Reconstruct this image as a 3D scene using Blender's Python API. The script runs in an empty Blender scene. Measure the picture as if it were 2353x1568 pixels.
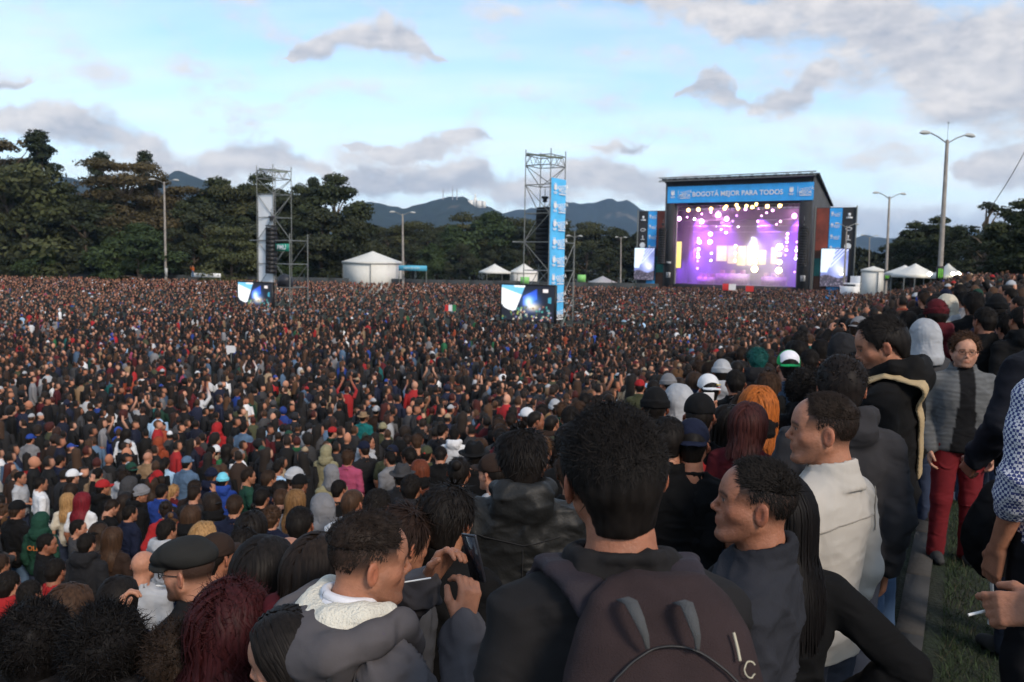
import bpy, math, random
import numpy as np
from mathutils import Matrix, Vector
R = math.radians
SC = bpy.context.scene
COL = SC.collection
# ------------------------------------------------------------------ camera
FD, CXD, CYD = 1961.0, 1176.5, 784.0          # focal length and centre for a 2353 x 1568 frame
CZ = 2.1
TH = math.atan((CYD - 600.0) / FD)            # tilted down
RO = 0.018                                     # slight roll
_f = np.array((0, math.cos(TH), -math.sin(TH)))
_r0 = np.array((1.0, 0, 0)); _u0 = np.array((0, math.sin(TH), math.cos(TH)))
_r = _r0 * math.cos(RO) + _u0 * math.sin(RO)
_u = _u0 * math.cos(RO) - _r0 * math.sin(RO)
CAM = np.array((0, 0, CZ))
def at(dx, dy, Y):
    """world point seen at (dx, dy) of the photograph at ground distance Y in front of the camera"""
    d = _f + (dx - CXD) / FD * _r + (CYD - dy) / FD * _u
    return CAM + d * (Y / d[1])
def proj(p):
    q = np.asarray(p, float) - CAM
    w = q @ _f
    return np.stack((CXD + FD * (q @ _r) / w, CYD - FD * (q @ _u) / w, w), -1)
cd = bpy.data.cameras.new('camera')
cam = bpy.data.objects.new('camera', cd); COL.objects.link(cam)
cd.sensor_width = 36.0; cd.lens = 30.0; cd.clip_start = 0.05; cd.clip_end = 30000
cam.matrix_world = Matrix(((_r[0], _u[0], -_f[0], CAM[0]), (_r[1], _u[1], -_f[1], CAM[1]), (_r[2], _u[2], -_f[2], CAM[2]), (0, 0, 0, 1)))
cd.dof.use_dof = True; cd.dof.focus_distance = 2.6; cd.dof.aperture_fstop = 6.3
SC.camera = cam
# ------------------------------------------------------------------ world, sun, exposure
SUN_EL, SUN_AZ = R(34), R(150)                 # azimuth clockwise from +Y: behind, to the right
W = bpy.data.worlds.new('World'); SC.world = W; W.use_nodes = True
def build_sky():
    nt = W.node_tree; N = nt.nodes; L = nt.links; N.clear()
    out = N.new('ShaderNodeOutputWorld'); bg = N.new('ShaderNodeBackground'); bg.inputs[1].default_value = .1
    L.new(bg.outputs[0], out.inputs[0])
    sky = N.new('ShaderNodeTexSky'); sky.sky_type = 'NISHITA'; sky.sun_disc = False
    sky.sun_elevation = SUN_EL; sky.sun_rotation = SUN_AZ; sky.altitude = 2600; sky.air_density = 1.0; sky.dust_density = 2.2; sky.ozone_density = 1.6
    tc = N.new('ShaderNodeTexCoord'); D = tc.outputs['Generated']
    def m(op, a, b=None, c=None):
        n = N.new('ShaderNodeMath'); n.operation = op
        for i, x in enumerate((a, b, c)):
            if x is None: continue
            if hasattr(x, 'links') or hasattr(x, 'is_linked'): L.new(x, n.inputs[i])
            else: n.inputs[i].default_value = x
        return n.outputs[0]
    def vm(op, a, b=None, s=None):
        n = N.new('ShaderNodeVectorMath'); n.operation = op
        L.new(a, n.inputs[0])
        if b is not None:
            if hasattr(b, 'is_linked'): L.new(b, n.inputs[1])
            else: n.inputs[1].default_value = b
        if s is not None:
            if hasattr(s, 'is_linked'): L.new(s, n.inputs['Scale'])
            else: n.inputs['Scale'].default_value = s
        return n.outputs['Value'] if op in ('DOT_PRODUCT', 'LENGTH') else n.outputs['Vector']
    def noise(vec, sc, det=6, rough=.55, color=False):
        n = N.new('ShaderNodeTexNoise'); n.inputs['Scale'].default_value = sc; n.inputs['Detail'].default_value = det; n.inputs['Roughness'].default_value = rough
        L.new(vec, n.inputs['Vector']); return n.outputs['Color' if color else 'Fac']
    def ss(x, a, b, lo=0., hi=1.):
        n = N.new('ShaderNodeMapRange'); n.interpolation_type = 'SMOOTHSTEP'; L.new(x, n.inputs[0])
        n.inputs[1].default_value = a; n.inputs[2].default_value = b; n.inputs[3].default_value = lo; n.inputs[4].default_value = hi; return n.outputs[0]
    def mixc(f, a, b):
        n = N.new('ShaderNodeMix'); n.data_type = 'RGBA'
        if hasattr(f, 'is_linked'): L.new(f, n.inputs[0])
        else: n.inputs[0].default_value = f
        for i, x in ((6, a), (7, b)):
            if hasattr(x, 'is_linked'): L.new(x, n.inputs[i])
            else: n.inputs[i].default_value = (*x, 1)
        return n.outputs[2]
    # domain warp
    w = vm('SUBTRACT', noise(D, 8, 4, .6, True), (.5, .5, .5)); Dw = vm('ADD', D, vm('SCALE', w, s=.11))
    def shift(dv):
        sp = N.new('ShaderNodeSeparateXYZ'); L.new(dv, sp.inputs[0])
        az = m('MULTIPLY_ADD', m('ARCTAN2', sp.outputs[0], sp.outputs[1]), .5, .5)
        hl = m('SQRT', m('ADD', m('MULTIPLY', sp.outputs[0], sp.outputs[0]), m('MULTIPLY', sp.outputs[1], sp.outputs[1])))
        el = m('DIVIDE', sp.outputs[2], m('MAXIMUM', hl, .02)); val = None
        for lay_ in CLOUDS:
            cr = N.new('ShaderNodeValToRGB'); L.new(az, cr.inputs[0]); cr.color_ramp.interpolation = 'LINEAR'; E = cr.color_ramp.elements
            for i, (cx, cy, ry, wt) in enumerate(lay_):
                c = _f + (cx - CXD) / FD * _r + (CYD - cy) / FD * _u; t = .5 + .5 * math.atan2(c[0], c[1]); e_ = c[2] / math.hypot(c[0], c[1])
                q = E[i] if i < 2 else E.new(t)
                q.position = t; q.color = (e_, (max(ry, .5) / FD) ** 2 * 100, wt, 1)
            sc = N.new('ShaderNodeSeparateColor'); L.new(cr.outputs[0], sc.inputs[0])
            r_ = m('DIVIDE', m('ABSOLUTE', m('SUBTRACT', el, sc.outputs[0])), m('SQRT', m('MULTIPLY', sc.outputs[1], .01)))
            v = m('MAXIMUM', m('MULTIPLY', m('SUBTRACT', 1.0, r_), sc.outputs[2]), -2.0)
            val = v if val is None else m('MAXIMUM', val, v)
        return val
    dens = shift(Dw)
    # stretched noise: clouds are wider than tall
    st = N.new('ShaderNodeMapping'); st.inputs['Scale'].default_value = (1, 1, 1.9); L.new(D, st.inputs[0]); S = st.outputs[0]
    n1 = noise(S, 12, 7, .6)
    # scattered clouds elsewhere in the sky, on a layer overhead
    sx = N.new('ShaderNodeSeparateXYZ'); L.new(D, sx.inputs[0])
    lay = vm('SCALE', D, s=m('DIVIDE', 1.0, m('ADD', m('MAXIMUM', sx.outputs[2], 0.), .18)))
    far = m('MULTIPLY', m('SUBTRACT', noise(lay, .9, 2, .5), .46), 3.0)
    outside = ss(vm('DOT_PRODUCT', D, tuple(_f)), .80, .62)
    dens = m('MAXIMUM', dens, m('MULTIPLY', far, outside))
    cov = ss(m('ADD', dens, m('MULTIPLY', m('SUBTRACT', n1, .5), 3.1)), -.1, .75)
    # light: thin and sun-facing parts warm, thick undersides grey-lilac
    n2 = noise(vm('ADD', S, (-.012, -.006, .022)), 12, 4, .6)
    lit = m('MULTIPLY_ADD', m('SUBTRACT', n1, n2), 3.2, .5)
    big = noise(S, 4.2, 2, .5)
    thick = ss(m('ADD', dens, m('MULTIPLY', m('SUBTRACT', big, .5), 1.8)), -.05, .6)
    grey = mixc(thick, (4.3, 4.25, 4.4), (2.9, 2.95, 3.3))
    ccol = mixc(m('MINIMUM', m('MAXIMUM', lit, 0.), 1.), grey, (5.2, 4.9, 4.75))
    lowg = ss(sx.outputs[2], .10, .02)
    ccol = mixc(m('MULTIPLY', lowg, .55), ccol, (2.5, 2.8, 3.35))
    # cirrus veil, paler towards the horizon
    cm = N.new('ShaderNodeMapping'); cm.inputs['Rotation'].default_value = (0, 0, .6); cm.inputs['Scale'].default_value = (.8, 2.2, 1); L.new(lay, cm.inputs[0])
    cir = ss(noise(cm.outputs[0], 1.1, 4, .5), .30, .78)
    hz = ss(sx.outputs[2], .30, .0)
    veil = m('MINIMUM', m('ADD', m('MULTIPLY', cir, .48), m('MULTIPLY', hz, .74)), .93)
    mu = N.new('ShaderNodeMix'); mu.data_type = 'RGBA'; mu.blend_type = 'MULTIPLY'; mu.inputs[0].default_value = 1; L.new(sky.outputs[0], mu.inputs[6]); mu.inputs[7].default_value = (*SKYMUL, 1)
    base = mixc(veil, mu.outputs[2], (6.3, 6.75, 6.95))
    L.new(mixc(m('MULTIPLY', cov, .93), base, ccol), bg.inputs[0])
SKYMUL = (1.16, 1.42, 1.38)
CLOUDS = [
    [(600, 110, 0, 0), (690, 110, 0, .8), (740, 105, 28, 1), (800, 88, 48, 1), (870, 95, 60, 1), (950, 125, 38, 1), (1030, 145, 10, .8), (1060, 145, 0, 0), (1300, -40, 0, .5), (1450, -50, 50, 1), (1600, -10, 75, 1), (1720, 40, 105, 1), (1850, 40, 115, 1), (1940, 70, 145, 1.1), (2050, 115, 165, 1.2), (2200, 150, 190, 1.2), (2353, 190, 230, 1.2), (2600, 200, 200, 0)],
    [(-300, 250, 20, 0), (-60, 215, 22, .9), (40, 215, 14, .8), (75, 215, 0, 0), (800, 355, 0, .5), (900, 355, 24, 1), (1000, 333, 36, 1), (1085, 310, 32, 1), (1130, 303, 0, .5), (1350, 345, 0, .5), (1425, 343, 18, .9), (1510, 343, 0, .4), (1565, 240, 0, .5), (1600, 228, 30, 1), (1645, 195, 62, 1), (1695, 200, 40, .9), (1718, 218, 12, .6), (1770, 212, 38, 1), (1850, 188, 52, 1), (1935, 165, 40, .8), (1960, 180, 0, 0), (2190, 390, 0, .4), (2260, 392, 28, 1), (2353, 380, 55, 1), (2600, 370, 60, 0)],
    [(-400, 300, 50, 0), (-100, 300, 55, 1), (0, 300, 42, 1), (110, 322, 52, 1), (260, 322, 66, 1), (380, 350, 60, 1), (470, 375, 45, 1), (600, 385, 50, 1), (720, 402, 28, .9), (790, 430, 25, .9), (870, 430, 40, 1), (1000, 425, 50, 1.1), (1150, 415, 55, 1.1), (1300, 420, 62, 1.2), (1450, 432, 55, 1.1), (1560, 440, 42, 1), (1800, 470, 30, .9), (1950, 488, 50, 1), (2070, 512, 62, 1.1), (2250, 500, 55, 1), (2600, 470, 60, 0)]]
build_sky()
sl_ = bpy.data.lights.new('sun', 'SUN'); sl_.energy = 1.8; sl_.angle = R(14); sl_.color = (1, .86, .72)
so_ = bpy.data.objects.new('sun', sl_); COL.objects.link(so_)
_sd = np.array((math.sin(SUN_AZ) * math.cos(SUN_EL), math.cos(SUN_AZ) * math.cos(SUN_EL), math.sin(SUN_EL)))
so_.rotation_euler = Vector(_sd).to_track_quat('Z', 'Y').to_euler(); so_.location = (0, 0, 60)
vs = SC.view_settings; vs.view_transform = 'Standard'; vs.look = 'None'; vs.gamma = 1; vs.exposure = .84; vs.use_curve_mapping = False
SC.cycles.use_denoising = True; SC.cycles.max_bounces = 6; SC.cycles.diffuse_bounces = 3; SC.cycles.glossy_bounces = 2; SC.cycles.transparent_max_bounces = 8; SC.cycles.volume_bounces = 1
SC.cycles.use_adaptive_sampling = True; SC.cycles.adaptive_threshold = .02
# ------------------------------------------------------------------ mesh helpers
rng = np.random.default_rng(7)
random.seed(7)
def mesh(name, v, f, smooth=True, col=None, mats=None, midx=None):
    """v (n,3); f (m,4) or (m,3) int array, or list of such arrays"""
    me = bpy.data.meshes.new(name)
    fs = f if isinstance(f, list) else [f]
    fs = [np.asarray(a, np.int32) for a in fs if len(a)]
    v = np.asarray(v, np.float32)
    me.vertices.add(len(v)); me.vertices.foreach_set('co', v.ravel())
    tot = np.concatenate([np.full(len(a), a.shape[1], np.int32) for a in fs])
    li = np.concatenate([a.ravel() for a in fs])
    me.loops.add(len(li)); me.loops.foreach_set('vertex_index', li)
    me.polygons.add(len(tot))
    st = np.zeros(len(tot), np.int32); st[1:] = np.cumsum(tot)[:-1]
    me.polygons.foreach_set('loop_start', st); me.polygons.foreach_set('loop_total', tot)
    if smooth: me.polygons.foreach_set('use_smooth', np.ones(len(tot), bool))
    if mats:
        for m in (mats if isinstance(mats, (list, tuple)) else [mats]): me.materials.append(m)
    if midx is not None: me.polygons.foreach_set('material_index', np.asarray(midx, np.int32))
    if col is not None:
        at_ = me.color_attributes.new('Col', 'FLOAT_COLOR', 'POINT')
        c = np.ones((len(v), 4), np.float32); c[:, :3] = col
        at_.data.foreach_set('color', c.ravel())
    me.update(calc_edges=True); me.validate()
    return me
def obj(name, me, parent=None, loc=None, rot=None, scale=None, color=None):
    o = bpy.data.objects.new(name, me); COL.objects.link(o)
    if parent is not None: o.parent = parent
    if loc is not None: o.location = loc
    if rot is not None: o.rotation_euler = rot
    if scale is not None: o.scale = scale
    if color is not None: o.color = (*color[:3], 1)
    return o
def tag(o, label=None, cat=None, group=None, kind=None):
    if label: o['label'] = label
    if cat: o['category'] = cat
    if group: o['group'] = group
    if kind: o['kind'] = kind
    return o
def empty(name, loc=(0, 0, 0), rz=0, s=1.0):
    o = bpy.data.objects.new(name, None); COL.objects.link(o)
    o.location = loc; o.rotation_euler = (0, 0, rz); o.scale = (s, s, s) if np.isscalar(s) else s
    o.empty_display_size = .2
    return o
class MB:
    """collects quads / tris"""
    def __init__(s): s.v = []; s.q = []; s.t = []; s.n = 0
    def add(s, v, q=None, t=None):
        v = np.asarray(v, float).reshape(-1, 3)
        if q is not None and len(q): s.q.append(np.asarray(q, int).reshape(-1, 4) + s.n)
        if t is not None and len(t): s.t.append(np.asarray(t, int).reshape(-1, 3) + s.n)
        s.v.append(v); s.n += len(v); return s
    def box(s, c, d, M=None):
        c = np.asarray(c, float); d = np.asarray(d, float) / 2
        v = np.array([[x, y, z] for x in (-1, 1) for y in (-1, 1) for z in (-1, 1)]) * d
        if M is not None: v = v @ np.asarray(M).T
        return s.add(v + c, [[0, 1, 3, 2], [4, 6, 7, 5], [0, 4, 5, 1], [2, 3, 7, 6], [0, 2, 6, 4], [1, 5, 7, 3]])
    def tube(s, pts, r, n=8, cap=True):
        pts = np.asarray(pts, float); m = len(pts)
        r = np.broadcast_to(np.asarray(r, float), (m,))
        T = np.gradient(pts, axis=0); T /= np.linalg.norm(T, axis=1, keepdims=True) + 1e-12
        ref = np.array((0, 0, 1.0)) if abs(T[0][2]) < .9 else np.array((1.0, 0, 0))
        A = np.cross(T, ref); A /= np.linalg.norm(A, axis=1, keepdims=True) + 1e-12
        B = np.cross(T, A); a = np.arange(n) / n * 2 * np.pi
        v = pts[:, None] + r[:, None, None] * (np.cos(a)[None, :, None] * A[:, None] + np.sin(a)[None, :, None] * B[:, None])
        i = np.arange(m - 1)[:, None] * n; j = np.arange(n)[None]; k = (j + 1) % n
        q = np.stack((i + j, i + k, i + n + k, i + n + j), -1).reshape(-1, 4)
        s.add(v.reshape(-1, 3), q[:, ::-1])
        if cap:
            for base, p, flip in ((0, pts[0], 0), ((m - 1) * n, pts[-1], 1)):
                ring = v.reshape(-1, 3)[base:base + n]
                t = [[n, (x + 1) % n, x] if flip else [n, x, (x + 1) % n] for x in range(n)]
                s.add(np.vstack((ring, p)), None, t)
        return s
    def mesh(s, name, mat=None, smooth=False, col=None):
        f = []
        if s.q: f.append(np.vstack(s.q))
        if s.t: f.append(np.vstack(s.t))
        return mesh(name, np.vstack(s.v), f, smooth, col, mat)
    def build(s, name, mat, parent=None, smooth=False, **k):
        return obj(name, s.mesh(name, mat, smooth), parent, **k)
# ------------------------------------------------------------------ materials
MATS = {}
def mat(name, color=(.5, .5, .5), rough=.7, src=None, bump=0, bscale=40, vary=0, vscale=6, metal=0, emit=None, estr=0, spec=.5, sss=0, trans=0, sheen=0, coords='Object', wrinkle=0, streak=0):
    """src: None (constant) | 'obj' (object colour) | 'attr' (Col attribute)"""
    if name in MATS: return MATS[name]
    m = bpy.data.materials.new(name); m.use_nodes = True; MATS[name] = m
    nt = m.node_tree; N = nt.nodes; L = nt.links; b = N['Principled BSDF']
    b.inputs['Roughness'].default_value = rough; b.inputs['Metallic'].default_value = metal
    b.inputs['Specular IOR Level'].default_value = spec
    b.inputs['Base Color'].default_value = (*color, 1)
    out = None
    if src == 'obj': out = N.new('ShaderNodeObjectInfo').outputs['Color']
    elif src == 'attr':
        a = N.new('ShaderNodeAttribute'); a.attribute_name = 'Col'; out = a.outputs['Color']
    elif src == 'attrobj':
        a = N.new('ShaderNodeAttribute'); a.attribute_name = 'Col'; oi = N.new('ShaderNodeObjectInfo'); mo = N.new('ShaderNodeMix'); mo.data_type = 'RGBA'; mo.blend_type = 'MULTIPLY'; mo.inputs[0].default_value = 1
        L.new(a.outputs['Color'], mo.inputs[6]); L.new(oi.outputs['Color'], mo.inputs[7]); out = mo.outputs[2]
    tc = N.new('ShaderNodeTexCoord')
    if vary:
        nz = N.new('ShaderNodeTexNoise'); nz.inputs['Scale'].default_value = vscale; nz.inputs['Detail'].default_value = 5
        if streak:
            sm = N.new('ShaderNodeMapping'); sm.inputs['Scale'].default_value = (1, 1, streak); L.new(tc.outputs[coords], sm.inputs[0]); L.new(sm.outputs[0], nz.inputs['Vector'])
        else: L.new(tc.outputs[coords], nz.inputs['Vector'])
        mr = N.new('ShaderNodeMapRange'); mr.inputs[1].default_value = .25; mr.inputs[2].default_value = .75
        mr.inputs[3].default_value = 1 - vary; mr.inputs[4].default_value = 1 + vary
        L.new(nz.outputs['Fac'], mr.inputs[0])
        mx = N.new('ShaderNodeMix'); mx.data_type = 'RGBA'; mx.blend_type = 'MULTIPLY'; mx.inputs[0].default_value = 1
        if out is not None: L.new(out, mx.inputs[6])
        else: mx.inputs[6].default_value = (*color, 1)
        L.new(mr.outputs[0], mx.inputs[7]); out = mx.outputs[2]
    if out is not None: L.new(out, b.inputs['Base Color'])
    if bump:
        nz = N.new('ShaderNodeTexNoise'); nz.inputs['Scale'].default_value = bscale; nz.inputs['Detail'].default_value = 4
        L.new(tc.outputs[coords], nz.inputs['Vector'])
        bp = N.new('ShaderNodeBump'); bp.inputs['Strength'].default_value = bump; bp.inputs['Distance'].default_value = .01
        L.new(nz.outputs['Fac'], bp.inputs['Height']); L.new(bp.outputs['Normal'], b.inputs['Normal'])
        if wrinkle:
            mp = N.new('ShaderNodeMapping'); mp.inputs['Scale'].default_value = (1, 1, 1.7); mp.inputs['Rotation'].default_value = (.35, .3, 0); L.new(tc.outputs[coords], mp.inputs[0])
            wz = N.new('ShaderNodeTexNoise'); wz.noise_type = 'RIDGED_MULTIFRACTAL'; wz.inputs['Scale'].default_value = 7; wz.inputs['Detail'].default_value = 3; wz.inputs['Distortion'].default_value = .9; L.new(mp.outputs[0], wz.inputs['Vector'])
            wb = N.new('ShaderNodeBump'); wb.inputs['Strength'].default_value = wrinkle; wb.inputs['Distance'].default_value = .03; L.new(wz.outputs['Fac'], wb.inputs['Height']); L.new(wb.outputs['Normal'], bp.inputs['Normal'])
    if emit is not None:
        b.inputs['Emission Color'].default_value = (*emit, 1); b.inputs['Emission Strength'].default_value = estr
    if sss:
        b.inputs['Subsurface Weight'].default_value = sss; b.inputs['Subsurface Radius'].default_value = (1, .35, .2); b.inputs['Subsurface Scale'].default_value = .008
    if sheen:
        b.inputs['Sheen Weight'].default_value = sheen; b.inputs['Sheen Roughness'].default_value = .5
    return m
# ------------------------------------------------------------------ noise
def _h(i, j, k, s):
    n = (i * 374761393 + j * 668265263 + k * 2147483647 + s * 1274126177) & 0xffffffff
    n = ((n ^ (n >> 13)) * 1274126177) & 0xffffffff
    return ((n ^ (n >> 16)) & 0xffff) / 65535.0
def vnoise(p, s=0):
    p = np.asarray(p, float); i = np.floor(p).astype(np.int64); f = p - i; f = f * f * (3 - 2 * f)
    r = 0
    for a in (0, 1):
        for b in (0, 1):
            for c in (0, 1):
                w = (f[..., 0] if a else 1 - f[..., 0]) * (f[..., 1] if b else 1 - f[..., 1]) * (f[..., 2] if c else 1 - f[..., 2])
                r = r + w * _h(i[..., 0] + a, i[..., 1] + b, i[..., 2] + c, s)
    return r
def fbm(p, o=4, s=0):
    r = 0; a = .5
    for k in range(o):
        r = r + a * vnoise(np.asarray(p) * 2 ** k + 17.3 * k, s + k); a *= .5
    return r
# ------------------------------------------------------------------ implicit surfaces
def axis(lo, hi, h, fine=()):
    x = [lo]
    while x[-1] < hi:
        st = h
        for a, b, hf in fine:
            if a - h <= x[-1] <= b: st = min(st, hf)
        x.append(x[-1] + st)
    return np.array(x)
class G:
    def __init__(s, xs, ys, zs, big=.12):
        s.xs, s.ys, s.zs = xs, ys, zs
        s.D = np.full((len(xs), len(ys), len(zs)), big, np.float32); s.big = big
    def sub(s, lo, hi):
        o = []
        for ax, a, b in zip((s.xs, s.ys, s.zs), lo, hi):
            i = max(0, np.searchsorted(ax, a) - 1); j = min(len(ax), np.searchsorted(ax, b) + 1)
            o.append(slice(i, max(j, i + 1)))
        return tuple(o)
    def pts(s, sl):
        return s.xs[sl[0]][:, None, None], s.ys[sl[1]][None, :, None], s.zs[sl[2]][None, None, :]
    def mix(s, sl, d, k, op='u'):
        a = s.D[sl]
        if op == 'u':
            h = np.clip(.5 + .5 * (d - a) / k, 0, 1); s.D[sl] = d * (1 - h) + a * h - k * h * (1 - h)
        elif op == 's':   # subtract
            d = -d; h = np.clip(.5 - .5 * (d - a) / k, 0, 1); s.D[sl] = d * (1 - h) + a * h + k * h * (1 - h)
        else: s.D[sl] = np.maximum(a, d)
    def cap(s, a, b, ra, rb=None, k=.02, op='u', m=.04):
        a = np.asarray(a, float); b = np.asarray(b, float); rb = ra if rb is None else rb
        mr = max(ra, rb) + k + m
        sl = s.sub(np.minimum(a, b) - mr, np.maximum(a, b) + mr); X, Y, Z = s.pts(sl)
        ba = b - a; l2 = ba @ ba + 1e-12
        t = np.clip(((X - a[0]) * ba[0] + (Y - a[1]) * ba[1] + (Z - a[2]) * ba[2]) / l2, 0, 1)
        d = np.sqrt((X - a[0] - t * ba[0]) ** 2 + (Y - a[1] - t * ba[1]) ** 2 + (Z - a[2] - t * ba[2]) ** 2) - (ra + t * (rb - ra))
        s.mix(sl, d, k, op); return s
    def chain(s, pts, rs, k=.02, op='u'):
        for i in range(len(pts) - 1): s.cap(pts[i], pts[i + 1], rs[i], rs[i + 1], k, op)
        return s
    def ell(s, c, r, M=None, k=.02, op='u', m=.04):
        c = np.asarray(c, float); r = np.asarray(r, float); e = (r if M is None else np.full(3, r.max())) + k + m
        sl = s.sub(c - e, c + e); X, Y, Z = s.pts(sl); X, Y, Z = X - c[0], Y - c[1], Z - c[2]
        if M is not None:
            M = np.asarray(M); X, Y, Z = (M[0, i] * X + M[1, i] * Y + M[2, i] * Z for i in range(3))
        k0 = np.sqrt((X / r[0]) ** 2 + (Y / r[1]) ** 2 + (Z / r[2]) ** 2)
        k1 = np.sqrt((X / r[0] ** 2) ** 2 + (Y / r[1] ** 2) ** 2 + (Z / r[2] ** 2) ** 2) + 1e-9
        s.mix(sl, k0 * (k0 - 1) / k1, k, op); return s
    def loft(s, prof, k=.02, op='u', inf=0., sq=2.0):
        """profile rows (z, half width, half depth, centre y [, centre x])"""
        P = np.array([list(p) + [0] * (5 - len(p)) for p in prof], float); P = P[np.argsort(P[:, 0])]
        z0, z1 = P[0, 0], P[-1, 0]; w = P[:, 1].max() + inf + k + .05; dd = P[:, 2].max() + inf + k + .05
        sl = s.sub((P[:, 4].min() - w, P[:, 3].min() - dd, z0 - .06 - inf), (P[:, 4].max() + w, P[:, 3].max() + dd, z1 + .06 + inf)); X, Y, Z = s.pts(sl)
        zc = np.clip(Z, z0, z1)
        hw = np.interp(zc, P[:, 0], P[:, 1]) + inf; hd = np.interp(zc, P[:, 0], P[:, 2]) + inf
        cy = np.interp(zc, P[:, 0], P[:, 3]); cx = np.interp(zc, P[:, 0], P[:, 4])
        q = (np.abs((X - cx) / hw) ** sq + np.abs((Y - cy) / hd) ** sq) ** (1 / sq)
        d = (q - 1) * np.minimum(hw, hd)
        dz = np.abs(Z - zc); d = np.where(dz > 0, np.sqrt(np.maximum(d, 0) ** 2 + dz ** 2) * 1.0 + np.minimum(d, 0) * 0, d)
        s.mix(sl, d, k, op); return s
    def cut(s, n, c):
        """keep n.p <= c"""
        X, Y, Z = s.pts((slice(None),) * 3); s.D = np.maximum(s.D, n[0] * X + n[1] * Y + n[2] * Z - c).astype(np.float32); return s
    def pad(s):
        D = s.D; D[0], D[-1], D[:, 0], D[:, -1], D[:, :, 0], D[:, :, -1] = (s.big,) * 6; return s
    def net(s):
        D = s.D; S = D < 0; xs, ys, zs = s.xs, s.ys, s.zs
        c = np.zeros(tuple(np.array(D.shape) - 1), np.int8)
        for a in (0, 1):
            for b in (0, 1):
                for e in (0, 1): c += S[a:D.shape[0] - 1 + a, b:D.shape[1] - 1 + b, e:D.shape[2] - 1 + e]
        act = (c > 0) & (c < 8); I = np.argwhere(act); n = len(I)
        idx = np.full(act.shape, -1, np.int64); idx[act] = np.arange(n)
        acc = np.zeros((n, 3)); cnt = np.zeros(n)
        co = [np.array(q) for q in np.ndindex(2, 2, 2)]
        for p in range(8):
            for q in range(p + 1, 8):
                if np.abs(co[p] - co[q]).sum() != 1: continue
                A = I + co[p]; B = I + co[q]
                da = D[A[:, 0], A[:, 1], A[:, 2]]; db = D[B[:, 0], B[:, 1], B[:, 2]]
                m = (da < 0) != (db < 0); t = np.where(m, da / np.where(m, da - db, 1), 0)
                pa = np.stack((xs[A[:, 0]], ys[A[:, 1]], zs[A[:, 2]]), -1); pb = np.stack((xs[B[:, 0]], ys[B[:, 1]], zs[B[:, 2]]), -1)
                acc += np.where(m[:, None], pa + t[:, None] * (pb - pa), 0); cnt += m
        v = acc / np.maximum(cnt, 1)[:, None]
        F = []
        for ax in range(3):
            o1, o2 = [(1, 2), (2, 0), (0, 1)][ax]
            sl0 = [slice(None)] * 3; sl1 = [slice(None)] * 3; sl0[ax] = slice(0, -1); sl1[ax] = slice(1, None)
            for o in (o1, o2): sl0[o] = sl1[o] = slice(1, -1)
            s0, s1 = S[tuple(sl0)], S[tuple(sl1)]
            E = np.argwhere(s0 != s1)
            if not len(E): continue
            flip = s0[E[:, 0], E[:, 1], E[:, 2]]
            u1 = np.zeros(3, int); u1[o1] = 1; u2 = np.zeros(3, int); u2[o2] = 1
            base = E.copy(); base[:, o1] += 1; base[:, o2] += 1
            g = lambda a: idx[a[:, 0], a[:, 1], a[:, 2]]
            q = np.stack((g(base - u1 - u2), g(base - u2), g(base), g(base - u1)), -1)
            q[~flip] = q[~flip][:, ::-1]; F.append(q)
        F = np.vstack(F); F = F[(F >= 0).all(1)]
        return v, F
def vnorm(v, f):
    n = np.zeros_like(v); fn = np.cross(v[f[:, 2]] - v[f[:, 0]], v[f[:, 3 if f.shape[1] > 3 else 1]] - v[f[:, 1 if f.shape[1] > 3 else 0]])
    for i in range(f.shape[1]): np.add.at(n, f[:, i], fn)
    return n / (np.linalg.norm(n, axis=1, keepdims=True) + 1e-12)
def rotm(yaw=0, pitch=0, roll=0):
    """yaw>0 turns left, pitch>0 looks up (facing +Y)"""
    return np.array(Matrix.Rotation(yaw, 3, 'Z') @ Matrix.Rotation(pitch, 3, 'X') @ Matrix.Rotation(roll, 3, 'Y'))
# ------------------------------------------------------------------ ground
LDIR = np.array((math.sin(R(28)), math.cos(R(28)))); LN = np.array((-LDIR[1], LDIR[0]))   # edge of the bank, and left of it
def ground(x, y):
    s = LN[0] * np.asarray(x, float) + LN[1] * np.asarray(y, float) - .27
    z = np.interp(s, [-1e4, -.0, .05, .4, 1.0, 1.8, 2.7, 3.4, 6, 8, 9.7, 11, 14.5, 20, 30, 1e5], [.1, .1, -.02, -.06, -.33, -.62, -.95, -1.2, -2.1, -2.6, -2.95, -3.15, -3.58, -3.72, -3.75, -3.75])
    y = np.asarray(y, float); flat = np.clip((s - 4) / 12, 0, 1)
    z = z + .75 * np.clip((y - 50) / 80, 0, 1) * flat
    return z
def Pg(dx, Y, dz=0):
    """ground point below column dx of the photograph at distance Y"""
    p = at(dx, 640, Y); return np.array((p[0], Y, float(ground(p[0], Y)) + dz))
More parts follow.
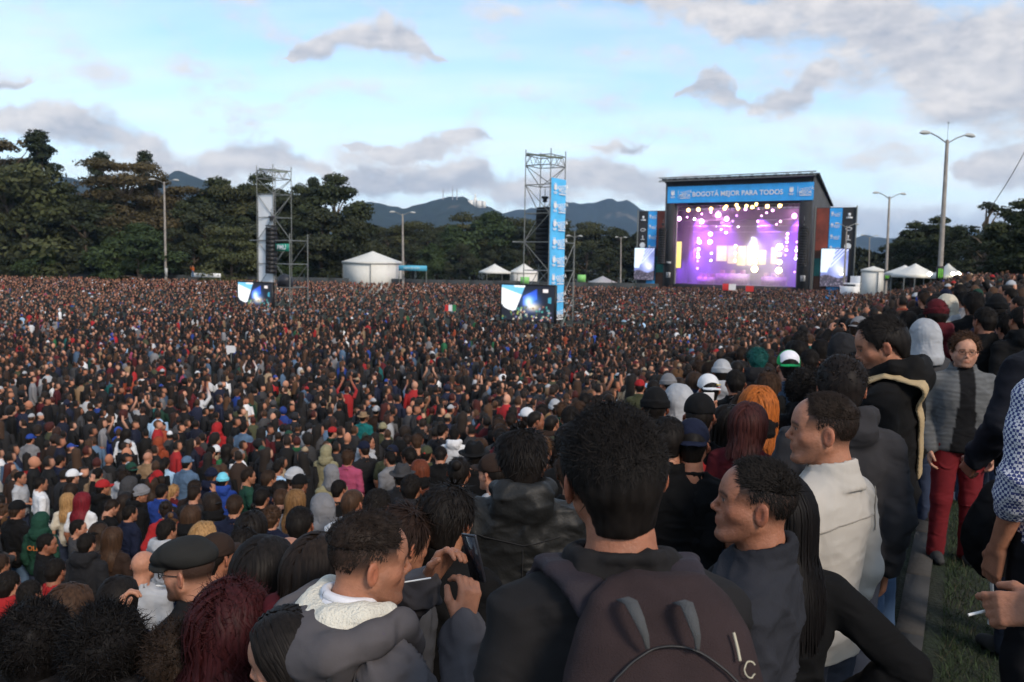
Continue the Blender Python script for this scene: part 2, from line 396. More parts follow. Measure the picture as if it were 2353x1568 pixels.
def ground_mesh():
    def ax(l): return np.array(sorted(set(np.round(l, 4))))
    ss_ = ax(np.concatenate(([-6000, -2000, -600, -200, -100, -60], np.arange(-40, -3, 2), np.arange(-3, 0, .25), [-.42, -.40, 0, .03, .06], np.arange(.4, 14, .5), np.arange(14, 40, 2), np.arange(40, 200, 10), [300, 600, 2000, 6000])))
    tt = ax(np.concatenate(([-1500, -300, -60], np.arange(-20, 12, .5), np.arange(12, 40, 2), np.arange(40, 220, 6), [300, 500, 1000, 2500, 5000])))
    S_, T_ = np.meshgrid(ss_, tt, indexing='ij')
    x = LN[0] * (S_ + .27) + LDIR[0] * T_; y = LN[1] * (S_ + .27) + LDIR[1] * T_
    z = ground(x, y) + .03 * (fbm(np.stack((x * 1.3, y * 1.3, 0 * x), -1), 3, 4) - .45) * (np.abs(x) < 300) * (np.abs(S_ + .18) > .35)
    z = np.where(y > 900, z - (y - 900) * .002, z)
    n, k = S_.shape; i = np.arange(n - 1)[:, None] * k; j = np.arange(k - 1)[None]
    f = np.stack((i + j, i + k + j, i + k + j + 1, i + j + 1), -1).reshape(-1, 4)[:, ::-1]
    return np.stack((x, y, z), -1).reshape(-1, 3), f
def grass_mat():
    m = bpy.data.materials.new('trodden_grass'); m.use_nodes = True; N = m.node_tree.nodes; L = m.node_tree.links; b = N['Principled BSDF']
    tc = N.new('ShaderNodeTexCoord'); n1 = N.new('ShaderNodeTexNoise'); n1.inputs['Scale'].default_value = 1.1; n1.inputs['Detail'].default_value = 8
    n2 = N.new('ShaderNodeTexNoise'); n2.inputs['Scale'].default_value = 45; n2.inputs['Detail'].default_value = 5
    for n in (n1, n2): L.new(tc.outputs['Object'], n.inputs['Vector'])
    cr = N.new('ShaderNodeValToRGB'); e = cr.color_ramp.elements; e[0].position = .25; e[0].color = (.028, .023, .015, 1); e[1].position = .62; e[1].color = (.014, .030, .007, 1)
    L.new(n1.outputs['Fac'], cr.inputs[0])
    mx = N.new('ShaderNodeMix'); mx.data_type = 'RGBA'; mx.blend_type = 'MULTIPLY'; mx.inputs[0].default_value = .8; L.new(cr.outputs[0], mx.inputs[6]); L.new(n2.outputs['Fac'], mx.inputs[7]); L.new(mx.outputs[2], b.inputs['Base Color'])
    b.inputs['Roughness'].default_value = .95; bp = N.new('ShaderNodeBump'); bp.inputs['Strength'].default_value = .8; bp.inputs['Distance'].default_value = .03
    L.new(n2.outputs['Fac'], bp.inputs['Height']); L.new(bp.outputs['Normal'], b.inputs['Normal']); return m
GV, GF = ground_mesh()
tag(obj('ground', mesh('ground', GV, GF, True, None, grass_mat())), 'trampled grass field and bank under the crowd', None, None, 'structure')
# kerb along the top of the bank: single concrete slabs
KM = mat('kerb_concrete', (.034, .032, .030), .95, bump=.6, bscale=30, vary=.35, vscale=5)
kerb = empty('kerb', (0, 0, 0)); tag(kerb, 'worn concrete kerb along the top of the grass bank', None, None, 'structure')
ksl = MB(); ksl.box((0, 0, 0), (.14, .97, .16)); kme = ksl.mesh('slab', KM)
for i in range(24):
    t = -1.5 + i * 1.0; c = LN * (.27 - .10) + LDIR * t
    o = obj('slab', kme, kerb, loc=(c[0], c[1], -.055 + .1 + .006 * math.sin(i * 7.1)), rot=(0, 0, -R(28) + .004 * math.sin(i * 3)))
# blades of grass near the camera on the bank
def blades():
    r = np.random.default_rng(3); n = 70000
    T = r.random(n) ** 1.5 * 9 + 1.2; S_ = -.26 - r.random(n) ** 1.3 * 3.6
    keep = fbm(np.stack((T * 1.1, S_ * 1.1, 0 * T), -1), 3, 8) > .30 - .2 * r.random(n); T, S_ = T[keep], S_[keep]; n = len(T)
    x = LN[0] * (S_ + .27) + LDIR[0] * T; y = LN[1] * (S_ + .27) + LDIR[1] * T; z = ground(x, y)
    h = .025 + .05 * r.random(n); a = r.random(n) * 6.28; w = .0034; l = r.normal(size=(n, 2)) * .5
    b = np.stack((x, y, z - .012), -1); d = np.stack((np.cos(a), np.sin(a), 0 * a), -1) * w
    tip = b + np.stack((l[:, 0] * h, l[:, 1] * h, h), -1)
    v = np.stack((b - d, b + d, tip), 1).reshape(-1, 3); f = np.arange(n * 3).reshape(-1, 3)
    c = np.where(r.random(n)[:, None] < .10, np.array((.05, .045, .02)), np.array((.018, .036, .008)) * (.6 + .8 * r.random((n, 1)))); c = np.repeat(c, 3, 0)
    return mesh('grass', v, f, False, c, mat('grass_blade', src='attr', rough=.8))
tag(obj('grass', blades()), 'short patchy grass on top of the bank', 'grass', None, 'stuff')
# ------------------------------------------------------------------ mountains
def ridge(name, prof, Y, depth, col, seed, label, rough=.07, step=14):
    px = np.array([p[0] for p in prof], float); py = np.array([p[1] for p in prof], float)
    W_ = np.array([at(a, b, Y) for a, b in prof]); xs = np.arange(W_[0, 0], W_[-1, 0], step); ys = np.arange(0, 1.0001, 1 / 46)
    hz = np.interp(xs, W_[:, 0], W_[:, 2])
    X = np.repeat(xs[:, None], len(ys), 1); T = np.repeat(ys[None], len(xs), 0); Yw = Y - depth + depth * 1.35 * T
    up = np.where(T < .74, np.clip(T / .74, 0, 1) ** .92, 1 - .5 * ((T - .74) / .26))
    P = np.stack((X / 170 + seed, Yw / 620, 0 * X), -1)
    gul = np.abs(fbm(P, 5, seed) - .5) * 2; g2 = np.abs(fbm(P * (3.1, 2.2, 1), 4, seed + 8) - .5) * 2; n2 = fbm(np.stack((X / 40, Yw / 60, 0 * X), -1), 4, seed + 3) - .5
    mid_ = (1 - np.abs(2 * np.clip(T / .80, 0, 1) - 1)) ** .6
    Z = -60 + (hz[:, None] + 60) * up + hz.mean() * (-.62 * gul * mid_ - .26 * g2 * mid_ + rough * n2 * np.clip(up * 1.2, 0, 1))
    n, k = X.shape; i = np.arange(n - 1)[:, None] * k; j = np.arange(k - 1)[None]
    f = np.stack((i + j, i + k + j, i + k + j + 1, i + j + 1), -1).reshape(-1, 4)
    v = np.stack((X, Yw, Z), -1).reshape(-1, 3)
    t = fbm(np.stack((v[:, 0] / 90, v[:, 1] / 160, v[:, 2] / 60), -1), 4, seed + 9)[:, None]
    c = np.where((t > .66) & (up.reshape(-1, 1) < .9), np.array((.085, .070, .050)), np.array(col) * (.45 + 1.1 * t))
    return tag(obj(name, mesh(name, v, f, True, c, mat('mountain_forest', src='attr', rough=1, bump=1., bscale=.05, vary=.5, vscale=.03, spec=.1))), label, None, None, 'structure')
ridge('mountain', [(-900, 420), (-300, 430), (60, 400), (135, 392), (190, 408), (300, 440), (375, 405), (410, 387), (455, 397), (520, 425), (620, 465), (760, 480), (820, 452), (880, 450), (930, 462), (985, 455), (1035, 446), (1080, 452), (1120, 470), (1170, 492), (1230, 520), (1320, 560), (1500, 590)], 2600, 900, (.013, .020, .015), 3, 'forested mountain ridge with bare scars under low cloud')
ridge('mountain', [(900, 560), (1100, 500), (1180, 478), (1235, 472), (1290, 462), (1330, 458), (1360, 460), (1400, 452), (1440, 455), (1470, 470), (1550, 500), (1700, 515), (1850, 520), (1950, 533), (2060, 540), (2200, 525), (2400, 515), (2800, 480), (3600, 470)], 3600, 1100, (.011, .018, .018), 11, 'farther blue mountain ridge behind the stage', .05, 20)
WH = mat('white_plaster', (.75, .72, .66), .8)
ch = MB(); p = at(1092, 462, 2580)
for dx, w, h in ((-14, 16, 9), (0, 9, 16), (12, 20, 8), (26, 12, 6)): ch.box(p + (dx, 0, h / 2 - 14), (w, 12, h + 14))
ch.box(p + (0, 0, 14), (4, 5, 12))
tag(ch.build('hilltop_church', WH), 'small white church on the mountain top right of the antennas', 'church')
am = mat('far_steel', (.35, .33, .33), .6)
for i, (dx, h) in enumerate(((1018, 16), (1040, 26), (1050, 18))):
    p = at(dx, 447, 2560); a = MB(); a.tube([p - (0, 0, 16), p + (0, 0, h)], [1.5, .7], 5).tube([p + (-3, 0, h * .5), p + (3, 0, h * .5)], .8, 5)
    tag(a.build('radio_mast', am), ('left short', 'middle tallest', 'right')[i] + ' radio mast on the mountain ridge', 'antenna', 'radio masts on the ridge')
# ------------------------------------------------------------------ trees
def crown_mesh(name, seed, shape, n, leaf, c1, c2, tiers=0, W_=5., H_=8., z0=3.):
    r = np.random.default_rng(seed); B = []
    if tiers:     # flat layered tiers
        for k in range(tiers):
            t = k / (tiers - 1); rad = W_ * (1.0 - .45 * t ** 1.6) * (.75 + .35 * r.random())
            for q in range(5 + int(5 * (1 - t))):
                a = r.random() * 6.28; d = rad * (.25 + .75 * r.random() ** .6)
                B.append((d * math.cos(a), d * math.sin(a), z0 + H_ * t + r.normal() * .35 - .06 * d, 1.9 * (.6 + .7 * r.random()), .95 * (.7 + .6 * r.random())))
    else:
        for k in range(shape):
            t = r.random(); a = r.random() * 6.28; env = math.sin(math.pi * min(1, .18 + .86 * t)) ** .7
            d = W_ * env * r.random() ** .45 * .85; s = W_ * .27 * (.45 + .9 * r.random())
            B.append((d * math.cos(a), d * math.sin(a), z0 + H_ * t, s, s * .78))
    B = np.array(B); pick = r.choice(len(B), n, p=B[:, 3] ** 2 / (B[:, 3] ** 2).sum()); b = B[pick]
    u = r.normal(size=(n, 3)); u /= np.linalg.norm(u, axis=1, keepdims=True); u[:, 2] = np.where(u[:, 2] < -.25, -u[:, 2], u[:, 2])
    rad = (.45 + .55 * r.random(n) ** .6 + .22 * r.random(n) ** 3)[:, None]
    p = b[:, :3] + u * rad * np.stack((b[:, 3], b[:, 3], b[:, 4]), -1)
    nrm = u + r.normal(size=(n, 3)) * .55; nrm /= np.linalg.norm(nrm, axis=1, keepdims=True)
    t1 = np.cross(nrm, r.normal(size=(n, 3))); t1 /= np.linalg.norm(t1, axis=1, keepdims=True); t2 = np.cross(nrm, t1)
    s = (leaf * .78 * (.4 + 1.1 * r.random(n)))[:, None]
    v = np.stack((p - t1 * s, p - t2 * s * .55, p + t1 * s, p + t2 * s * .55), 1).reshape(-1, 3)
    cl = r.random(len(B))[pick][:, None]; c = np.array(c1) * (1 - cl) + np.array(c2) * cl; c = c * (.7 + .6 * r.random((n, 1)))
    return mesh(name, v, np.arange(4 * n).reshape(-1, 4), False, np.repeat(c, 4, 0), LEAF), B
LEAF = mat('foliage', src='attr', rough=.75, spec=.25); BARK = mat('bark', (.10, .075, .055), .95, bump=.8, bscale=8, vary=.3)
def trunk_mesh(name, B, h, r0, seed):
    r = np.random.default_rng(seed); b = MB(); top = h * .92
    pts = np.array([(r.normal() * .12 * t * 3, r.normal() * .12 * t * 3, t * top - .4 * (t == 0)) for t in np.linspace(0, 1, 7)])
    b.tube(pts, np.linspace(r0, r0 * .18, 7), 8)
    for q in B[r.choice(len(B), min(16, len(B)), replace=False)]:
        st = np.clip(q[2] / top * .72, .2, .85); k = st * 6; i = int(k); p0 = pts[i] + (pts[min(i + 1, 6)] - pts[i]) * (k - i)
        b.tube([p0, (p0 + q[:3]) / 2 + (0, 0, .25), q[:3]], [r0 * .38 * (1 - st * .5), r0 * .2, .03], 5)
    return b.mesh(name, BARK, True)
SPEC = {}
def spec(key, seed, **k):
    cm, B = crown_mesh('crown', seed, **k); SPEC[key] = (cm, trunk_mesh('trunk', B, k['z0'] + k['H_'], .16 + .02 * k['H_'], seed))
DK1, DK2 = (.018, .025, .010), (.034, .043, .016); OL1, OL2 = (.050, .042, .018), (.076, .058, .027); GR1, GR2 = (.022, .038, .012), (.038, .058, .020); YO1, YO2 = (.040, .048, .016), (.070, .074, .030)
spec('dark1', 1, shape=60, n=17000, leaf=.26, c1=DK1, c2=DK2, W_=4.6, H_=12, z0=2.2)
spec('dark2', 2, shape=46, n=13000, leaf=.26, c1=DK1, c2=(.032, .036, .016), W_=5.2, H_=9, z0=1.8)
spec('tall1', 3, shape=80, n=13000, leaf=.25, c1=DK1, c2=(.024, .034, .017), W_=3.4, H_=16, z0=4)
spec('olive1', 4, shape=0, n=17000, leaf=.24, c1=OL1, c2=OL2, tiers=7, W_=6.0, H_=11, z0=4)
spec('olive2', 5, shape=0, n=13000, leaf=.24, c1=(.030, .036, .014), c2=(.055, .055, .02), tiers=5, W_=5.6, H_=6, z0=5)
spec('green1', 6, shape=42, n=13000, leaf=.24, c1=GR1, c2=GR2, W_=5.2, H_=7, z0=1.2)
spec('pale1', 7, shape=0, n=10000, leaf=.26, c1=YO1, c2=YO2, tiers=6, W_=4.2, H_=7, z0=1.6)
spec('thin1', 8, shape=16, n=2200, leaf=.16, c1=DK1, c2=DK2, W_=3.4, H_=6, z0=2.2)
ORD = ['leftmost', 'second from left', 'third from left', 'fourth from left', 'fifth from left', 'sixth from left', 'seventh from left', 'eighth from left', 'ninth from left', 'tenth from left', 'eleventh from left', 'twelfth from left', 'thirteenth from left', 'fourteenth from left', 'fifteenth from left', 'sixteenth from left', 'seventeenth from left', 'eighteenth from left', 'nineteenth from left', 'twentieth from left']
TREES = []
def tree(key, dx, ytop, Y, wide=1., name='broadleaf_tree', grp='tall trees behind the left of the field', zb=None):
    cm, tm = SPEC[key]; top = at(dx, ytop, Y); zb = float(ground(top[0], Y)) if zb is None else zb
    h0_ = cm_h[key]; s = (top[2] - zb) / h0_; w = s * wide
    e = empty(name, (top[0], Y, zb - .05), random.random() * 6.28, (w, w, s)); obj('trunk', tm, e); obj('crown', cm, e); e['group'] = grp; e['category'] = 'tree'
    TREES.append((e, key, dx, grp)); return e
cm_h = {}
for k_, (cm_, tm_) in SPEC.items():
    a_ = np.zeros(len(cm_.vertices) * 3, np.float32); cm_.vertices.foreach_get('co', a_); cm_h[k_] = float(np.percentile(a_[2::3], 99.6))
for a in [('olive1', 15, 320, 142, 1.1), ('dark1', -70, 340, 150, 1.3), ('tall1', 85, 302, 140, 1.25), ('pale1', 20, 385, 132, 1.2), ('dark2', 60, 470, 131, 1.1), ('dark1', 150, 425, 138, 1.2), ('tall1', 232, 352, 150, 1.1), ('dark2', 195, 465, 133, 1.1),
          ('tall1', 332, 350, 150, 1.0), ('olive1', 290, 372, 140, 1.25), ('dark1', 240, 470, 134, 1.3), ('olive1', 365, 400, 145, 1.1), ('green1', 320, 515, 128, 1.35), ('green1', 258, 545, 129, 1.0), ('dark1', 420, 465, 142, 1.1), ('dark1', 500, 412, 148, 1.25), ('dark2', 475, 470, 138, 1.1), ('olive2', 560, 425, 146, .9), ('pale1', 530, 520, 129, 1.1), ('dark2', 445, 540, 134, 1.0),
          ('dark1', 600, 402, 150, 1.2), ('dark2', 640, 440, 142, 1.1), ('dark1', 690, 428, 144, 1.0), ('tall1', 720, 410, 146, 1.0), ('dark1', 770, 404, 142, 1.2), ('dark2', 735, 480, 136, 1.2), ('dark2', 810, 500, 138, 1.0), ('green1', 660, 560, 134, 1.0), ('dark2', 835, 520, 145, .9), ('green1', 95, 560, 129, 1.1), ('dark2', 5, 540, 129, 1.), ('dark2', 160, 560, 130, 1.), ('dark1', 560, 500, 138, 1.), ('dark2', 390, 560, 131, .9)]: tree(*a)
for a in [('olive2', 890, 520, 200, 1.1), ('olive2', 950, 510, 205, 1.2), ('dark2', 985, 530, 190, 1.), ('olive2', 1005, 515, 205, 1.1), ('green1', 1040, 520, 195, 1.1), ('olive2', 1090, 492, 200, 1.2), ('green1', 1130, 490, 195, 1.2), ('olive2', 1180, 502, 200, 1.1), ('dark2', 1215, 520, 190, 1.1), ('green1', 995, 560, 180, 1.), ('dark2', 1060, 560, 178, 1.1), ('olive2', 1255, 510, 205, 1.1), ('olive2', 1320, 508, 205, 1.3), ('olive2', 1385, 525, 200, 1.3), ('dark2', 1290, 540, 185, 1.1), ('dark2', 1350, 555, 180, 1.1), ('dark2', 1420, 528, 195, 1.1), ('dark2', 1470, 535, 195, 1.1), ('dark2', 930, 560, 180, 1.1), ('dark2', 1130, 575, 176, 1.), ('dark2', 1185, 575, 176, 1.), ('dark2', 1400, 580, 178, 1.)]: tree(*a, grp='lower trees behind the middle of the field')
for a in [('dark2', 2075, 545, 125, 1.1), ('dark1', 2105, 512, 118, 1.3), ('dark1', 2160, 500, 112, 1.4), ('tall1', 2135, 520, 118, 1.2), ('dark1', 2205, 520, 100, 1.2), ('dark2', 2250, 540, 80, 1.1), ('dark1', 2300, 512, 70, 1.2), ('thin1', 2268, 465, 68, 1.5), ('dark1', 2350, 462, 62, 1.3), ('dark1', 2420, 440, 60, 1.2), ('dark2', 1985, 595, 170, 1.), ('dark2', 2310, 570, 66, 1.2)]: tree(*a, grp='dark trees behind the right bank')
KD = {'dark1': 'dense dark green tree', 'dark2': 'low bushy dark green tree', 'tall1': 'tall narrow dark tree', 'olive1': 'brownish tree with flat layered tiers', 'olive2': 'olive flat-topped tree', 'green1': 'fresh green rounded tree', 'pale1': 'pale yellow-green layered tree', 'thin1': 'thin sparse-leaved tree'}
for grp in sorted({t[3] for t in TREES}):
    for key in KD:
        l = sorted([t for t in TREES if t[3] == grp and t[1] == key], key=lambda t: t[2])
        pl = {'tall': 'in the left wood', 'lowe': 'behind the tents', 'dark': 'behind the right bank'}[grp[:4]]
        for i, t in enumerate(l): t[0]['label'] = (KD[key] + ', ' + ORD[i] + ' ' + pl) if len(l) > 1 else KD[key] + ' ' + pl
# far wood: the mass behind the single trees
def wood():
    r = np.random.default_rng(5); V = []; C = []
    for x0, x1, y, h, n in ((-150, -38, 165, 17, 26000), (-60, 60, 222, 13, 22000), (56, 140, 150, 8, 12000)):
        x = x0 + (x1 - x0) * r.random(n); hh = h * (.72 + .45 * fbm(np.stack((x / 6, 0 * x, 0 * x), -1), 4, 2)); z = -3.2 + hh * (1 - r.random(n) ** 1.6); yy = y - 2.5 * r.random(n) * np.sqrt(np.clip(1 - (z + 3.2) / hh, 0, 1)) + 3 * vnoise(np.stack((x / 3, z / 2, 0 * x), -1), 4)
        V.append(np.stack((x, yy, z), -1)); c = vnoise(np.stack((x / 4, z / 3, 0 * x), -1), 6)[:, None]; C.append((np.array((.013, .019, .009)) * (1 - c) + np.array((.03, .033, .015)) * c) * (.7 + .6 * r.random((n, 1))))
    p = np.vstack(V); c = np.vstack(C); n = len(p); u = r.normal(size=(n, 3)) + (0, -.6, .5); t1 = np.cross(u, r.normal(size=(n, 3))); t1 /= np.linalg.norm(t1, axis=1, keepdims=True); t2 = np.cross(u, t1); t2 /= np.linalg.norm(t2, axis=1, keepdims=True); s = (.5 * (.6 + .8 * r.random(n)))[:, None]
    v = np.stack((p - t1 * s, p - t2 * s * .7, p + t1 * s, p + t2 * s * .7), 1).reshape(-1, 3)
    return mesh('wood', v, np.arange(4 * n).reshape(-1, 4), False, np.repeat(c, 4, 0), LEAF)
tag(obj('wood', wood()), 'dark mass of woodland behind the single trees', 'woodland', None, 'stuff')
# low wall / fence cloth at the far left edge of the field
FM = mat('fence_cloth', (.035, .04, .042), .9, vary=.3, vscale=1); POSTM = mat('fence_post', (.04, .06, .05), .7)
fence = empty('boundary_fence', (0, 0, 0)); tag(fence, 'low dark cloth fence along the far edge of the crowd', 'fence')
fx = np.linspace(-85, 22, 31)
for i in range(30):
    a = np.array((fx[i], 129., ground(fx[i], 129))); b = np.array((fx[i + 1], 129., ground(fx[i + 1], 129))); mb = MB(); mb.box((a + b) / 2 + (0, 0, 1.05), (fx[1] - fx[0] - .06, .05, 2.1 + .06 * math.sin(i * 5))); mb.build('cloth_panel', FM, fence)
    mb = MB(); mb.tube([a + (0, -.06, -.3), a + (0, -.06, 2.55)], .05, 6); mb.build('post', POSTM, fence)
# ------------------------------------------------------------------ the site: towers, stage, tents, poles
EV, BV = np.array((.84, -.543, 0)), np.array((.543, .84, 0))      # along the stage front, and away behind it
EZ = np.array((0, 0, 1.0)); FRM = np.stack((EV, BV, EZ), 1)
STEEL = mat('galvanised_steel', (.20, .21, .20), .5, metal=.4, vary=.2); BLK = mat('black_metal', (.012, .012, .013), .55); ALU = mat('aluminium_truss', (.40, .40, .42), .4, metal=.7)
def textmesh(name, body, size, mat_, bold=0., ext=0., sp=1.):
    cu = bpy.data.curves.new(name, 'FONT'); cu.body = body; cu.size = size; cu.align_x = 'CENTER'; cu.align_y = 'CENTER'; cu.offset = bold; cu.extrude = ext; cu.space_character = sp
    o = bpy.data.objects.new(name, cu); COL.objects.link(o); dg = bpy.context.evaluated_depsgraph_get(); me = bpy.data.meshes.new_from_object(o.evaluated_get(dg)); me.name = name
    bpy.data.objects.remove(o); bpy.data.curves.remove(cu); me.materials.clear(); me.materials.append(mat_); return me
def face_M(c, right, up=(0, 0, 1)):
    r = np.array(right, float); r /= np.linalg.norm(r); u = np.array(up, float); n = np.cross(r, u)
    return Matrix(((r[0], u[0], n[0], c[0]), (r[1], u[1], n[1], c[1]), (r[2], u[2], n[2], c[2]), (0, 0, 0, 1)))
def put(o, M): o.matrix_basis = M; return o
_cyl = MB(); _cyl.tube([(0, 0, 0), (0, 0, 1)], 1, 8); CYL = _cyl.mesh('scaffold_tube', STEEL, True)
def bar(name, a, b, r, parent, me=None):
    a = np.array(a, float); b = np.array(b, float); d = b - a; q = Vector(d).to_track_quat('Z', 'Y')
    o = obj(name, me or CYL, parent); o.rotation_mode = 'QUATERNION'; o.rotation_quaternion = q; o.location = a; o.scale = (r, r, np.linalg.norm(d)); return o
def crest(mb, c, right, s):
    """little shield with crown above and two lines of writing, as raised shapes"""
    r = np.array(right, float); up = EZ; n = np.cross(r, up) * .012
    P = lambda x, z: np.asarray(c) + r * x * s + up * z * s + n
    mb.add([P(-.3, .5), P(-.3, .0), P(0, -.18), P(.3, 0), P(.3, .5)], None, [[0, 1, 2], [0, 2, 4], [2, 3, 4]])
    for x in (-.2, 0, .2): mb.add([P(x - .08, .55), P(x + .08, .55), P(x, .72)], None, [[0, 1, 2]])
    for z, w in ((-.38, .42), (-.52, .3)): mb.add([P(-w, z), P(w, z), P(w, z + .08), P(-w, z + .08)], [[0, 1, 2, 3]])
def cityflag(c, right, s, parent, m, t1='BOGOTÁ', t2='MEJOR'):
    """slanted two-line word mark"""
    n = np.cross(np.array(right), EZ)
    for t, z, sz in ((t1, .22, .42), (t2, -.12, .46)):
        o = obj('lettering', TXT(t, m), parent); put(o, face_M(np.asarray(c) + EZ * z * s + n * .012, np.array(right) + EZ * (.22 if z > 0 else 0)) @ Matrix.Scale(sz * s, 4))
    b = MB(); r = np.array(right); P = lambda x, z: np.asarray(c) + r * x * s + EZ * z * s + n * .012
    b.add([P(-.62, -.45), P(.62, -.45), P(.62, -.36), P(-.62, -.36)], [[0, 1, 2, 3]]); b.build('underline', m, parent)
_T = {}
def TXT(t, m):
    if (t, m.name) not in _T: _T[(t, m.name)] = textmesh('lettering', t, 1.0, m, .015)
    return _T[(t, m.name)]
PWHITE = mat('print_white', (.82, .84, .86), .7); CYAN = mat('blue_banner_cloth', (.045, .40, .90), .7, vary=.12, vscale=.8, bump=.3, bscale=2); CYANL = mat('light_blue_banner_cloth', (.10, .52, .92), .7, vary=.14, vscale=1.2, bump=.4, bscale=2.5)
WCLOTH = mat('white_cloth', (.78, .79, .80), .8, vary=.06, vscale=1.5, bump=.5, bscale=2)
def cloth_sheet(name, P0, right, up, w, h, m, parent, thick=.03, nu=8, nv=16, amp=.05, seed=0):
    """hanging printed sheet with slack folds and real thickness"""
    r = np.array(right, float); u = np.array(up, float); n = np.cross(r, u); U, V_ = np.meshgrid(np.linspace(0, 1, nu), np.linspace(0, 1, nv), indexing='ij')
    d = amp * (fbm(np.stack((U * w * .8 + seed, V_ * h * .35, 0 * U), -1), 3, seed) - .5)
    p = np.asarray(P0) + r * (U * w)[..., None] + u * (V_ * h)[..., None] + n * d[..., None]; q = p - n * thick
    i = np.arange(nu - 1)[:, None] * nv; j = np.arange(nv - 1)[None]; f = np.stack((i + j, i + nv + j, i + nv + j + 1, i + j + 1), -1).reshape(-1, 4); k = nu * nv
    return obj(name, mesh(name, np.vstack((p.reshape(-1, 3), q.reshape(-1, 3))), np.vstack((f, f[:, ::-1] + k)), True, None, m), parent)
def screen_mat(name, kind):
    """LED wall picture: a camera view of sky, stage and crowd, made of procedural shapes in the panel's own coordinates"""
    m = bpy.data.materials.new(name); m.use_nodes = True; N = m.node_tree.nodes; L = m.node_tree.links; b = N['Principled BSDF']; b.inputs['Base Color'].default_value = (.01, .01, .012, 1); b.inputs['Roughness'].default_value = .5
    a = N.new('ShaderNodeAttribute'); a.attribute_name = 'Col'; L.new(a.outputs['Color'], b.inputs['Emission Color']); b.inputs['Emission Strength'].default_value = .55
    return m
def screen_colors(U, V_, kind):
    r = np.random.default_rng(4); n = U.size; u = U.ravel(); v = V_.ravel(); c = np.tile(np.array((.012, .014, .025)), (n, 1))
    nz = fbm(np.stack((u * 5, v * 5, 0 * u), -1), 4, 2)
    if kind == 'wide':
        sky = v > .50 - .25 * u + .22 * (nz - .5) - .12 * np.sin(u * 9); sky &= u < .33 + .25 * (v - .5)
        st = (v > .45 + (u - .45) * .75) & (v < .72 + (u - .45) * .85) & (u > .42) & (u < .68)
        c[st] = np.array((.03, .10, .75)) * (.4 + 1.2 * nz[st])[:, None]
        g = np.exp(-(((u - .56) / .13) ** 2 + ((v - .50) / .20) ** 2)); c += g[:, None] * np.array((.10, .35, 1.1)) * (.5 + nz[:, None])
        g = np.exp(-(((u - .60) / .10) ** 2 + ((v - .40) / .09) ** 2)); c += g[:, None] * np.array((1.2, .95, .35))
        g = np.exp(-(((u - .52) / .06) ** 2 + ((v - .55) / .12) ** 2)); c += g[:, None] * np.array((.9, 1.1, 1.2))
        c[sky] = np.where((v[sky] > .93 - .5 * u[sky])[:, None] & (nz[sky] > .4)[:, None], (.25, .75, 1.2), (1.3, 1.35, 1.4))
        for q in range(75):
            x, y = .02 + .94 * r.random(), .02 + .40 * r.random() ** 1.3; col = [(1., .9, .7), (.7, .3, .2), (.1, .5, .45), (.5, .5, .9), (.5, .6, .15)][r.integers(5)]
            m_ = ((u - x) / .016) ** 2 + ((v - y) / .030) ** 2 < 1; c[m_ & ~sky] = np.array(col) * (.25 + .7 * r.random())
        m_ = (np.abs(u - .84) < .045) & (np.abs(v - .86) < .05); c[m_] = (1.1, 1.0, 1.0)
        m_ = (np.abs(u - .92) < .03) & (v > .3) & (v < .75) & (nz > .5); c[m_] = (.05, .35, .5)
    else:
        c[:] = np.array((.35, .42, .95)) * (.55 + .8 * nz)[:, None]
        sky = (u < .55 - .45 * (1 - v) + .1 * (nz - .5)) & (v > .38); c[sky] = (1.0, 1.25, 1.5)
        for k in range(4):
            m_ = np.abs(v - (.62 + .1 * k) - (u - .5) * .75) < .018; c[m_ & (u > .35)] = (1.0, 1.1, 1.5)
        g = np.exp(-(((u - .78) / .13) ** 2 + ((v - .42) / .09) ** 2)); c += g[:, None] * np.array((.9, .9, .2))
        g = np.exp(-(((u - .62) / .2) ** 2 + ((v - .5) / .2) ** 2)); c += g[:, None] * np.array((.6, .6, .8))
        cr = v < .27 + .04 * np.sin(u * 7); q = fbm(np.stack((u * 38, v * 60, 0 * u), -1), 2, 7)[cr][:, None]; c[cr] = np.where(q > .58, (.75, .72, .85), np.where(q > .45, (.25, .2, .3), (.06, .055, .08)))
    return c
def led_screen(P0, right, w, h, kind, label, legs=0., group=None):
    """P0 lower left corner; faces -BV"""
    r = np.array(right); n = np.cross(r, EZ); e = empty('video_screen', tuple(np.asarray(P0) + r * w / 2 - EZ * legs)); tag(e, label, 'screen', group)
    O = -np.array(e.location); nu, nv = 84, 64
    U, V_ = np.meshgrid(np.linspace(0, 1, nu), np.linspace(0, 1, nv), indexing='ij'); p = np.asarray(P0) + r * (U * w)[..., None] + EZ * (V_ * h)[..., None] + n * .06
    i = np.arange(nu - 1)[:, None] * nv; j = np.arange(nv - 1)[None]; f = np.stack((i + j, i + nv + j, i + nv + j + 1, i + j + 1), -1).reshape(-1, 4)
    obj('display', mesh('display', p.reshape(-1, 3) + O, f, False, screen_colors(U, V_, kind), SCRM), e)
    M = np.stack((r, -n, EZ), 1); c = np.asarray(P0) + r * w / 2 + EZ * h / 2 + O
    b = MB(); b.box(c - n * .10, (w + .1, .26, h + .1), M); b.build('cabinet', BLK, e)
    for s in (-1, 1):
        b = MB(); b.box(c + r * s * (w / 2 + .06) , (.07, .2, h + .16), M); b.build('frame_side', BLK, e)
    b = MB(); b.box(c + EZ * (h / 2 + .07), (w + .1, .2, .07), M); b.build('frame_top', BLK, e)
    if legs:
        for s in (-.38, .38):
            b = MB(); b.box(c + r * s * w - EZ * (h / 2 + legs / 2) - n * .1, (.14, .14, legs), M); b.build('leg', BLK, e)
    return e
SCRM = screen_mat('led_display', 'wide')
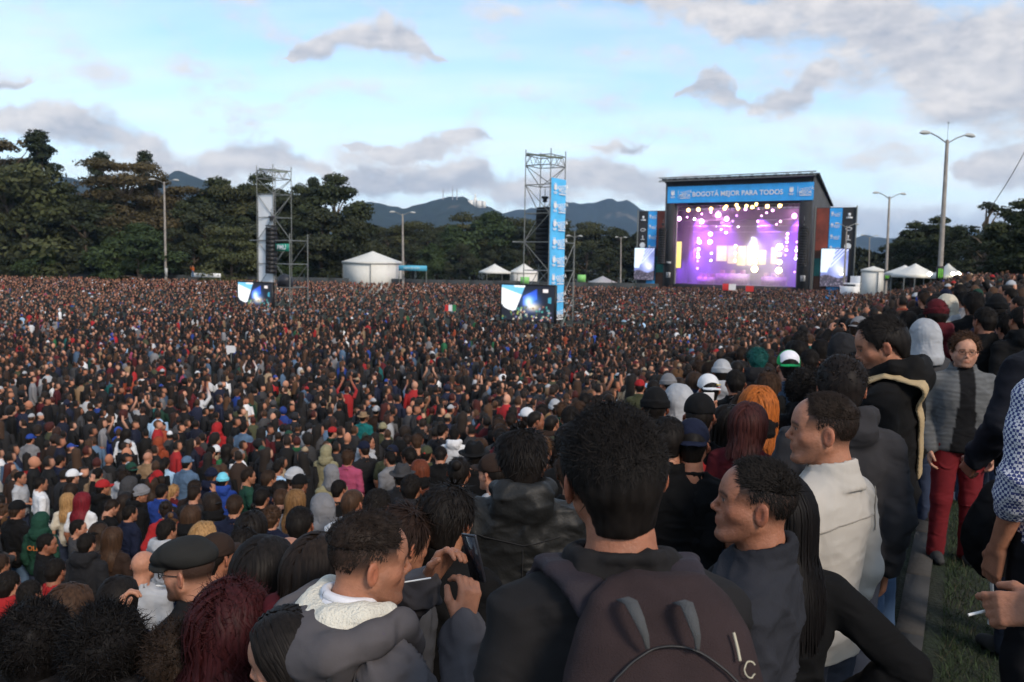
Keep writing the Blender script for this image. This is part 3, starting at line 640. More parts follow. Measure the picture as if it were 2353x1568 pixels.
def line_array(top, n, wv, hv, label, lean=.012):
    e = empty('speaker_array', tuple(top)); tag(e, label, 'loudspeaker', 'hanging loudspeaker columns'); b = MB(); b.box((0, 0, 0), (wv, .66, hv * .985), FRM); cab = b.mesh('speaker_cabinet', BLK)
    g = MB(); g.box(-BV * .345, (wv * .86, .02, hv * .74), FRM); gr = g.mesh('grille', mat('speaker_grille', (.010, .010, .011), .9, bump=.3, bscale=60))
    y = 0.
    for i in range(n):
        o = obj('speaker_cabinet', cab, e, loc=tuple(-EZ * hv * (i + .5) - BV * (lean * i * i * .06)), rot=(0, 0, 0)); obj('grille', gr, o)
    b = MB(); b.box((0, 0, .12), (wv * .8, .8, .12), FRM); b.build('flying_frame', BLK, e); b = MB(); b.tube([(0, 0, .15), (0, 0, 1.6)], .03, 6); b.build('hoist_chain', STEEL, e); b = MB(); b.tube([(0, 0, .55), (0, 0, .8)], .16, 10).tube([(0, 0, .8), (0, 0, .95)], .26, 10); b.build('chain_hoist', BLK, e)
    return e
def tower(A, L_, H, label, ext, lift=2.0, first=1.0):
    """scaffold tower: four standards, ledgers each lift, crossing braces, a lower side bay and a roof beam"""
    A = np.array(A, float); e = empty('scaffold_tower', tuple(A)); tag(e, label, 'scaffold tower', 'scaffold towers in the crowd')
    cs = [np.zeros(3), EV * L_, EV * L_ + BV * L_, BV * L_]; zs = np.arange(first, H - 1.6, lift)
    for c in cs: bar('standard', c - EZ * .1, c + EZ * (H + .25), .036, e)
    for k in range(4):
        a, b = cs[k], cs[(k + 1) % 4]
        for i, z in enumerate(zs):
            bar('ledger', a + EZ * z, b + EZ * z, .033, e)
            if i + 1 < len(zs): p, q = (a, b) if (i + k) % 2 else (b, a); bar('brace', p + EZ * z, q + EZ * zs[i + 1], .027, e)
        z1 = H - .85; bar('ledger', a + EZ * (z1 + .7), b + EZ * (z1 + .7), .035, e); bar('ledger', a + EZ * z1, b + EZ * z1, .035, e); bar('brace', (a if k % 2 else b) + EZ * zs[-1], (b if k % 2 else a) + EZ * z1, .03, e)
        for s in range(4): bar('lacing', a + (b - a) * s / 4 + EZ * (z1 + (.7 if s % 2 else 0)), a + (b - a) * (s + 1) / 4 + EZ * (z1 + (0 if s % 2 else .7)), .022, e)
    he = first + lift * math.floor((ext[2] - first) / lift); d = cs[1] + EV * 0 if ext[0] == 'e' else cs[2]
    base = [cs[2], cs[1]]; dirv = ext[1] * (EV if ext[0] == 'e' else BV); ends = [c + dirv for c in base]
    for p in ends: bar('standard', p - EZ * .1, p + EZ * ext[2], .045, e)
    for z in zs[zs <= ext[2]]:
        for a, b in zip(base, ends): bar('ledger', a + EZ * z, b + EZ * z, .04, e)
        bar('ledger', ends[0] + EZ * z, ends[1] + EZ * z, .04, e)
        if z + lift <= ext[2] + .1: bar('brace', base[0] + EZ * z, ends[0] + EZ * (z + lift), .032, e)
    bar('outrigger', cs[0] - EV * 1.0 + EZ * zs[3], ends[1] + EZ * zs[3], .05, e)
    c = (cs[0] + cs[2]) / 2 + EZ * (H - .12); b = MB(); b.box(c - EV * .1, (2.6, .13, .13), FRM @ np.array(Matrix.Rotation(.4, 3, 'Z')) @ np.array(Matrix.Rotation(.12, 3, 'Y'))); b.build('roof_beam', mat('green_grey_beam', (.20, .24, .18), .7), e)
    b = MB(); b.box(cs[0] * .5 + cs[2] * .5 + EZ * .9, (L_ * 1.3, L_ * 1.2, .08), FRM); b.build('work_deck', mat('plywood_deck', (.25, .22, .18), .9), e)
    return e, cs
# right tower with the blue banner
A1 = at(1203, 640, 61); A1[2] = ground(A1[0], A1[1]); T1, c1 = tower(A1, 2.05, 13.3, 'tall scaffold tower carrying the long blue banner near the middle', ('b', 1.6, 8.0), first=1.1)
B1 = empty('vertical_banner', tuple(A1 + c1[1])); tag(B1, 'long vertical light blue banner with white emblems on the scaffold tower', 'banner')
z0_, z1_ = -1.66 - A1[2], 7.9 - A1[2]; ob = EV * .09
cloth_sheet('sheet', ob + EZ * z0_, BV, EZ, 2.05, z1_ - z0_, CYANL, B1, amp=.10, nv=30, seed=3)
nb = np.cross(BV, EZ)
mb = MB()
for k in range(8):
    zc = z1_ - .75 - k * 1.26
    if k < 6: crest(mb, ob + nb * .06 + BV * .45 + EZ * zc, BV, .62)
    e_ = empty('emblem', (0, 0, 0)); e_.parent = B1; cityflag(ob + nb * .06 + BV * 1.45 + EZ * zc, BV, .78, e_, PWHITE)
mb.build('emblem_print', PWHITE, B1)
line_array(A1 + (c1[0] + c1[2]) / 2 + EZ * (5.75 - A1[2]), 12, 1.0, .32, 'black line of loudspeakers hanging in the tower beside the blue banner')
led_screen(at(1153, 734, 60.5) - BV * .0, EV, 4.3, 2.45, 'wide', 'bright video screen at the foot of the tower with the blue banner', legs=1.7, group='video screens on the delay towers')
# left tower
A2 = at(592, 640, 75); A2[2] = ground(A2[0], A2[1]); T2, c2 = tower(A2, 2.05, 13.2, 'scaffold tower with white cloth panel at the left of the crowd', ('e', 2.0, 7.6), first=1.0)
W2 = empty('white_cloth_panel', tuple(A2)); tag(W2, 'tall white cloth panel hung in the left scaffold tower', 'banner')
cloth_sheet('sheet', BV * .10 + EZ * (-.1 - A2[2]), EV, EZ, 2.0, 7.5, WCLOTH, W2, amp=.12, nv=24, seed=9)
line_array(A2 + EV * 1.95 - BV * .12 + EZ * (5.0 - A2[2] - .4), 11, .72, .36, 'black line of loudspeakers hanging in the left tower before white cloth')
led_screen(at(549, 711, 75.5) , EV, 4.3, 2.4, 'wide', 'bright video screen at the foot of the left scaffold tower', legs=1.7, group='video screens on the delay towers')
SG = empty('tower_sign', tuple(A2 + EV * 2.15 + EZ * (2.35 - A2[2] + .55))); tag(SG, 'small green sign with white letters on the left scaffold tower', 'sign')
b = MB(); b.box(EV * .95, (1.9, .06, .62), FRM); b.build('board', mat('sign_green', (.015, .24, .17), .6), SG); put(obj('lettering', TXT('PMU', PWHITE), SG), face_M(EV * .95 - BV * .05, EV) @ Matrix.Scale(.55, 4))
TB = empty('equipment_cover', tuple(A2 + EV * 2.3 + BV * .3 + EZ * 3.2)); tag(TB, 'dark tarpaulin over equipment below the green sign on left tower', 'tarpaulin')
g_ = G(axis(-.2, 2., .08), axis(-.9, .9, .08), axis(-.3, 1.4, .08)); g_.ell((.8, 0, .4), (.7, .55, .55)).ell((.4, 0, .1), (.4, .4, .5)).ell((1.2, .1, .2), (.35, .4, .6)); v_, f_ = g_.pad().net(); v_ = folds(v_, f_, .06, 4, 3, 3) if 'folds' in globals() else v_
obj('sheet', mesh('sheet', v_ @ FRM.T, f_, True, None, mat('dark_tarp', (.02, .022, .03), .5)), TB)
# ------------------------------------------------------------------ the stage
SO = np.array((25.7, 147., -3.0)); SWd, SDp = 24.6, 11.2
def SP(a, b, z): return SO + EV * a + BV * b + EZ * (z + 3.0)       # z absolute
def az(zx, zy):
    """stage-front coordinates of a point in the close view"""
    return (zx - 475) / 1210 * SWd, 2.1 + (609 - (600 + zy / 1.961) / 1.7408) * 140 / 1961
STG = empty('concert_stage', tuple(SO)); tag(STG, 'large concert stage with dark roof, blue top banner and purple light', 'stage')
DARK = mat('stage_scrim', (.025, .025, .028), .85, vary=.3, vscale=.6); GREYS = mat('stage_grey_scrim', (.075, .078, .085), .85, vary=.25, vscale=.5, bump=.4, bscale=1.2); INNER = mat('stage_black_drape', (.05, .045, .055), .9)
def sbox(name, a0, a1, b0, b1, z0, z1, m, parent=STG, o=SO):
    mb = MB(); c = SP((a0 + a1) / 2, (b0 + b1) / 2, (z0 + z1) / 2) - o; mb.box(c, (a1 - a0, b1 - b0, z1 - z0), FRM); return mb.build(name, m, parent)
def sprism(name, pts_bz, a0, a1, m, parent=STG):
    n = len(pts_bz); v = [SP(a, b, z) - SO for a in (a0, a1) for b, z in pts_bz]; mb = MB(); i = np.arange(n)
    mb.add(v, np.stack((i, (i + 1) % n, (i + 1) % n + n, i + n), -1), None); 
    mb.add(v, None, [[0, k, k + 1] for k in range(1, n - 1)] + [[n, n + k + 1, n + k] for k in range(1, n - 1)]); return mb.build(name, m, parent)
sprism('side_wall', [(0, -3), (SDp, -3), (SDp, 12.0), (1.2, 16.3), (0, 16.3)], SWd - .25, SWd, GREYS)
sprism('side_wall', [(0, -3), (SDp, -3), (SDp, 12.0), (1.2, 16.3), (0, 16.3)], 0, .25, GREYS)
sprism('roof', [(-.6, 16.35), (1.2, 16.6), (SDp + .3, 12.25), (SDp + .3, 12.05), (1.2, 16.35), (-.6, 16.1)], -.5, SWd + .35, DARK)
sbox('back_wall', .26, SWd - .26, SDp - .35, SDp - .05, -3, 11.9, INNER)
sbox('deck', .26, SWd - .26, .4, SDp - .4, -2.9, -1.3, DARK)
sbox('pillar', .26, 1.7, .0, 1.2, -3, 12.2, DARK); sbox('pillar', SWd - 2.1, SWd - .26, .0, 1.2, -3, 12.2, DARK)
sbox('fascia', .26, SWd - .26, .15, .4, 12.3, 15.95, DARK)
for z in (15.95, 16.55): bar('truss_chord', SP(-1.0, -.75, z) - SO, SP(SWd + .3, -.75, z + .1) - SO, .09, STG)
for k in range(14):
    a = -1 + k * 1.87; bar('truss_web', SP(a, -.75, 15.95) - SO, SP(a + .97, -.75, 16.55) - SO, .05, STG); bar('truss_web', SP(a + .97, -.75, 16.55) - SO, SP(min(a + 1.95, SWd + .3), -.75, 15.95) - SO, .05, STG)
for z in (11.9, 11.2): bar('lighting_truss_chord', SP(1.7, 1.0, z) - SO, SP(SWd - 2.1, 1.0, z) - SO, .08, STG)
for k in range(20):
    a = 1.8 + k * 1.02; bar('truss_web', SP(a, 1.0, 11.2) - SO, SP(a + .54, 1.0, 11.9) - SO, .04, STG); bar('truss_web', SP(a + .54, 1.0, 11.9) - SO, SP(a + 1.08, 1.0, 11.2) - SO, .04, STG)
for a in (1.8, SWd - 2.3): bar('truss_tower', SP(a, .9, -3) - SO, SP(a, .9, 12) - SO, .16, STG)
for k in range(3):
    for z in (9.6 - k * .9,): bar('lighting_truss_chord', SP(2, 3.4 + k * 2.4, z) - SO, SP(SWd - 2.3, 3.4 + k * 2.4, z) - SO, .10, STG)
# top banner with lettering
TBn = empty('stage_banner', tuple(SP(0, 0, 12.3))); tag(TBn, 'wide blue banner with white lettering across the stage top', 'banner'); o_ = SP(0, 0, 12.3)
cloth_sheet('sheet', SP(.35, -.02, 12.35) - o_, EV, EZ, SWd - .45, 2.75, CYAN, TBn, amp=.08, nu=40, nv=6, seed=5)
put(obj('lettering', TXT('BOGOTÁ MEJOR PARA TODOS', PWHITE), TBn), face_M(SP(12.3, -.11, 13.68) - o_, EV) @ Matrix.Scale(15.0 / (max(q.co.x for q in TXT('BOGOTÁ MEJOR PARA TODOS', PWHITE).vertices) * 2), 4))
for a in (1.35, 21.1):
    mb = MB(); crest(mb, SP(a, -.09, 13.75) - o_, EV, 1.05); mb.build('emblem', PWHITE, TBn); mb = MB(); mb.box(SP(a + .95, -.08, 13.7) - o_, (.04, .02, 1.5), FRM); mb.build('divider', PWHITE, TBn)
    e_ = empty('emblem', (0, 0, 0)); e_.parent = TBn; cityflag(SP(a + 2.15, -.09, 13.7) - o_, EV, 1.45, e_, PWHITE)
# wings with sponsor strips
REDB = mat('rust_red_print', (.23, .05, .03), .8, vary=.45, vscale=.7); TEALB = mat('teal_print', (.02, .16, .14), .8, vary=.4, vscale=1.2); DKB = mat('dark_banner_cloth', (.03, .03, .033), .85, vary=.2); BRN = mat('brown_print', (.10, .04, .02), .8, vary=.4, vscale=1)
def wing(a0, a1, order, label, sc):
    e = empty('stage_wing', tuple(SP(a0, 1, -3))); tag(e, label, 'banner tower', 'banner towers beside the stage'); o = np.array(e.location)
    sbox('backing', a0, a1, 1.1, 1.5, -3, 11.2, DARK, e, o)
    w = (a1 - a0) / 3
    for k, c in enumerate(order):
        x0 = a0 + k * w + .06; x1 = x0 + w - .12
        if c == 'dark':
            cloth_sheet('sponsor_sheet', SP(x0, 1.05, -2.6) - o, EV, EZ, x1 - x0, 13.7, DKB, e, amp=.05, seed=k)
            for q, z in enumerate((9.6, 7.9, 6.6)):
                mb = MB(); xc = (x0 + x1) / 2
                if q == 0: mb.box(SP(xc, .98, z) - o, (.9, .03, .22), FRM).box(SP(xc, .98, z + .45) - o, (.35, .03, .5), FRM)
                elif q == 1: mb.tube([SP(xc + .45 * math.cos(t), .98, z + .22 * math.sin(t)) - o for t in np.linspace(0, 6.28, 13)], .06, 5, False)
                else: mb.box(SP(xc, .98, z) - o, (.12, .03, .7), FRM).box(SP(xc, .98, z - .35) - o, (.7, .03, .12), FRM)
                mb.build('emblem', PWHITE, e)
            mb = MB(); mb.tube([SP(xc, .95, 5.25) - o, SP(xc, .99, 5.25) - o], .5, 14); mb.build('emblem', PWHITE, e)
        elif c == 'blue':
            cloth_sheet('blue_sheet', SP(x0, 1.03, -2.9) - o, EV, EZ, x1 - x0, 14., CYAN, e, amp=.06, seed=k + 3)
            mb = MB()
            for q in range(4): crest(mb, SP(x0 + .42, .97, 10.2 - q * 1.75) - o, EV, .55); 
            mb.build('emblem', PWHITE, e)
            for q in range(4): e2 = empty('emblem'); e2.parent = e; cityflag(SP(x0 + 1.15, .97, 10.1 - q * 1.75) - o, EV, .62, e2, PWHITE)
        else:
            for z0, z1, mm, nm in ((4.6, 11.1, REDB, 'red_sheet'), (3.4, 4.55, BRN, 'brown_sheet'), (.6, 3.35, TEALB, 'teal_sheet'), (-2.6, .55, BRN, 'brown_sheet')): cloth_sheet(nm, SP(x0, 1.05, z0) - o, EV, EZ, x1 - x0, z1 - z0, mm, e, amp=.05, seed=k + 7)
    for a in (a0 - .1, a1 + .1): bar('truss_tower', SP(a, .9, -3) - o, SP(a, .9, 11.4) - o, .1, e)
    return e
wing(-5.3, -.15, ('dark', 'blue', 'red'), 'dark, blue and red banner tower left of the stage', 0); wing(SWd + .2, 30.7, ('red', 'blue', 'dark'), 'red, blue and dark banner tower right of the stage', 0)
led_screen(SP(-5.6, .5, -.75), EV, 3.7, 5.5, 'tall', 'upright video screen left of the stage', group='upright screens beside the stage'); led_screen(SP(26.0, .5, -.95), EV, 4.0, 5.8, 'tall', 'upright video screen right of the stage', group='upright screens beside the stage')
line_array(SP(-.2, -.2, 8.0), 15, 1.3, .40, 'black loudspeaker column hanging at the left stage corner'); line_array(SP(23.4, -.5, 8.2), 15, 1.3, .40, 'black loudspeaker column hanging at the right stage corner')
for a in (1.0, 23.5):
    mb = MB(); e_ = empty('corner_emblem', tuple(SP(a, -.06, .2))); tag(e_, ('left' if a < 5 else 'right') + ' pair of small white signs on the stage corner pillar', 'sign', 'signs on the stage pillars'); b = MB(); b.box((0, 0, 0), (.75, .05, .9), FRM); b.build('board', mat('pale_print', (.4, .4, .4), .8), e_); put(obj('lettering', TXT('3', DKB), e_), face_M(-BV * .04, EV) @ Matrix.Scale(.9, 4)); b = MB(); b.box(EZ * 2.1, (.85, .05, .35), FRM); b.build('plate', mat('pale_print', (.4, .4, .4), .8), e_)
# stage lamps
LAMPM = {}
def lampmat(k, c, s):
    if k not in LAMPM: LAMPM[k] = mat('lamp_' + k, (.1, .1, .1), .4, emit=c, estr=s)
    return LAMPM[k]
WARM, PINK, VIOL, WHT, YEL = ((1, .60, .20), 7.0), ((1, .42, .95), 7), ((.62, .25, 1), 4), ((.9, .86, 1), 7), ((1, .90, .42), 10)
LC = dict(warm=WARM, pink=PINK, violet=VIOL, white=WHT, yellow=YEL)
hb = MB(); hb.tube([(0, .38, 0), (0, .05, 0)], [.22, .32], 10); HOUS = hb.mesh('housing', BLK, True)
lens_me = {}
LAMPS = [(675, 470, .62, 'warm', 1), (762, 467, .66, 'warm', 1), (870, 464, .62, 'warm', 1), (985, 462, .62, 'warm', 1), (998, 444, .5, 'warm', 1), (1082, 438, .55, 'warm', 1), (1096, 464, .6, 'warm', 1), (1163, 444, .55, 'warm', 1), (1157, 470, .5, 'pink', 1), (1211, 458, .62, 'warm', 1), (1243, 435, .55, 'warm', 1), (1330, 452, .66, 'warm', 1), (1429, 450, .66, 'warm', 1),
    (590, 538, .75, 'pink', 2), (783, 562, .85, 'pink', 3), (925, 510, .95, 'pink', 3), (998, 545, .75, 'pink', 3), (1545, 528, .75, 'pink', 3), (720, 542, .4, 'white', 3), (655, 526, .25, 'pink', 3), (783, 502, .3, 'pink', 3), (862, 488, .3, 'pink', 3), (1040, 468, .25, 'violet', 4), (1076, 518, .34, 'violet', 5), (1045, 562, .32, 'violet', 5), (1256, 468, .3, 'pink', 4), (1372, 482, .4, 'pink', 4), (1324, 500, .3, 'pink', 4), (1283, 522, .25, 'pink', 5), (1255, 566, .36, 'pink', 5), (1438, 568, .34, 'pink', 5), (1408, 590, .25, 'pink', 5), (1252, 602, .3, 'white', 6), (1270, 602, .25, 'white', 6), (1090, 604, .4, 'white', 6), (900, 602, .3, 'white', 6), (945, 628, .25, 'white', 6), (988, 655, .4, 'white', 6),
    (765, 728, .75, 'pink', 4), (757, 698, .3, 'pink', 4), (761, 788, .55, 'pink', 4), (758, 822, .4, 'pink', 4), (761, 850, .5, 'white', 4), (758, 885, .4, 'violet', 4), (758, 945, .42, 'violet', 4), (856, 665, .75, 'pink', 5), (856, 730, .8, 'pink', 5), (872, 822, .35, 'white', 5), (870, 882, .35, 'white', 5), (1076, 762, .36, 'yellow', 6), (1076, 822, .4, 'yellow', 6), (1076, 882, .4, 'yellow', 6),
    (1240, 755, .6, 'yellow', 6), (1249, 825, .85, 'yellow', 5), (1248, 885, .7, 'yellow', 5), (1246, 945, 1.05, 'yellow', 5), (1442, 765, 1.0, 'yellow', 5), (1442, 826, .6, 'yellow', 5), (1444, 886, .8, 'yellow', 5), (1443, 952, 1.0, 'yellow', 5), (1500, 665, .45, 'pink', 4), (1497, 698, .4, 'pink', 4), (1498, 728, .42, 'pink', 4), (1497, 790, .45, 'pink', 4), (1497, 760, .3, 'violet', 4), (1490, 830, .3, 'violet', 4), (1576, 726, .42, 'violet', 3), (1574, 765, .38, 'violet', 3), (1574, 790, .45, 'white', 3), (1574, 826, .42, 'violet', 3), (1572, 852, .45, 'white', 3), (1568, 955, .3, 'violet', 3)]
lamp_things = []
for zx, zy, d, c, dep in LAMPS:
    a, z = az(zx, zy); a -= dep * .28; z += dep * .05           # deeper in the stage: keep the place seen from the field
    e = empty('stage_lamp', tuple(SP(a, dep, z)), 0, 1.0); e.rotation_euler = (0, 0, math.atan2(EV[1], EV[0])); hs = obj('housing', HOUS, e, scale=(d / .5,) * 3)
    k = (c,)
    if k not in lens_me:
        b = MB(); b.tube([(0, .05, 0), (0, -.02, 0), (0, -.09, 0), (0, -.12, 0)], [.30, .30, .2, .05], 12); lens_me[k] = b.mesh('lens', lampmat(c, *LC[c]), True)
    obj('lens', lens_me[k], e, scale=(d / .64,) * 3); e['category'] = 'stage lamp'; e['group'] = 'lit lamps on the stage'; lamp_things.append((zx, zy, c, e))
for c in LC:
    for row, (y0, y1, nm) in enumerate(((0, 480, 'top row'), (480, 640, 'upper rig'), (640, 1000, 'lower half'))):
        l = sorted([t for t in lamp_things if t[2] == c and y0 <= t[1] < y1])
        for i, t in enumerate(l): t[3]['label'] = (dict(warm='warm amber', pink='pink', violet='violet', white='cold white', yellow='yellow-white')[c] + ' stage lamp in the ' + nm + (', ' + ORD[min(i, 19)] if len(l) > 1 else ''))
# LED panels at the back of the stage
PANY = mat('led_yellow', (.05, .05, .03), .5, emit=(1., .78, .24), estr=.75, vary=0); PANP = mat('led_pale', (.05, .05, .03), .5, emit=(1., .74, .36), estr=.62)
for i, (x0, x1, y0, y1, mm) in enumerate(((905, 995, 745, 872, PANY), (1003, 1083, 745, 892, PANP), (1088, 1160, 745, 905, PANY), (1168, 1262, 748, 905, PANP), (1270, 1330, 780, 895, PANY), (1372, 1428, 755, 890, PANP), (572, 618, 720, 935, PANY))):
    a0, zt = az(x0, y0); a1, zb = az(x1, y1); dep = 8 if i < 6 else 2; a0 -= dep * .28; a1 -= dep * .28
    e = empty('light_panel', tuple(SP(a0, dep, zb))); tag(e, ORD[i] + ' of the glowing yellow panels at the back of the stage' if i < 6 else 'narrow glowing yellow panel at the left stage edge', 'screen', 'yellow light panels on the stage'); o = np.array(e.location)
    sbox('display', a0, a1, dep, dep + .1, zb, zt, mm, e, o); sbox('cabinet', a0 - .05, a1 + .05, dep + .12, dep + .4, zb - .05, zt + .05, BLK, e, o)
# risers and instruments in silhouette
for i, (a, b, w, h) in enumerate(((9.5, 7.2, 5.5, 1.9), (16.6, 7.4, 3.8, 1.5), (5.0, 6.8, 3., 1.2))):
    e = empty('stage_riser', tuple(SP(a, b, -1.3))); tag(e, ('wide middle', 'right', 'left')[i] + ' dark riser with speckled front on the stage floor', 'riser', 'risers on the stage'); o = np.array(e.location); sbox('platform', a - w / 2, a + w / 2, b, b + 2, -1.3, -1.3 + h, mat('riser_front', (.20, .12, .14), .7, vary=.8, vscale=3), e, o)
    for k in range(3): mb = MB(); mb.tube([SP(a - w / 3 + k * w / 3, b + .8, -1.3 + h) - o, SP(a - w / 3 + k * w / 3, b + .8, -1.3 + h + .6) - o], .45, 10); mb.build('drum', mat('drum_shell', (.2, .1, .1), .4), e, True)
# purple light and smoke inside the stage
def spot(name, p, tgt, c, e, ang=60, r=.3):
    l = bpy.data.lights.new(name, 'SPOT'); l.energy = e; l.color = c; l.spot_size = R(ang); l.spot_blend = .6; l.shadow_soft_size = r; o = bpy.data.objects.new(name, l); COL.objects.link(o); o.location = p; o.rotation_euler = Vector(np.asarray(p) - np.asarray(tgt)).to_track_quat('Z', 'Y').to_euler(); return o
for i, (a, z, a2, z2, c, e) in enumerate(((4, 10, 6, 0, (.32, .06, 1), 10000), (9, 10, 8, 1, (.42, .09, 1), 10000), (15, 10, 17, 1, (.36, .07, 1), 10000), (21, 9.5, 20, 0, (.3, .06, 1), 10000), (4, 5, 2, -2, (.3, .08, 1), 11000), (14, 7, 13, 0, (.7, .7, 1), 6000), (21.5, 5, 23, -1, (.3, .08, 1), 10000))): spot('stage_spot', SP(a, 4.5, z), SP(a2, 9.5, z2), c, e, 75)
for _zx, _zy, _c, _e in [t for t in lamp_things if t[:2] in ((783, 562), (925, 510), (998, 545), (1545, 528), (765, 728), (856, 730), (1246, 945), (1443, 952), (1442, 765), (1249, 825))]:
    _l = bpy.data.lights.new('lamp_glow', 'POINT'); _l.energy = 280 if _c == 'pink' else 240; _l.color = (1, .35, .9) if _c == 'pink' else (1, .88, .5); _l.shadow_soft_size = .3; _o = bpy.data.objects.new('lamp_glow', _l); COL.objects.link(_o); _o.location = np.array(_e.location) - BV * .45
SMK = bpy.data.materials.new('stage_smoke'); SMK.use_nodes = True; SMK.node_tree.nodes.clear(); _o = SMK.node_tree.nodes.new('ShaderNodeOutputMaterial'); _v = SMK.node_tree.nodes.new('ShaderNodeVolumePrincipled'); _v.inputs['Density'].default_value = .055; _v.inputs['Color'].default_value = (.9, .9, .95, 1); _v.inputs['Anisotropy'].default_value = .2; SMK.node_tree.links.new(_v.outputs[0], _o.inputs['Volume'])
mb = MB(); mb.box(SP(SWd / 2, 6.0, 5.2), (20.4, 8.6, 13.), FRM); tag(mb.build('stage_smoke', SMK), 'purple lit smoke drifting inside the stage', 'smoke', None, 'stuff')
# ------------------------------------------------------------------ tents
TENT = mat('tent_cloth', (.66, .65, .60), .75, vary=.06, vscale=2); TENTG = mat('grey_tent_cloth', (.34, .34, .34), .8)
def tent(dx0, dx1, ytop, yeave, Y, label, walls=True, m=TENT, depth=None, rz=.35):
    p0, p1 = at(dx0, 620, Y), at(dx1, 620, Y); w = (p1[0] - p0[0]) * .80; cx = (p0[0] + p1[0]) / 2; zb = float(ground(cx, Y)); zt = at((dx0 + dx1) / 2, ytop, Y)[2]; ze = at((dx0 + dx1) / 2, yeave, Y)[2]; dp = depth or w
    e = empty('tent', (cx, Y + dp / 2, zb), rz); tag(e, label, 'tent', 'white tents round the field'); h = ze - zb; t = zt - zb; a, b = w / 2, dp / 2; mb = MB(); n = 7
    # concave pyramid roof
    ring = []
    for k in range(n):
        s = 1 - k / (n - 1); zz = h + (t - h) * (1 - s) ** 1.06
        sx, sy = max(a * s, .04), max(b * s, .04); ring += [(-sx, -sy, zz), (0, -sy, zz - .03 * s), (sx, -sy, zz), (sx, 0, zz - .03 * s), (sx, sy, zz), (0, sy, zz - .03 * s), (-sx, sy, zz), (-sx, 0, zz - .03 * s)]
    q = [[k * 8 + i, k * 8 + (i + 1) % 8, k * 8 + 8 + (i + 1) % 8, k * 8 + 8 + i] for k in range(n - 1) for i in range(8)]; mb.add(ring, q); rf = mb.build('roof', m, e)
    mb = MB()
    for x, y, w2, d2 in ((0, -b - .02, 2 * a + .06, .03), (0, b + .02, 2 * a + .06, .03), (-a - .02, 0, .03, 2 * b), (a + .02, 0, .03, 2 * b)): mb.box((x, y, h - .14), (w2, d2, .3))
    mb.build('valance', m, e)
    for x in (-a, a):
        for y in (-b, b): mb = MB(); mb.tube([(x * .98, y * .98, 0), (x * .98, y * .98, h)], .05, 6); mb.build('leg', STEEL, e)
    if walls:
        for nm, c, d in (('front_wall', (0, -b * .96, h / 2 - .1), (2 * a * .95, .03, h - .2)), ('side_wall', (-a * .96, 0, h / 2 - .1), (.03, 2 * b * .95, h - .2)), ('side_wall', (a * .96, 0, h / 2 - .1), (.03, 2 * b * .95, h - .2))):
            mb = MB(); mb.box(c, d); mb.build(nm, m, e)
    else: mb = MB(); mb.box((0, 0, .9), (2 * a * .8, .8, .5)); mb.build('counter', DKB, e)
    return e
tent(785, 911, 577, 602, 127, 'big white peaked tent with closed walls left of the middle', rz=.88); tent(1100, 1172, 607, 625, 132, 'left of the two small open white tents near the blue banner', False); tent(1172, 1236, 606, 625, 132, 'right of the two small white tents, behind the blue-banner tower'); tent(1356, 1420, 635, 650, 140, 'low grey tent between blue-banner tower and stage', True, TENTG)
tent(2055, 2130, 610, 628, 84, 'left white peaked tent under the right lamp posts', False); tent(2075, 2165, 606, 632, 78, 'middle white peaked tent before the dark trees on right', False); tent(2160, 2222, 606, 634, 74, 'right white tent beside the tallest lamp post', False)
tent(1990, 2040, 612, 620, 110, 'white flat walled tent between stage and right lamp posts', rz=.8)
# lit bulbs under the right tents
for i, (dx, dy, Y) in enumerate(((2136, 650 - 22, 77), (2190, 627, 73), (2203, 627, 73), (1934, 628, 118))):
    p = at(dx, dy + 3, Y); b = MB(); b.tube([p + (0, 0, .2), p, p - (0, 0, .12)], [.05, .2, .05], 8); tag(b.build('tent_lamp', lampmat('tent', (1, .9, .65), 10), None, True), ('lit bulb left under the middle right tent', 'left of two lit bulbs under the rightmost tent', 'right of two lit bulbs under the rightmost tent', 'lit bulb beside the right stage screen')[i], 'lamp', 'lit bulbs near the tents')
# box truck
p = Pg(1985, 118); e = empty('parked_truck', tuple(p), .5); tag(e, 'white box truck parked right of the stage', 'truck'); b = MB(); b.box((1.5, 0, 2.3), (5.5, 2.4, 2.9)); b.build('cargo_box', WCLOTH, e); b = MB(); b.box((-2.4, 0, 1.5), (1.9, 2.2, 1.7)).box((-2.1, 0, 2.5), (1.3, 2.1, .6)); b.build('cab', WCLOTH, e); b = MB(); b.box((-2.75, -.0, 2.35), (.3, 1.9, .6)); b.build('windscreen', mat('dark_glass', (.02, .025, .03), .1), e)
for x in (-2.3, 2.6):
    for y in (-1, 1): b = MB(); b.tube([(x, y * 1.0, .5), (x, y * 1.2, .5)], .5, 14); b.build('wheel', BLK, e)
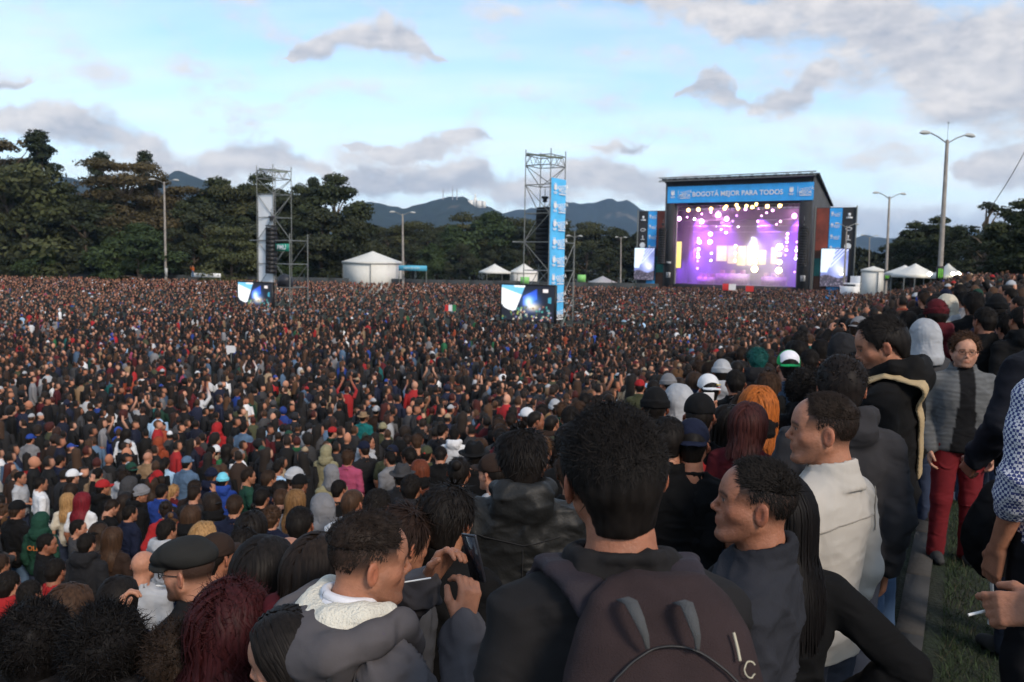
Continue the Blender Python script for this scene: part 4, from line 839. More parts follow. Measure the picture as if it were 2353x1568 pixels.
# blue sign board and green boards at the back
def board(dx0, dx1, y0, y1, Y, m, name, label, text=None, cat='sign', posts=True):
    a, b = at(dx0, y1, Y), at(dx1, y0, Y); w = b[0] - a[0]; h = b[2] - a[2]; c = (a + b) / 2; zb = float(ground(c[0], Y)); e = empty(name, (c[0], Y, zb)); tag(e, label, cat); mb = MB(); mb.box((0, 0, c[2] - zb), (w, .08, h)); mb.build('board', m, e)
    if posts:
        for s in (-1, 1): mb = MB(); mb.tube([(s * w * .48, .08, -.2), (s * w * .48, .08, c[2] - zb + h / 2)], .06, 6); mb.build('post', STEEL, e)
    if text == '-':     # print too far away to read
        for i in range(9): mb = MB(); mb.box((-w * .30 + i * w * .065, -.05, c[2] - zb), (w * .04, .01, h * (.34 + .16 * (i % 3 == 1)))); mb.build('print', mat('faint_print', (.34, .52, .60), .7), e)
    elif text: put(obj('lettering', TXT(text, PWHITE), e), face_M((0, -.06, c[2] - zb), (1, 0, 0)) @ Matrix.Scale(h * .62, 4))
    return e
board(916, 981, 611, 622, 126, mat('sign_blue', (.08, .38, .55), .6), 'direction_sign', 'long light blue sign right of the big tent', '-'); board(1196, 1216, 637, 652, 112, mat('lime_board', (.22, .55, .16), .6), 'green_board', 'light green board left of the blue-banner tower', cat='board'); board(1327, 1346, 632, 648, 130, mat('lime_board', (.22, .55, .16), .6), 'green_board', 'light green board right of the blue-banner tower', cat='board')
board(440, 507, 629, 637, 124, WCLOTH, 'white_sheet', 'long white sheet held up at the far left crowd edge', cat='banner')
# ------------------------------------------------------------------ lamp posts
POLE = mat('concrete_pole', (.30, .27, .24), .9, vary=.3, vscale=2); HEADM = mat('lamp_head', (.42, .43, .42), .5)
def lamp_post(dx, ytop, Y, label, arm=1.35, r=.14, spread=1., lean=0., box=False, aerial=False, hs=1., top_dx=None):
    b_ = Pg(dx, Y); t = at(dx if top_dx is None else top_dx, ytop, Y); H = t[2] - b_[2]; e = empty('lamp_post', tuple(b_)); tag(e, label, 'lamp post', 'double-armed lamp posts'); off = np.array((t[0] - b_[0], 0, 0)) 
    mb = MB(); mb.tube([(0, 0, -.4), off * .5 + EZ * H * .5, off + EZ * H], [r * 1.25, r, r * .72], 10); mb.build('pole', POLE, e, True)
    T = off + EZ * (H - .25)
    for s in (-1, 1):
        d = np.array((math.cos(.25) * s, math.sin(.25) * s, 0)) * arm; mb = MB(); mb.tube([T, T + d * .55 + EZ * arm * .30, T + d + EZ * arm * .46], .045, 6); mb.build('arm', STEEL, e, True)
        c = T + d * 1.0 + EZ * arm * .46; u = d / np.linalg.norm(d); mb = MB(); mb.tube([c, c + u * .2 * hs + EZ * .02, c + u * .6 * hs, c + u * .85 * hs - EZ * .04], [.05, .13 * hs, .15 * hs, .05], 8); mb.build('lamp_head', HEADM, e, True)
    if aerial: mb = MB(); mb.tube([off + EZ * H, off + EZ * (H + 1.2)], .015, 5).tube([off + EZ * (H + 1.15), off + EZ * (H + 1.25)], .05, 6); mb.build('aerial', STEEL, e)
    if box: mb = MB(); mb.box((.12, -.1, 2.6), (.35, .3, 1.2)); mb.build('junction_box', HEADM, e)
    return e
lamp_post(2160, 322, 62, 'tallest double lamp post at right with aerial on top', 1.45, .16, aerial=True, hs=1.05, top_dx=2177); lamp_post(2037, 452, 92, 'double lamp post between the stage and the tallest one', 1.3, .14, hs=.9, top_dx=2044); lamp_post(1940, 520, 122, 'lamp post in front of the right stage screen', 1.3, .13, hs=.8, top_dx=1946); lamp_post(1998, 545, 150, 'farthest thin lamp post between stage and trees', 1.2, .1, hs=.7)
lamp_post(381, 418, 126, 'lamp post before the trees at the left', 1.2, .16, box=True, top_dx=377); lamp_post(927, 492, 128, 'lamp post beside the big white tent', 1.1, .16, top_dx=925); lamp_post(1318, 542, 100, 'lamp post right of the blue banner', .5, .10, top_dx=1320, hs=.6); lamp_post(1427, 600 - 55, 138, 'thin lamp post left of the stage', .5, .1, hs=.6)
# drink banners on the two right posts
GRN = mat('neon_green_print', (.18, .62, .06), .5)
for i, (dx, y0, y1, Y, lb) in enumerate(((2160, 612, 646, 61.6, 'black sign with three green claw strokes on the tallest lamp post'), (2038, 622, 645, 91.5, 'black sign with three green claw strokes on the second lamp post'))):
    a, b_ = at(dx - (9 if i == 0 else 7), y1, Y), at(dx + (9 if i == 0 else 7), y0, Y); c = (a + b_) / 2; w = b_[0] - a[0]; h = b_[2] - a[2]; e = empty('post_sign', tuple(c)); tag(e, lb, 'sign', 'black signs on lamp posts'); mb = MB(); mb.box((0, 0, 0), (w, .12, h)); mb.build('board', BLK, e)
    for k in (-1, 0, 1):
        x = k * w * .26; mb = MB(); P = [(x - .09 * w, .42), (x + .06 * w, .40), (x + .10 * w, .1), (x + .05 * w, -.12), (x + .08 * w, -.25), (x - .02 * w, -.45 + .06 * abs(k)), (x - .06 * w, -.1), (x - .03 * w, .12)]; v = [(px, -.08, pz * h * .8) for px, pz in P]; mb.add(v + [(x, -.08, 0)], None, [[8, q, (q + 1) % 8] for q in range(8)]); mb.build('claw_stroke', GRN, e)
# guy wire at top right
p0, p1 = at(2275, 480, 50), at(2430, 190, 47); mb = MB(); mb.tube([p0 + (p1 - p0) * t - EZ * .5 * math.sin(math.pi * t) for t in np.linspace(0, 1, 12)], .022, 6); tag(mb.build('overhead_cable', mat('cable', (.12, .12, .13), .6)), 'dark overhead cable at the upper right edge', 'cable')

# flags and placards held up in the crowd
def flag(dx, dy, Y, w, h, cols, label, pole=True):
    p = at(dx, dy, Y); zb = float(ground(p[0], Y)) + 1.3; e = empty('flag' if pole else 'placard', (p[0], Y, zb)); tag(e, label, 'flag' if pole else 'placard', 'flags and placards in the crowd'); n = len(cols); z = p[2] - zb
    for i, (nm, c) in enumerate(cols): cloth_sheet(nm + '_panel', (-w / 2 + w * i / n, 0, z - h / 2), (1, 0, 0), EZ, w / n - .004, h, mat('flag_' + nm, c, .8), e, amp=.3 if pole else .02, nu=6, nv=5, seed=i + int(dx))
    b = MB(); b.tube([(-w / 2 - .02 if pole else 0, .05, 0), (-w / 2 - .02 if pole else 0, .05, z + h / 2 if pole else z)], .02, 6); b.build('pole' if pole else 'handle', STEEL, e)
RD, WT, GN = ('red', (.45, .02, .02)), ('white', (.6, .6, .62)), ('green', (.02, .2, .07))
flag(1671, 660, 112, 1.2, .9, [RD], 'left red flag waving below the middle of the stage'); flag(1683, 660, 111, .9, .8, [WT], 'white flag beside the left red flag below the stage'); flag(1723, 664, 108, 1.0, .7, [RD], 'right red flag waving below the stage')
flag(1035, 708, 62, .8, .45, [RD, WT, GN], 'small red, white and green flag held up mid crowd'); flag(530, 803, 36, .36, .30, [WT], 'white placard held up left of the middle crowd', False)
# ------------------------------------------------------------------ people: heads
HC = np.array((0, .012, 1.600))           # head centre, standing figure of 1.72 m facing +Y
NP = np.array((0, -.025, 1.49))           # neck pivot
def head_M(pose):
    M = rotm(R(pose.get('yaw', 0)), R(pose.get('pitch', 0)), R(pose.get('roll', 0)))
    return M, NP + M @ (HC - NP)
def head_local(v, pose):
    M, c = head_M(pose); return (v - c) @ M
def head_sdf(X, Y, Z, fat=0., fem=0., detail=True):
    g = {}
    def ell(c, r):
        x, y, z = (X - c[0]) / r[0], (Y - c[1]) / r[1], (Z - c[2]) / r[2]
        k0 = np.sqrt(x * x + y * y + z * z); k1 = np.sqrt((x / r[0]) ** 2 + (y / r[1]) ** 2 + (z / r[2]) ** 2) + 1e-9
        return k0 * (k0 - 1) / k1
    def cap(a, b, ra, rb, ax=np.abs(X)):
        ba = np.subtract(b, a); l2 = ba @ ba + 1e-12
        t = np.clip(((ax - a[0]) * ba[0] + (Y - a[1]) * ba[1] + (Z - a[2]) * ba[2]) / l2, 0, 1)
        return np.sqrt((ax - a[0] - t * ba[0]) ** 2 + (Y - a[1] - t * ba[1]) ** 2 + (Z - a[2] - t * ba[2]) ** 2) - ra - t * (rb - ra)
    def u(a, b, k):
        h = np.clip(.5 + .5 * (b - a) / k, 0, 1); return b * (1 - h) + a * h - k * h * (1 - h)
    def sb(a, b, k):
        b = -b; h = np.clip(.5 - .5 * (b - a) / k, 0, 1); return b * (1 - h) + a * h + k * h * (1 - h)
    A = np.abs(X)
    d = ell((0, -.012, .032), (.0765, .098, .086))
    d = u(d, ell((0, .040, .030), (.060, .050, .055)), .03)                      # forehead
    d = u(d, ell((0, .022, -.035), (.057 + fat, .060, .082)), .03)
    d = u(d, cap((.056 + fat, -.004, -.048), (.030, .056, -.096 + .008 * fem), .019, .016), .03)
    d = u(d, cap((0, .074, -.101 + .008 * fem), (.016, .070, -.100 + .008 * fem), .0165 - .002 * fem, .016 - .003 * fem), .018)
    d = u(d, cap((.010, .0815, .019), (.044, .066, .017), .0095 - .003 * fem, .009 - .003 * fem), .016)
    d = u(d, cap((.048, .052, -.026), (.054, .028, -.028), .016, .016), .03)
    d = u(d, ell((0, .072, -.058), (.032, .020, .026)), .018)                    # muzzle
    if detail:
        d = sb(d, cap((.029, .102, -.001), (.037, .096, -.002), .0135, .013), .012)
    d = u(d, cap((0, .0845, .006), (0, .1045 - .004 * fem, -.026), .0058, .0078), .010)
    d = u(d, cap((0, .1015 - .004 * fem, -.0305), (0, .1015 - .004 * fem, -.0305), .0088, .0088), .007)
    d = u(d, cap((.009, .0925, -.0355), (.0125, .0885, -.0345), .0068, .0066), .006)
    if detail:
        d = u(d, cap((.0, .0895, -.0590), (.020, .0810, -.0630), .0048, .003), .006)
        d = u(d, cap((.0, .0875, -.0710), (.017, .0800, -.0690), .0056, .003), .006)
        d = sb(d, cap((.0, .0965, -.0650), (.024, .0860, -.0662), .0019, .0018), .003)
        d = sb(d, cap((.0, .0960, -.0820), (.010, .0930, -.0820), .0050, .004), .010)
        d = u(d, cap((.026, .0735, .000), (.036, .0715, .000), .0125, .0118), .003)
    # ears
    e = ell2 = None
    ca, sa = math.cos(.55), math.sin(.55)
    ex, ey, ez = A - .0860, Y + .014, Z + .008
    ex2 = ex * ca - ey * -sa; ey2 = -ex * sa + ey * ca
    k0 = np.sqrt((ex2 / .0075) ** 2 + (ey2 / .0195) ** 2 + (ez / .033) ** 2)
    k1 = np.sqrt((ex2 / .0075 ** 2) ** 2 + (ey2 / .0195 ** 2) ** 2 + (ez / .033 ** 2) ** 2) + 1e-9
    ear = k0 * (k0 - 1) / k1
    if detail:
        q = np.sqrt(((ex2 - .0075) / .006) ** 2 + ((ey2 - .003) / .010) ** 2 + ((ez + .001) / .018) ** 2)
        ear = sb(ear, (q - 1) * .006, .004)
    d = u(d, ear, .006)
    d = u(d, cap((0, -.035, -.06), (0, -.045, -.14), .053 - .008 * fem, .058 - .008 * fem, X), .03)
    return d
SKIN = [(.36, .160, .095), (.31, .130, .076), (.42, .205, .132), (.26, .110, .064), (.46, .24, .16), (.22, .093, .054)]
def head_color(h, base, stub=0., lips=1., fade=None, fadecol=(.02, .014, .012), fem=0.):
    """skin pigment in head-local coordinates: lips, brows, eyes, stubble, shaved scalp"""
    base = np.array(base); c = np.tile(base, (len(h), 1)); x, y, z = np.abs(h[:, 0]), h[:, 1], h[:, 2]
    def blend(m, col):
        nonlocal c
        m = np.clip(m, 0, 1)[:, None]; c = c * (1 - m) + np.array(col) * m
    blend(.35 * np.exp(-((x - .045) ** 2 + (y - .06) ** 2 + (z + .03) ** 2) / .0009), base * (1.15, .8, .72))
    blend(.45 * (x > .078) * np.exp(-((x - .085) ** 2 + (y + .015) ** 2 + (z + .008) ** 2) / .0016), base * (1.12, .62, .52))
    blend(.4 * np.exp(-(x ** 2 + (y - .115) ** 2 + (z + .03) ** 2) / .0005), base * (1.15, .8, .7))
    if stub:
        m = np.clip((y - .0) / .03, 0, 1) * np.clip((-z - .045) / .02, 0, 1) * np.clip((z + .16) / .03, 0, 1)
        m = np.maximum(m, np.clip(1 - np.abs(y - .015) / .02, 0, 1) * np.clip((-z + .0) / .02, 0, 1) * np.clip((z + .16) / .03, 0, 1))
        blend(stub * m * np.where((z > -.076) & (z < -.056) & (x < .02), .0, 1), (.035, .022, .017))
    blend(lips * .45 * np.exp(-((x / .022) ** 4 + ((z + .0665) / .010) ** 4)) * (y > .075), base * (.95, .52, .5))
    br = np.exp(-(((z - .021 - .10 * (x - .03) * (x < .03) + .25 * (x - .034) * (x > .034)) / .0050) ** 2)) * (x > .012) * (x < .052) * (y > .05)
    blend(.85 * br, (.018, .012, .010))
    ey = (np.sqrt(((x - .031) / .0115) ** 2 + ((z - .0005) / .0038) ** 2) < 1) & (y > .07)
    blend(ey * .8, (.30, .26, .24)); blend((np.hypot(x - .031, z - .0005) < .0062) * (y > .07) * ey, (.012, .008, .006))
    blend(.75 * np.exp(-((z - .0062) / .0028) ** 2) * (np.abs(x - .031) < .016) * (y > .06), (.03, .02, .016))
    if fade is not None:
        # fade: shaved scalp above the line z > fade(y)
        line = fade
        m = np.clip((z - line(y)) / .045, 0, 1) * (y < .052 + .25 * np.clip(.04 - z, 0, .04)) * (x > 0)
        ear = np.exp(-((x - .085) ** 2 / .00012))
        m = m * np.where(x > .080, .1, 1)
        blend(m * .93, fadecol)
    return c
# ------------------------------------------------------------------ people: bodies
TORSO = [(.86, .155, .105, -.005), (.95, .165, .115, -.008), (1.06, .145, .10, 0), (1.2, .166, .112, 0), (1.31, .178, .114, -.004), (1.37, .166, .100, -.012), (1.42, .125, .078, -.02), (1.46, .07, .06, -.025)]
def pose_arms(p):
    """per side: shoulder, elbow, wrist, hand direction"""
    d = dict(l=[(-.176, -.02, 1.362), (-.228, -.05, 1.10), (-.215, .05, .86), (0, .25, -1)],
             r=[(.176, -.02, 1.362), (.228, -.05, 1.10), (.215, .05, .86), (0, .25, -1)])
    for k in 'lr':
        if k in p: d[k] = p[k]
    return {k: [np.array(q, float) for q in v] for k, v in d.items()}
def hand(g, wr, dr, side, curl=.6, k=.006, sc=1., pn=None, spread=.05):
    """palm, four fingers of unequal length and a thumb leaving the side of the palm"""
    dr = np.array(dr, float); dr /= np.linalg.norm(dr)
    if pn is None: pn = np.array((-1.0 if side == 'r' else 1.0, 0.15, 0))   # palm faces the body
    pn = np.array(pn, float); pn = pn - dr * (pn @ dr); pn /= np.linalg.norm(pn)
    sd = np.cross(dr, pn) * (1 if side == 'r' else -1)     # towards the thumb
    P = lambda a, b, c: wr + sc * (dr * a + sd * b + pn * c)
    for b in (-.026, -.009, .009, .026): g.cap(P(.005, b * .75, 0), P(.082, b, .002), .015 * sc, .0125 * sc, .012)
    for b, ln, i in ((.028, .074, 0), (.0095, .082, 1), (-.0095, .076, 2), (-.028, .060, 3)):
        a0 = .085; c = curl if np.isscalar(curl) else curl[i]
        p0 = P(a0, b, 0); ang = 0; L = (ln * .45, ln * .32, ln * .25); p = p0
        for s, l in enumerate(L):
            ang += c * (.8, 1.0, .7)[s]
            q = p + sc * l * (dr * math.cos(ang) + pn * math.sin(ang) + sd * spread * b / .028)
            g.cap(p, q, (.0095 - .0009 * s) * sc, (.0090 - .0011 * s) * sc, k); p = q
    t0 = P(.018, .026, .008); t1 = P(.055, .052, .02); t2 = P(.085, .056, .034)
    g.cap(t0, t1, .015 * sc, .0115 * sc, .01).cap(t1, t2, .011 * sc, .009 * sc, k)
def grid_for(pose, h, hh, hands='', extra=(), zlo=-.02, headonly=False):
    A = pose_arms(pose); pts = np.array([q for v in A.values() for q in v[:3]])
    M, c = head_M(pose)
    fx, fy, fz = [(c[0] - .10, c[0] + .10, hh)], [(c[1] - .12, c[1] + .13, hh)], [(c[2] - .14, c[2] + .135, hh)]
    for s in hands:
        w = A[s][2] + np.array(A[s][3]) / np.linalg.norm(A[s][3]) * .08
        for f, q in ((fx, w[0]), (fy, w[1]), (fz, w[2])): f.append((q - .11, q + .11, .0055))
    for f, q in zip((fx, fy, fz), extra): f.append(q)
    lo = np.minimum(pts.min(0), (-.22, -.2, zlo)) - .14; hi = np.maximum(pts.max(0), (.22, .2, 1.75)) + .16
    lo[2] = zlo
    return G(axis(lo[0], hi[0], h, fx), axis(lo[1], hi[1], h, fy), axis(lo[2], hi[2], h, fz))
def legs_of(pose):
    st = pose.get('stance', .10); lk = pose.get('lknee', 0); rk = pose.get('rknee', 0)
    return [[(-.09, 0, .92), (-st, .02 + lk, .48), (-st - .01, -.02, .09)], [(.09, 0, .92), (st, .02 + rk, .48), (st + .01, -.02, .09)]]
def body_mesh(name, pose, h=.016, hh=.008, skin=SKIN[0], hands='', fat=0., fem=0., detail=True, stub=0., fade=None, mats=None, zlo=-.02, broad=1., curl=.5, pn=None, lips=1.):
    """whole figure: head, neck, torso, arms with fingered hands, legs: one continuous surface"""
    g = grid_for(pose, h, hh, hands, zlo=zlo)
    g.loft([(z, w * .93 * broad, d * .93, c) for z, w, d, c in TORSO], .03)
    A = pose_arms(pose)
    for s, (sh, el, wr, dr) in A.items():
        m = .5 * (el + wr)
        g.chain([sh * (broad, 1, 1), el, el + (wr - el) * .35, wr], [.048, .038, .037, .026], .02)
        c = curl.get(s, .5) if isinstance(curl, dict) else curl
        hand(g, wr, dr, s, c, .006 if s in hands else .012, pn=(pn or {}).get(s))
    for a, b, c in legs_of(pose):
        g.chain([a, b, c], [.082, .054, .038], .03); g.cap(np.add(c, (0, -.02, -.05)), np.add(c, (0, .13, -.06)), .035, .03, .02)
    M, c = head_M(pose)
    sl = g.sub(c - .25, c + (.25, .25, .2)); X, Y, Z = g.pts(sl); X, Y, Z = X - c[0], Y - c[1], Z - c[2]
    x, y, z = (M[0, i] * X + M[1, i] * Y + M[2, i] * Z for i in range(3))
    g.mix(sl, head_sdf(x, y, z, fat, fem, detail), .02)
    g.cap(c + M @ np.array((0, -.04, -.11)), (0, -.04, 1.43), .054 - .007 * fem, .068 - .01 * fem, .03)
    v, f = g.pad().net(); hl = head_local(v, pose)
    cell = np.full(len(v), .034); cell[(hl[:, 2] > -.19) & (v[:, 2] > 1.38)] = 0
    for s, (sh, el, wr, dr) in A.items():
        ba = wr - sh; t = np.clip(((v - el) @ (wr - el)) / ((wr - el) @ (wr - el)), 0, 1); dd = np.linalg.norm(v - el - t[:, None] * (wr - el), axis=1); cell[(dd < .07) & (cell > 0)] = .016
        hd = np.linalg.norm(v - (wr + .09 * dr / np.linalg.norm(dr)), axis=1) < .125; cell[hd] = 0 if s in hands else .010
    v, f, ft = cluster(v, f, cell); hl = head_local(v, pose)
    col = np.tile(np.array(skin), (len(v), 1)); hm = (hl[:, 2] > -.17) & (np.abs(hl[:, 1]) < .2)
    col[hm] = head_color(hl[hm], skin, stub, lips, fade, fem=fem)
    n = fbm(v * 60, 3, 3)[:, None]; col *= .88 + .24 * n
    return mesh(name, v, [f, ft], True, col, mats or SKINM)
def cluster(v, f, cell):
    """merge vertices that share a cell (cell 0 keeps the vertex)"""
    k = np.where(cell[:, None] > 0, np.floor(v / np.maximum(cell, 1e-6)[:, None]), 0).astype(np.int64); key = (k[:, 0] + 500) * 4000000 + (k[:, 1] + 500) * 2000 + k[:, 2] + 500 + (cell * 1e4).astype(np.int64) * 10 ** 10
    key = np.where(cell > 0, key, -1 - np.arange(len(v))); u, inv = np.unique(key, return_inverse=True); n = np.bincount(inv, minlength=len(u))
    V = np.stack([np.bincount(inv, v[:, i], len(u)) / n for i in range(3)], -1); F = inv[f]
    a, b, c, e = F.T; q = (a != b) & (b != c) & (c != e) & (e != a) & (a != c) & (b != e)
    T = []
    for i in range(4):
        w, x, y, z = F[:, i], F[:, (i + 1) % 4], F[:, (i + 2) % 4], F[:, (i + 3) % 4]; m = (w == x) & (x != y) & (y != z) & (z != w); T.append(np.stack((w, y, z), -1)[m])
    return V, F[q], np.vstack(T)
def folds(v, f, amp, seed, sx=7., sz=16., fine=.25):
    """cloth creases along the normals"""
    n = vnorm(v, f)
    w = np.stack((v[:, 0] * sx + v[:, 2] * 2.2, v[:, 1] * sx - v[:, 2] * 1.5, v[:, 2] * sz * .62 + np.abs(v[:, 0]) * 3.5), -1)
    w2 = w + 1.6 * (np.stack([vnoise(w * .45 + 9 * i, seed + i) for i in range(3)], -1) - .5)
    a = 1 - np.abs(2 * vnoise(w2, seed + 5) - 1); b = 1 - np.abs(2 * vnoise(w2 * 2.3 + 5, seed + 6) - 1)
    return v + n * (amp * 1.1 * (a ** 3 - .28) + amp * .42 * (b ** 3 - .28))[:, None]
def top_mesh(name, pose, kind='jacket', h=.016, inf=.015, amp=.012, seed=1, mats=None, hem=.83, col=None, broad=1., fem=0., sleeve=1., zlo=.7, arm=1., colorf=None, fine=()):
    """jacket / hoodie / tee / shirt following the body, open at neck and wrists"""
    A = pose_arms(pose); pts = np.array([q for v in A.values() for q in v[:3]])
    lo = np.minimum(pts.min(0), (-.3, -.2, hem)) - .12; hi = np.maximum(pts.max(0), (.3, .2, 1.56)) + .12; lo[2] = min(pts[:, 2].min() - .1, hem - .05)
    g = G(axis(lo[0], hi[0], h), axis(lo[1], hi[1], h), axis(lo[2], hi[2], h, fine))
    g.loft([(max(z, hem), w * broad * (1.0 if z < 1.4 else 1.0), d * (1.0), c) for z, w, d, c in TORSO if z >= hem - .09], .03, inf=inf, sq=2.3)
    for s, (sh, el, wr, dr) in A.items():
        sh = sh * (broad, 1, 1); r = np.array((.056, .048, .046, .036)) * arm + inf * .55
        if kind == 'tee':
            g.chain([sh, sh + (el - sh) * .72], [r[0], r[1] + .008], .025)
        else:
            e = el + (wr - el) * (.93 * sleeve); g.chain([sh, el, el + (e - el) * .4, e], r, .022)
            if kind in ('jacket', 'hoodie', 'plain'): g.cap(el + (e - el) * .94, e, r[3] + .002, r[3] - .003, .008)
        g.cap((0, -.03, 1.452), sh + (0, 0, .006), .030 + inf * .6, .042 + inf * .5, .035)
    M, c = head_M(pose)
    if kind == 'jacket':      # stand collar
        for t in np.linspace(0, 2 * np.pi, 19)[:-1]:
            t2 = t + 2 * np.pi / 18; q = lambda a: np.array((.078 * math.sin(a), -.030 - .076 * math.cos(a), 1.505 - .018 * (1 - math.cos(a))))
            g.cap(q(t), q(t2), .012, .012, .012); g.cap(q(t) * (1, 1, 0) + (0, 0, q(t)[2] - .03), q(t2) * (1, 1, 0) + (0, 0, q(t2)[2] - .03), .014, .014, .02)
    elif kind == 'hoodie':    # hood lying on the back
        g.ell((0, -.115, 1.455), (.125, .062, .085), None, .03)
        for sx in (-1, 1): g.chain([(sx * .07, -.11, 1.52), (sx * .105, -.05, 1.505), (sx * .075, .06, 1.45), (sx * .03, .10, 1.38)], [.030, .032, .03, .02], .025)
        g.cap((-.07, -.12, 1.52), (.07, -.12, 1.52), .028, .028, .03)
        g.ell((0, -.06, 1.55), (.07, .065, .06), None, .02, 's')
    elif kind == 'shirt':     # collar stand with the fall folded over it
        for t in np.linspace(-2.7, 2.7, 22)[:-1]:
            t2 = t + 5.4 / 21; q = lambda a, r_, z_: np.array((r_ * math.sin(a), -.030 - r_ * math.cos(a), z_ - .022 * (1 - math.cos(a))))
            g.cap(q(t, .069, 1.512), q(t2, .069, 1.512), .0075, .0075, .004)
            for r_, z_ in ((.072, 1.502), (.075, 1.491), (.078, 1.479), (.081, 1.467), (.086, 1.455), (.091, 1.443), (.096, 1.430)): g.cap(q(t, r_, z_), q(t2, r_, z_), .0075, .0075, .003)
    elif kind != 'plain':
        for t in np.linspace(0, 2 * np.pi, 17)[:-1]:
            q = lambda a: np.array((.088 * math.sin(a), -.022 - .078 * math.cos(a), 1.458 + .024 * math.cos(a))); g.cap(q(t), q(t + 2 * np.pi / 16), .008, .008, .02)
    # neck opening and hem
    g.cap((0, -.030, 1.44), (0, -.028, 1.62), .060 - .006 * fem, .066, .008, 's')
    if kind == 'tee': g.cap((0, -.008, 1.455), (0, .01, 1.60), .066, .072, .008, 's')
    X, Y, Z = g.pts((slice(None),) * 3)
    g.pad(); v, f = g.net()
    if amp: v = folds(v, f, amp, seed)
    return mesh(name, v, f, True, colorf(v) if colorf else col, mats or CLOTH)
def legs_mesh(name, pose, h=.018, inf=.014, amp=.006, seed=3, mats=None, hi=.99):
    g = G(axis(-.34, .34, h), axis(-.26, .3, h), axis(-.01, hi + .05, h))
    g.loft([(z, w, d, c) for z, w, d, c in TORSO if z <= .96], .03, inf=inf * .8)
    for a, b, c in legs_of(pose):
        g.chain([a, b, np.add(c, (0, 0, -.03))], [.088 + inf, .058 + inf, .048 + inf], .03)
    g.cut((0, 0, 1), hi); g.pad(); v, f = g.net(); v = folds(v, f, amp, seed, 8, 14)
    return mesh(name, v, f, True, None, mats or CLOTH)
def shoes_mesh(name, pose, mats=None):
    g = G(axis(-.34, .34, .014), axis(-.2, .3, .014), axis(-.02, .2, .012))
    for a, b, c in legs_of(pose):
        c = np.array(c); g.cap(c + (0, -.045, -.045), c + (0, .07, -.052), .043, .040, .03).cap(c + (0, .07, -.052), c + (0, .15, -.058), .042, .032, .02).cap(c + (0, -.02, -.03), c + (0, -.02, .03), .046, .044, .03)
    g.cut((0, 0, -1), -.003); g.pad(); v, f = g.net(); return mesh(name, v, f, True, None, mats or CLOTH)
# ------------------------------------------------------------------ hair
CR_C, CR_R = np.array((0, -.012, .032)), np.array((.0765, .098, .086))
def hair_cap(th=.012, front=.062, nape=-.075, side=-.01, noise=.006, nscale=30, h=.0095, seed=0, top=0., back=0., ear=True, vol=None):
    """hair solid over the skull in head-local coordinates: (v, f)"""
    g = G(axis(-.16, .16, h), axis(-.2, .16, h), axis(-.2, .22, h))
    g.ell(CR_C + (0, -back * .4, top * .5), CR_R + th + np.array((0, back * .5, top * .5)), None, .01)
    g.cap((0, -.055 - back * .5, .0), (0, -.048, nape), .062 + th * .7, .052 + th * .4, .03)
    if vol: vol(g)
    if ear:
        for s_ in (-1, 1): g.ell((s_ * .088, -.012, -.012), (.022, .027, .036), None, .006, 's')
    X, Y, Z = g.pts((slice(None),) * 3); P = np.stack(np.broadcast_arrays(X, Y, Z), -1)
    n = (fbm(P * nscale * np.array((1, 1, .6)), 3, seed) - .45)
    g.D = g.D + (noise * 2 * n).astype(np.float32)
    hl = front + .35 * np.clip(.075 - Z, 0, 1) * -1 + .010 * np.sin(X * 60 + seed)      # hairline recedes downwards
    g.D = np.maximum(g.D, np.where(Z > .03, Y - hl, Y - np.minimum(hl, .03 - .2 * np.clip(.03 - Z, 0, .1))))
    # cheek and ear cut, nape
    bl = np.where(Y > -.045, side + 0 * Y, side + (nape - side) * np.clip((-.045 - Y) / .02, 0, 1))
    g.D = np.maximum(g.D, bl - Z + .006 * n).astype(np.float32)
    g.pad(); return g.net()
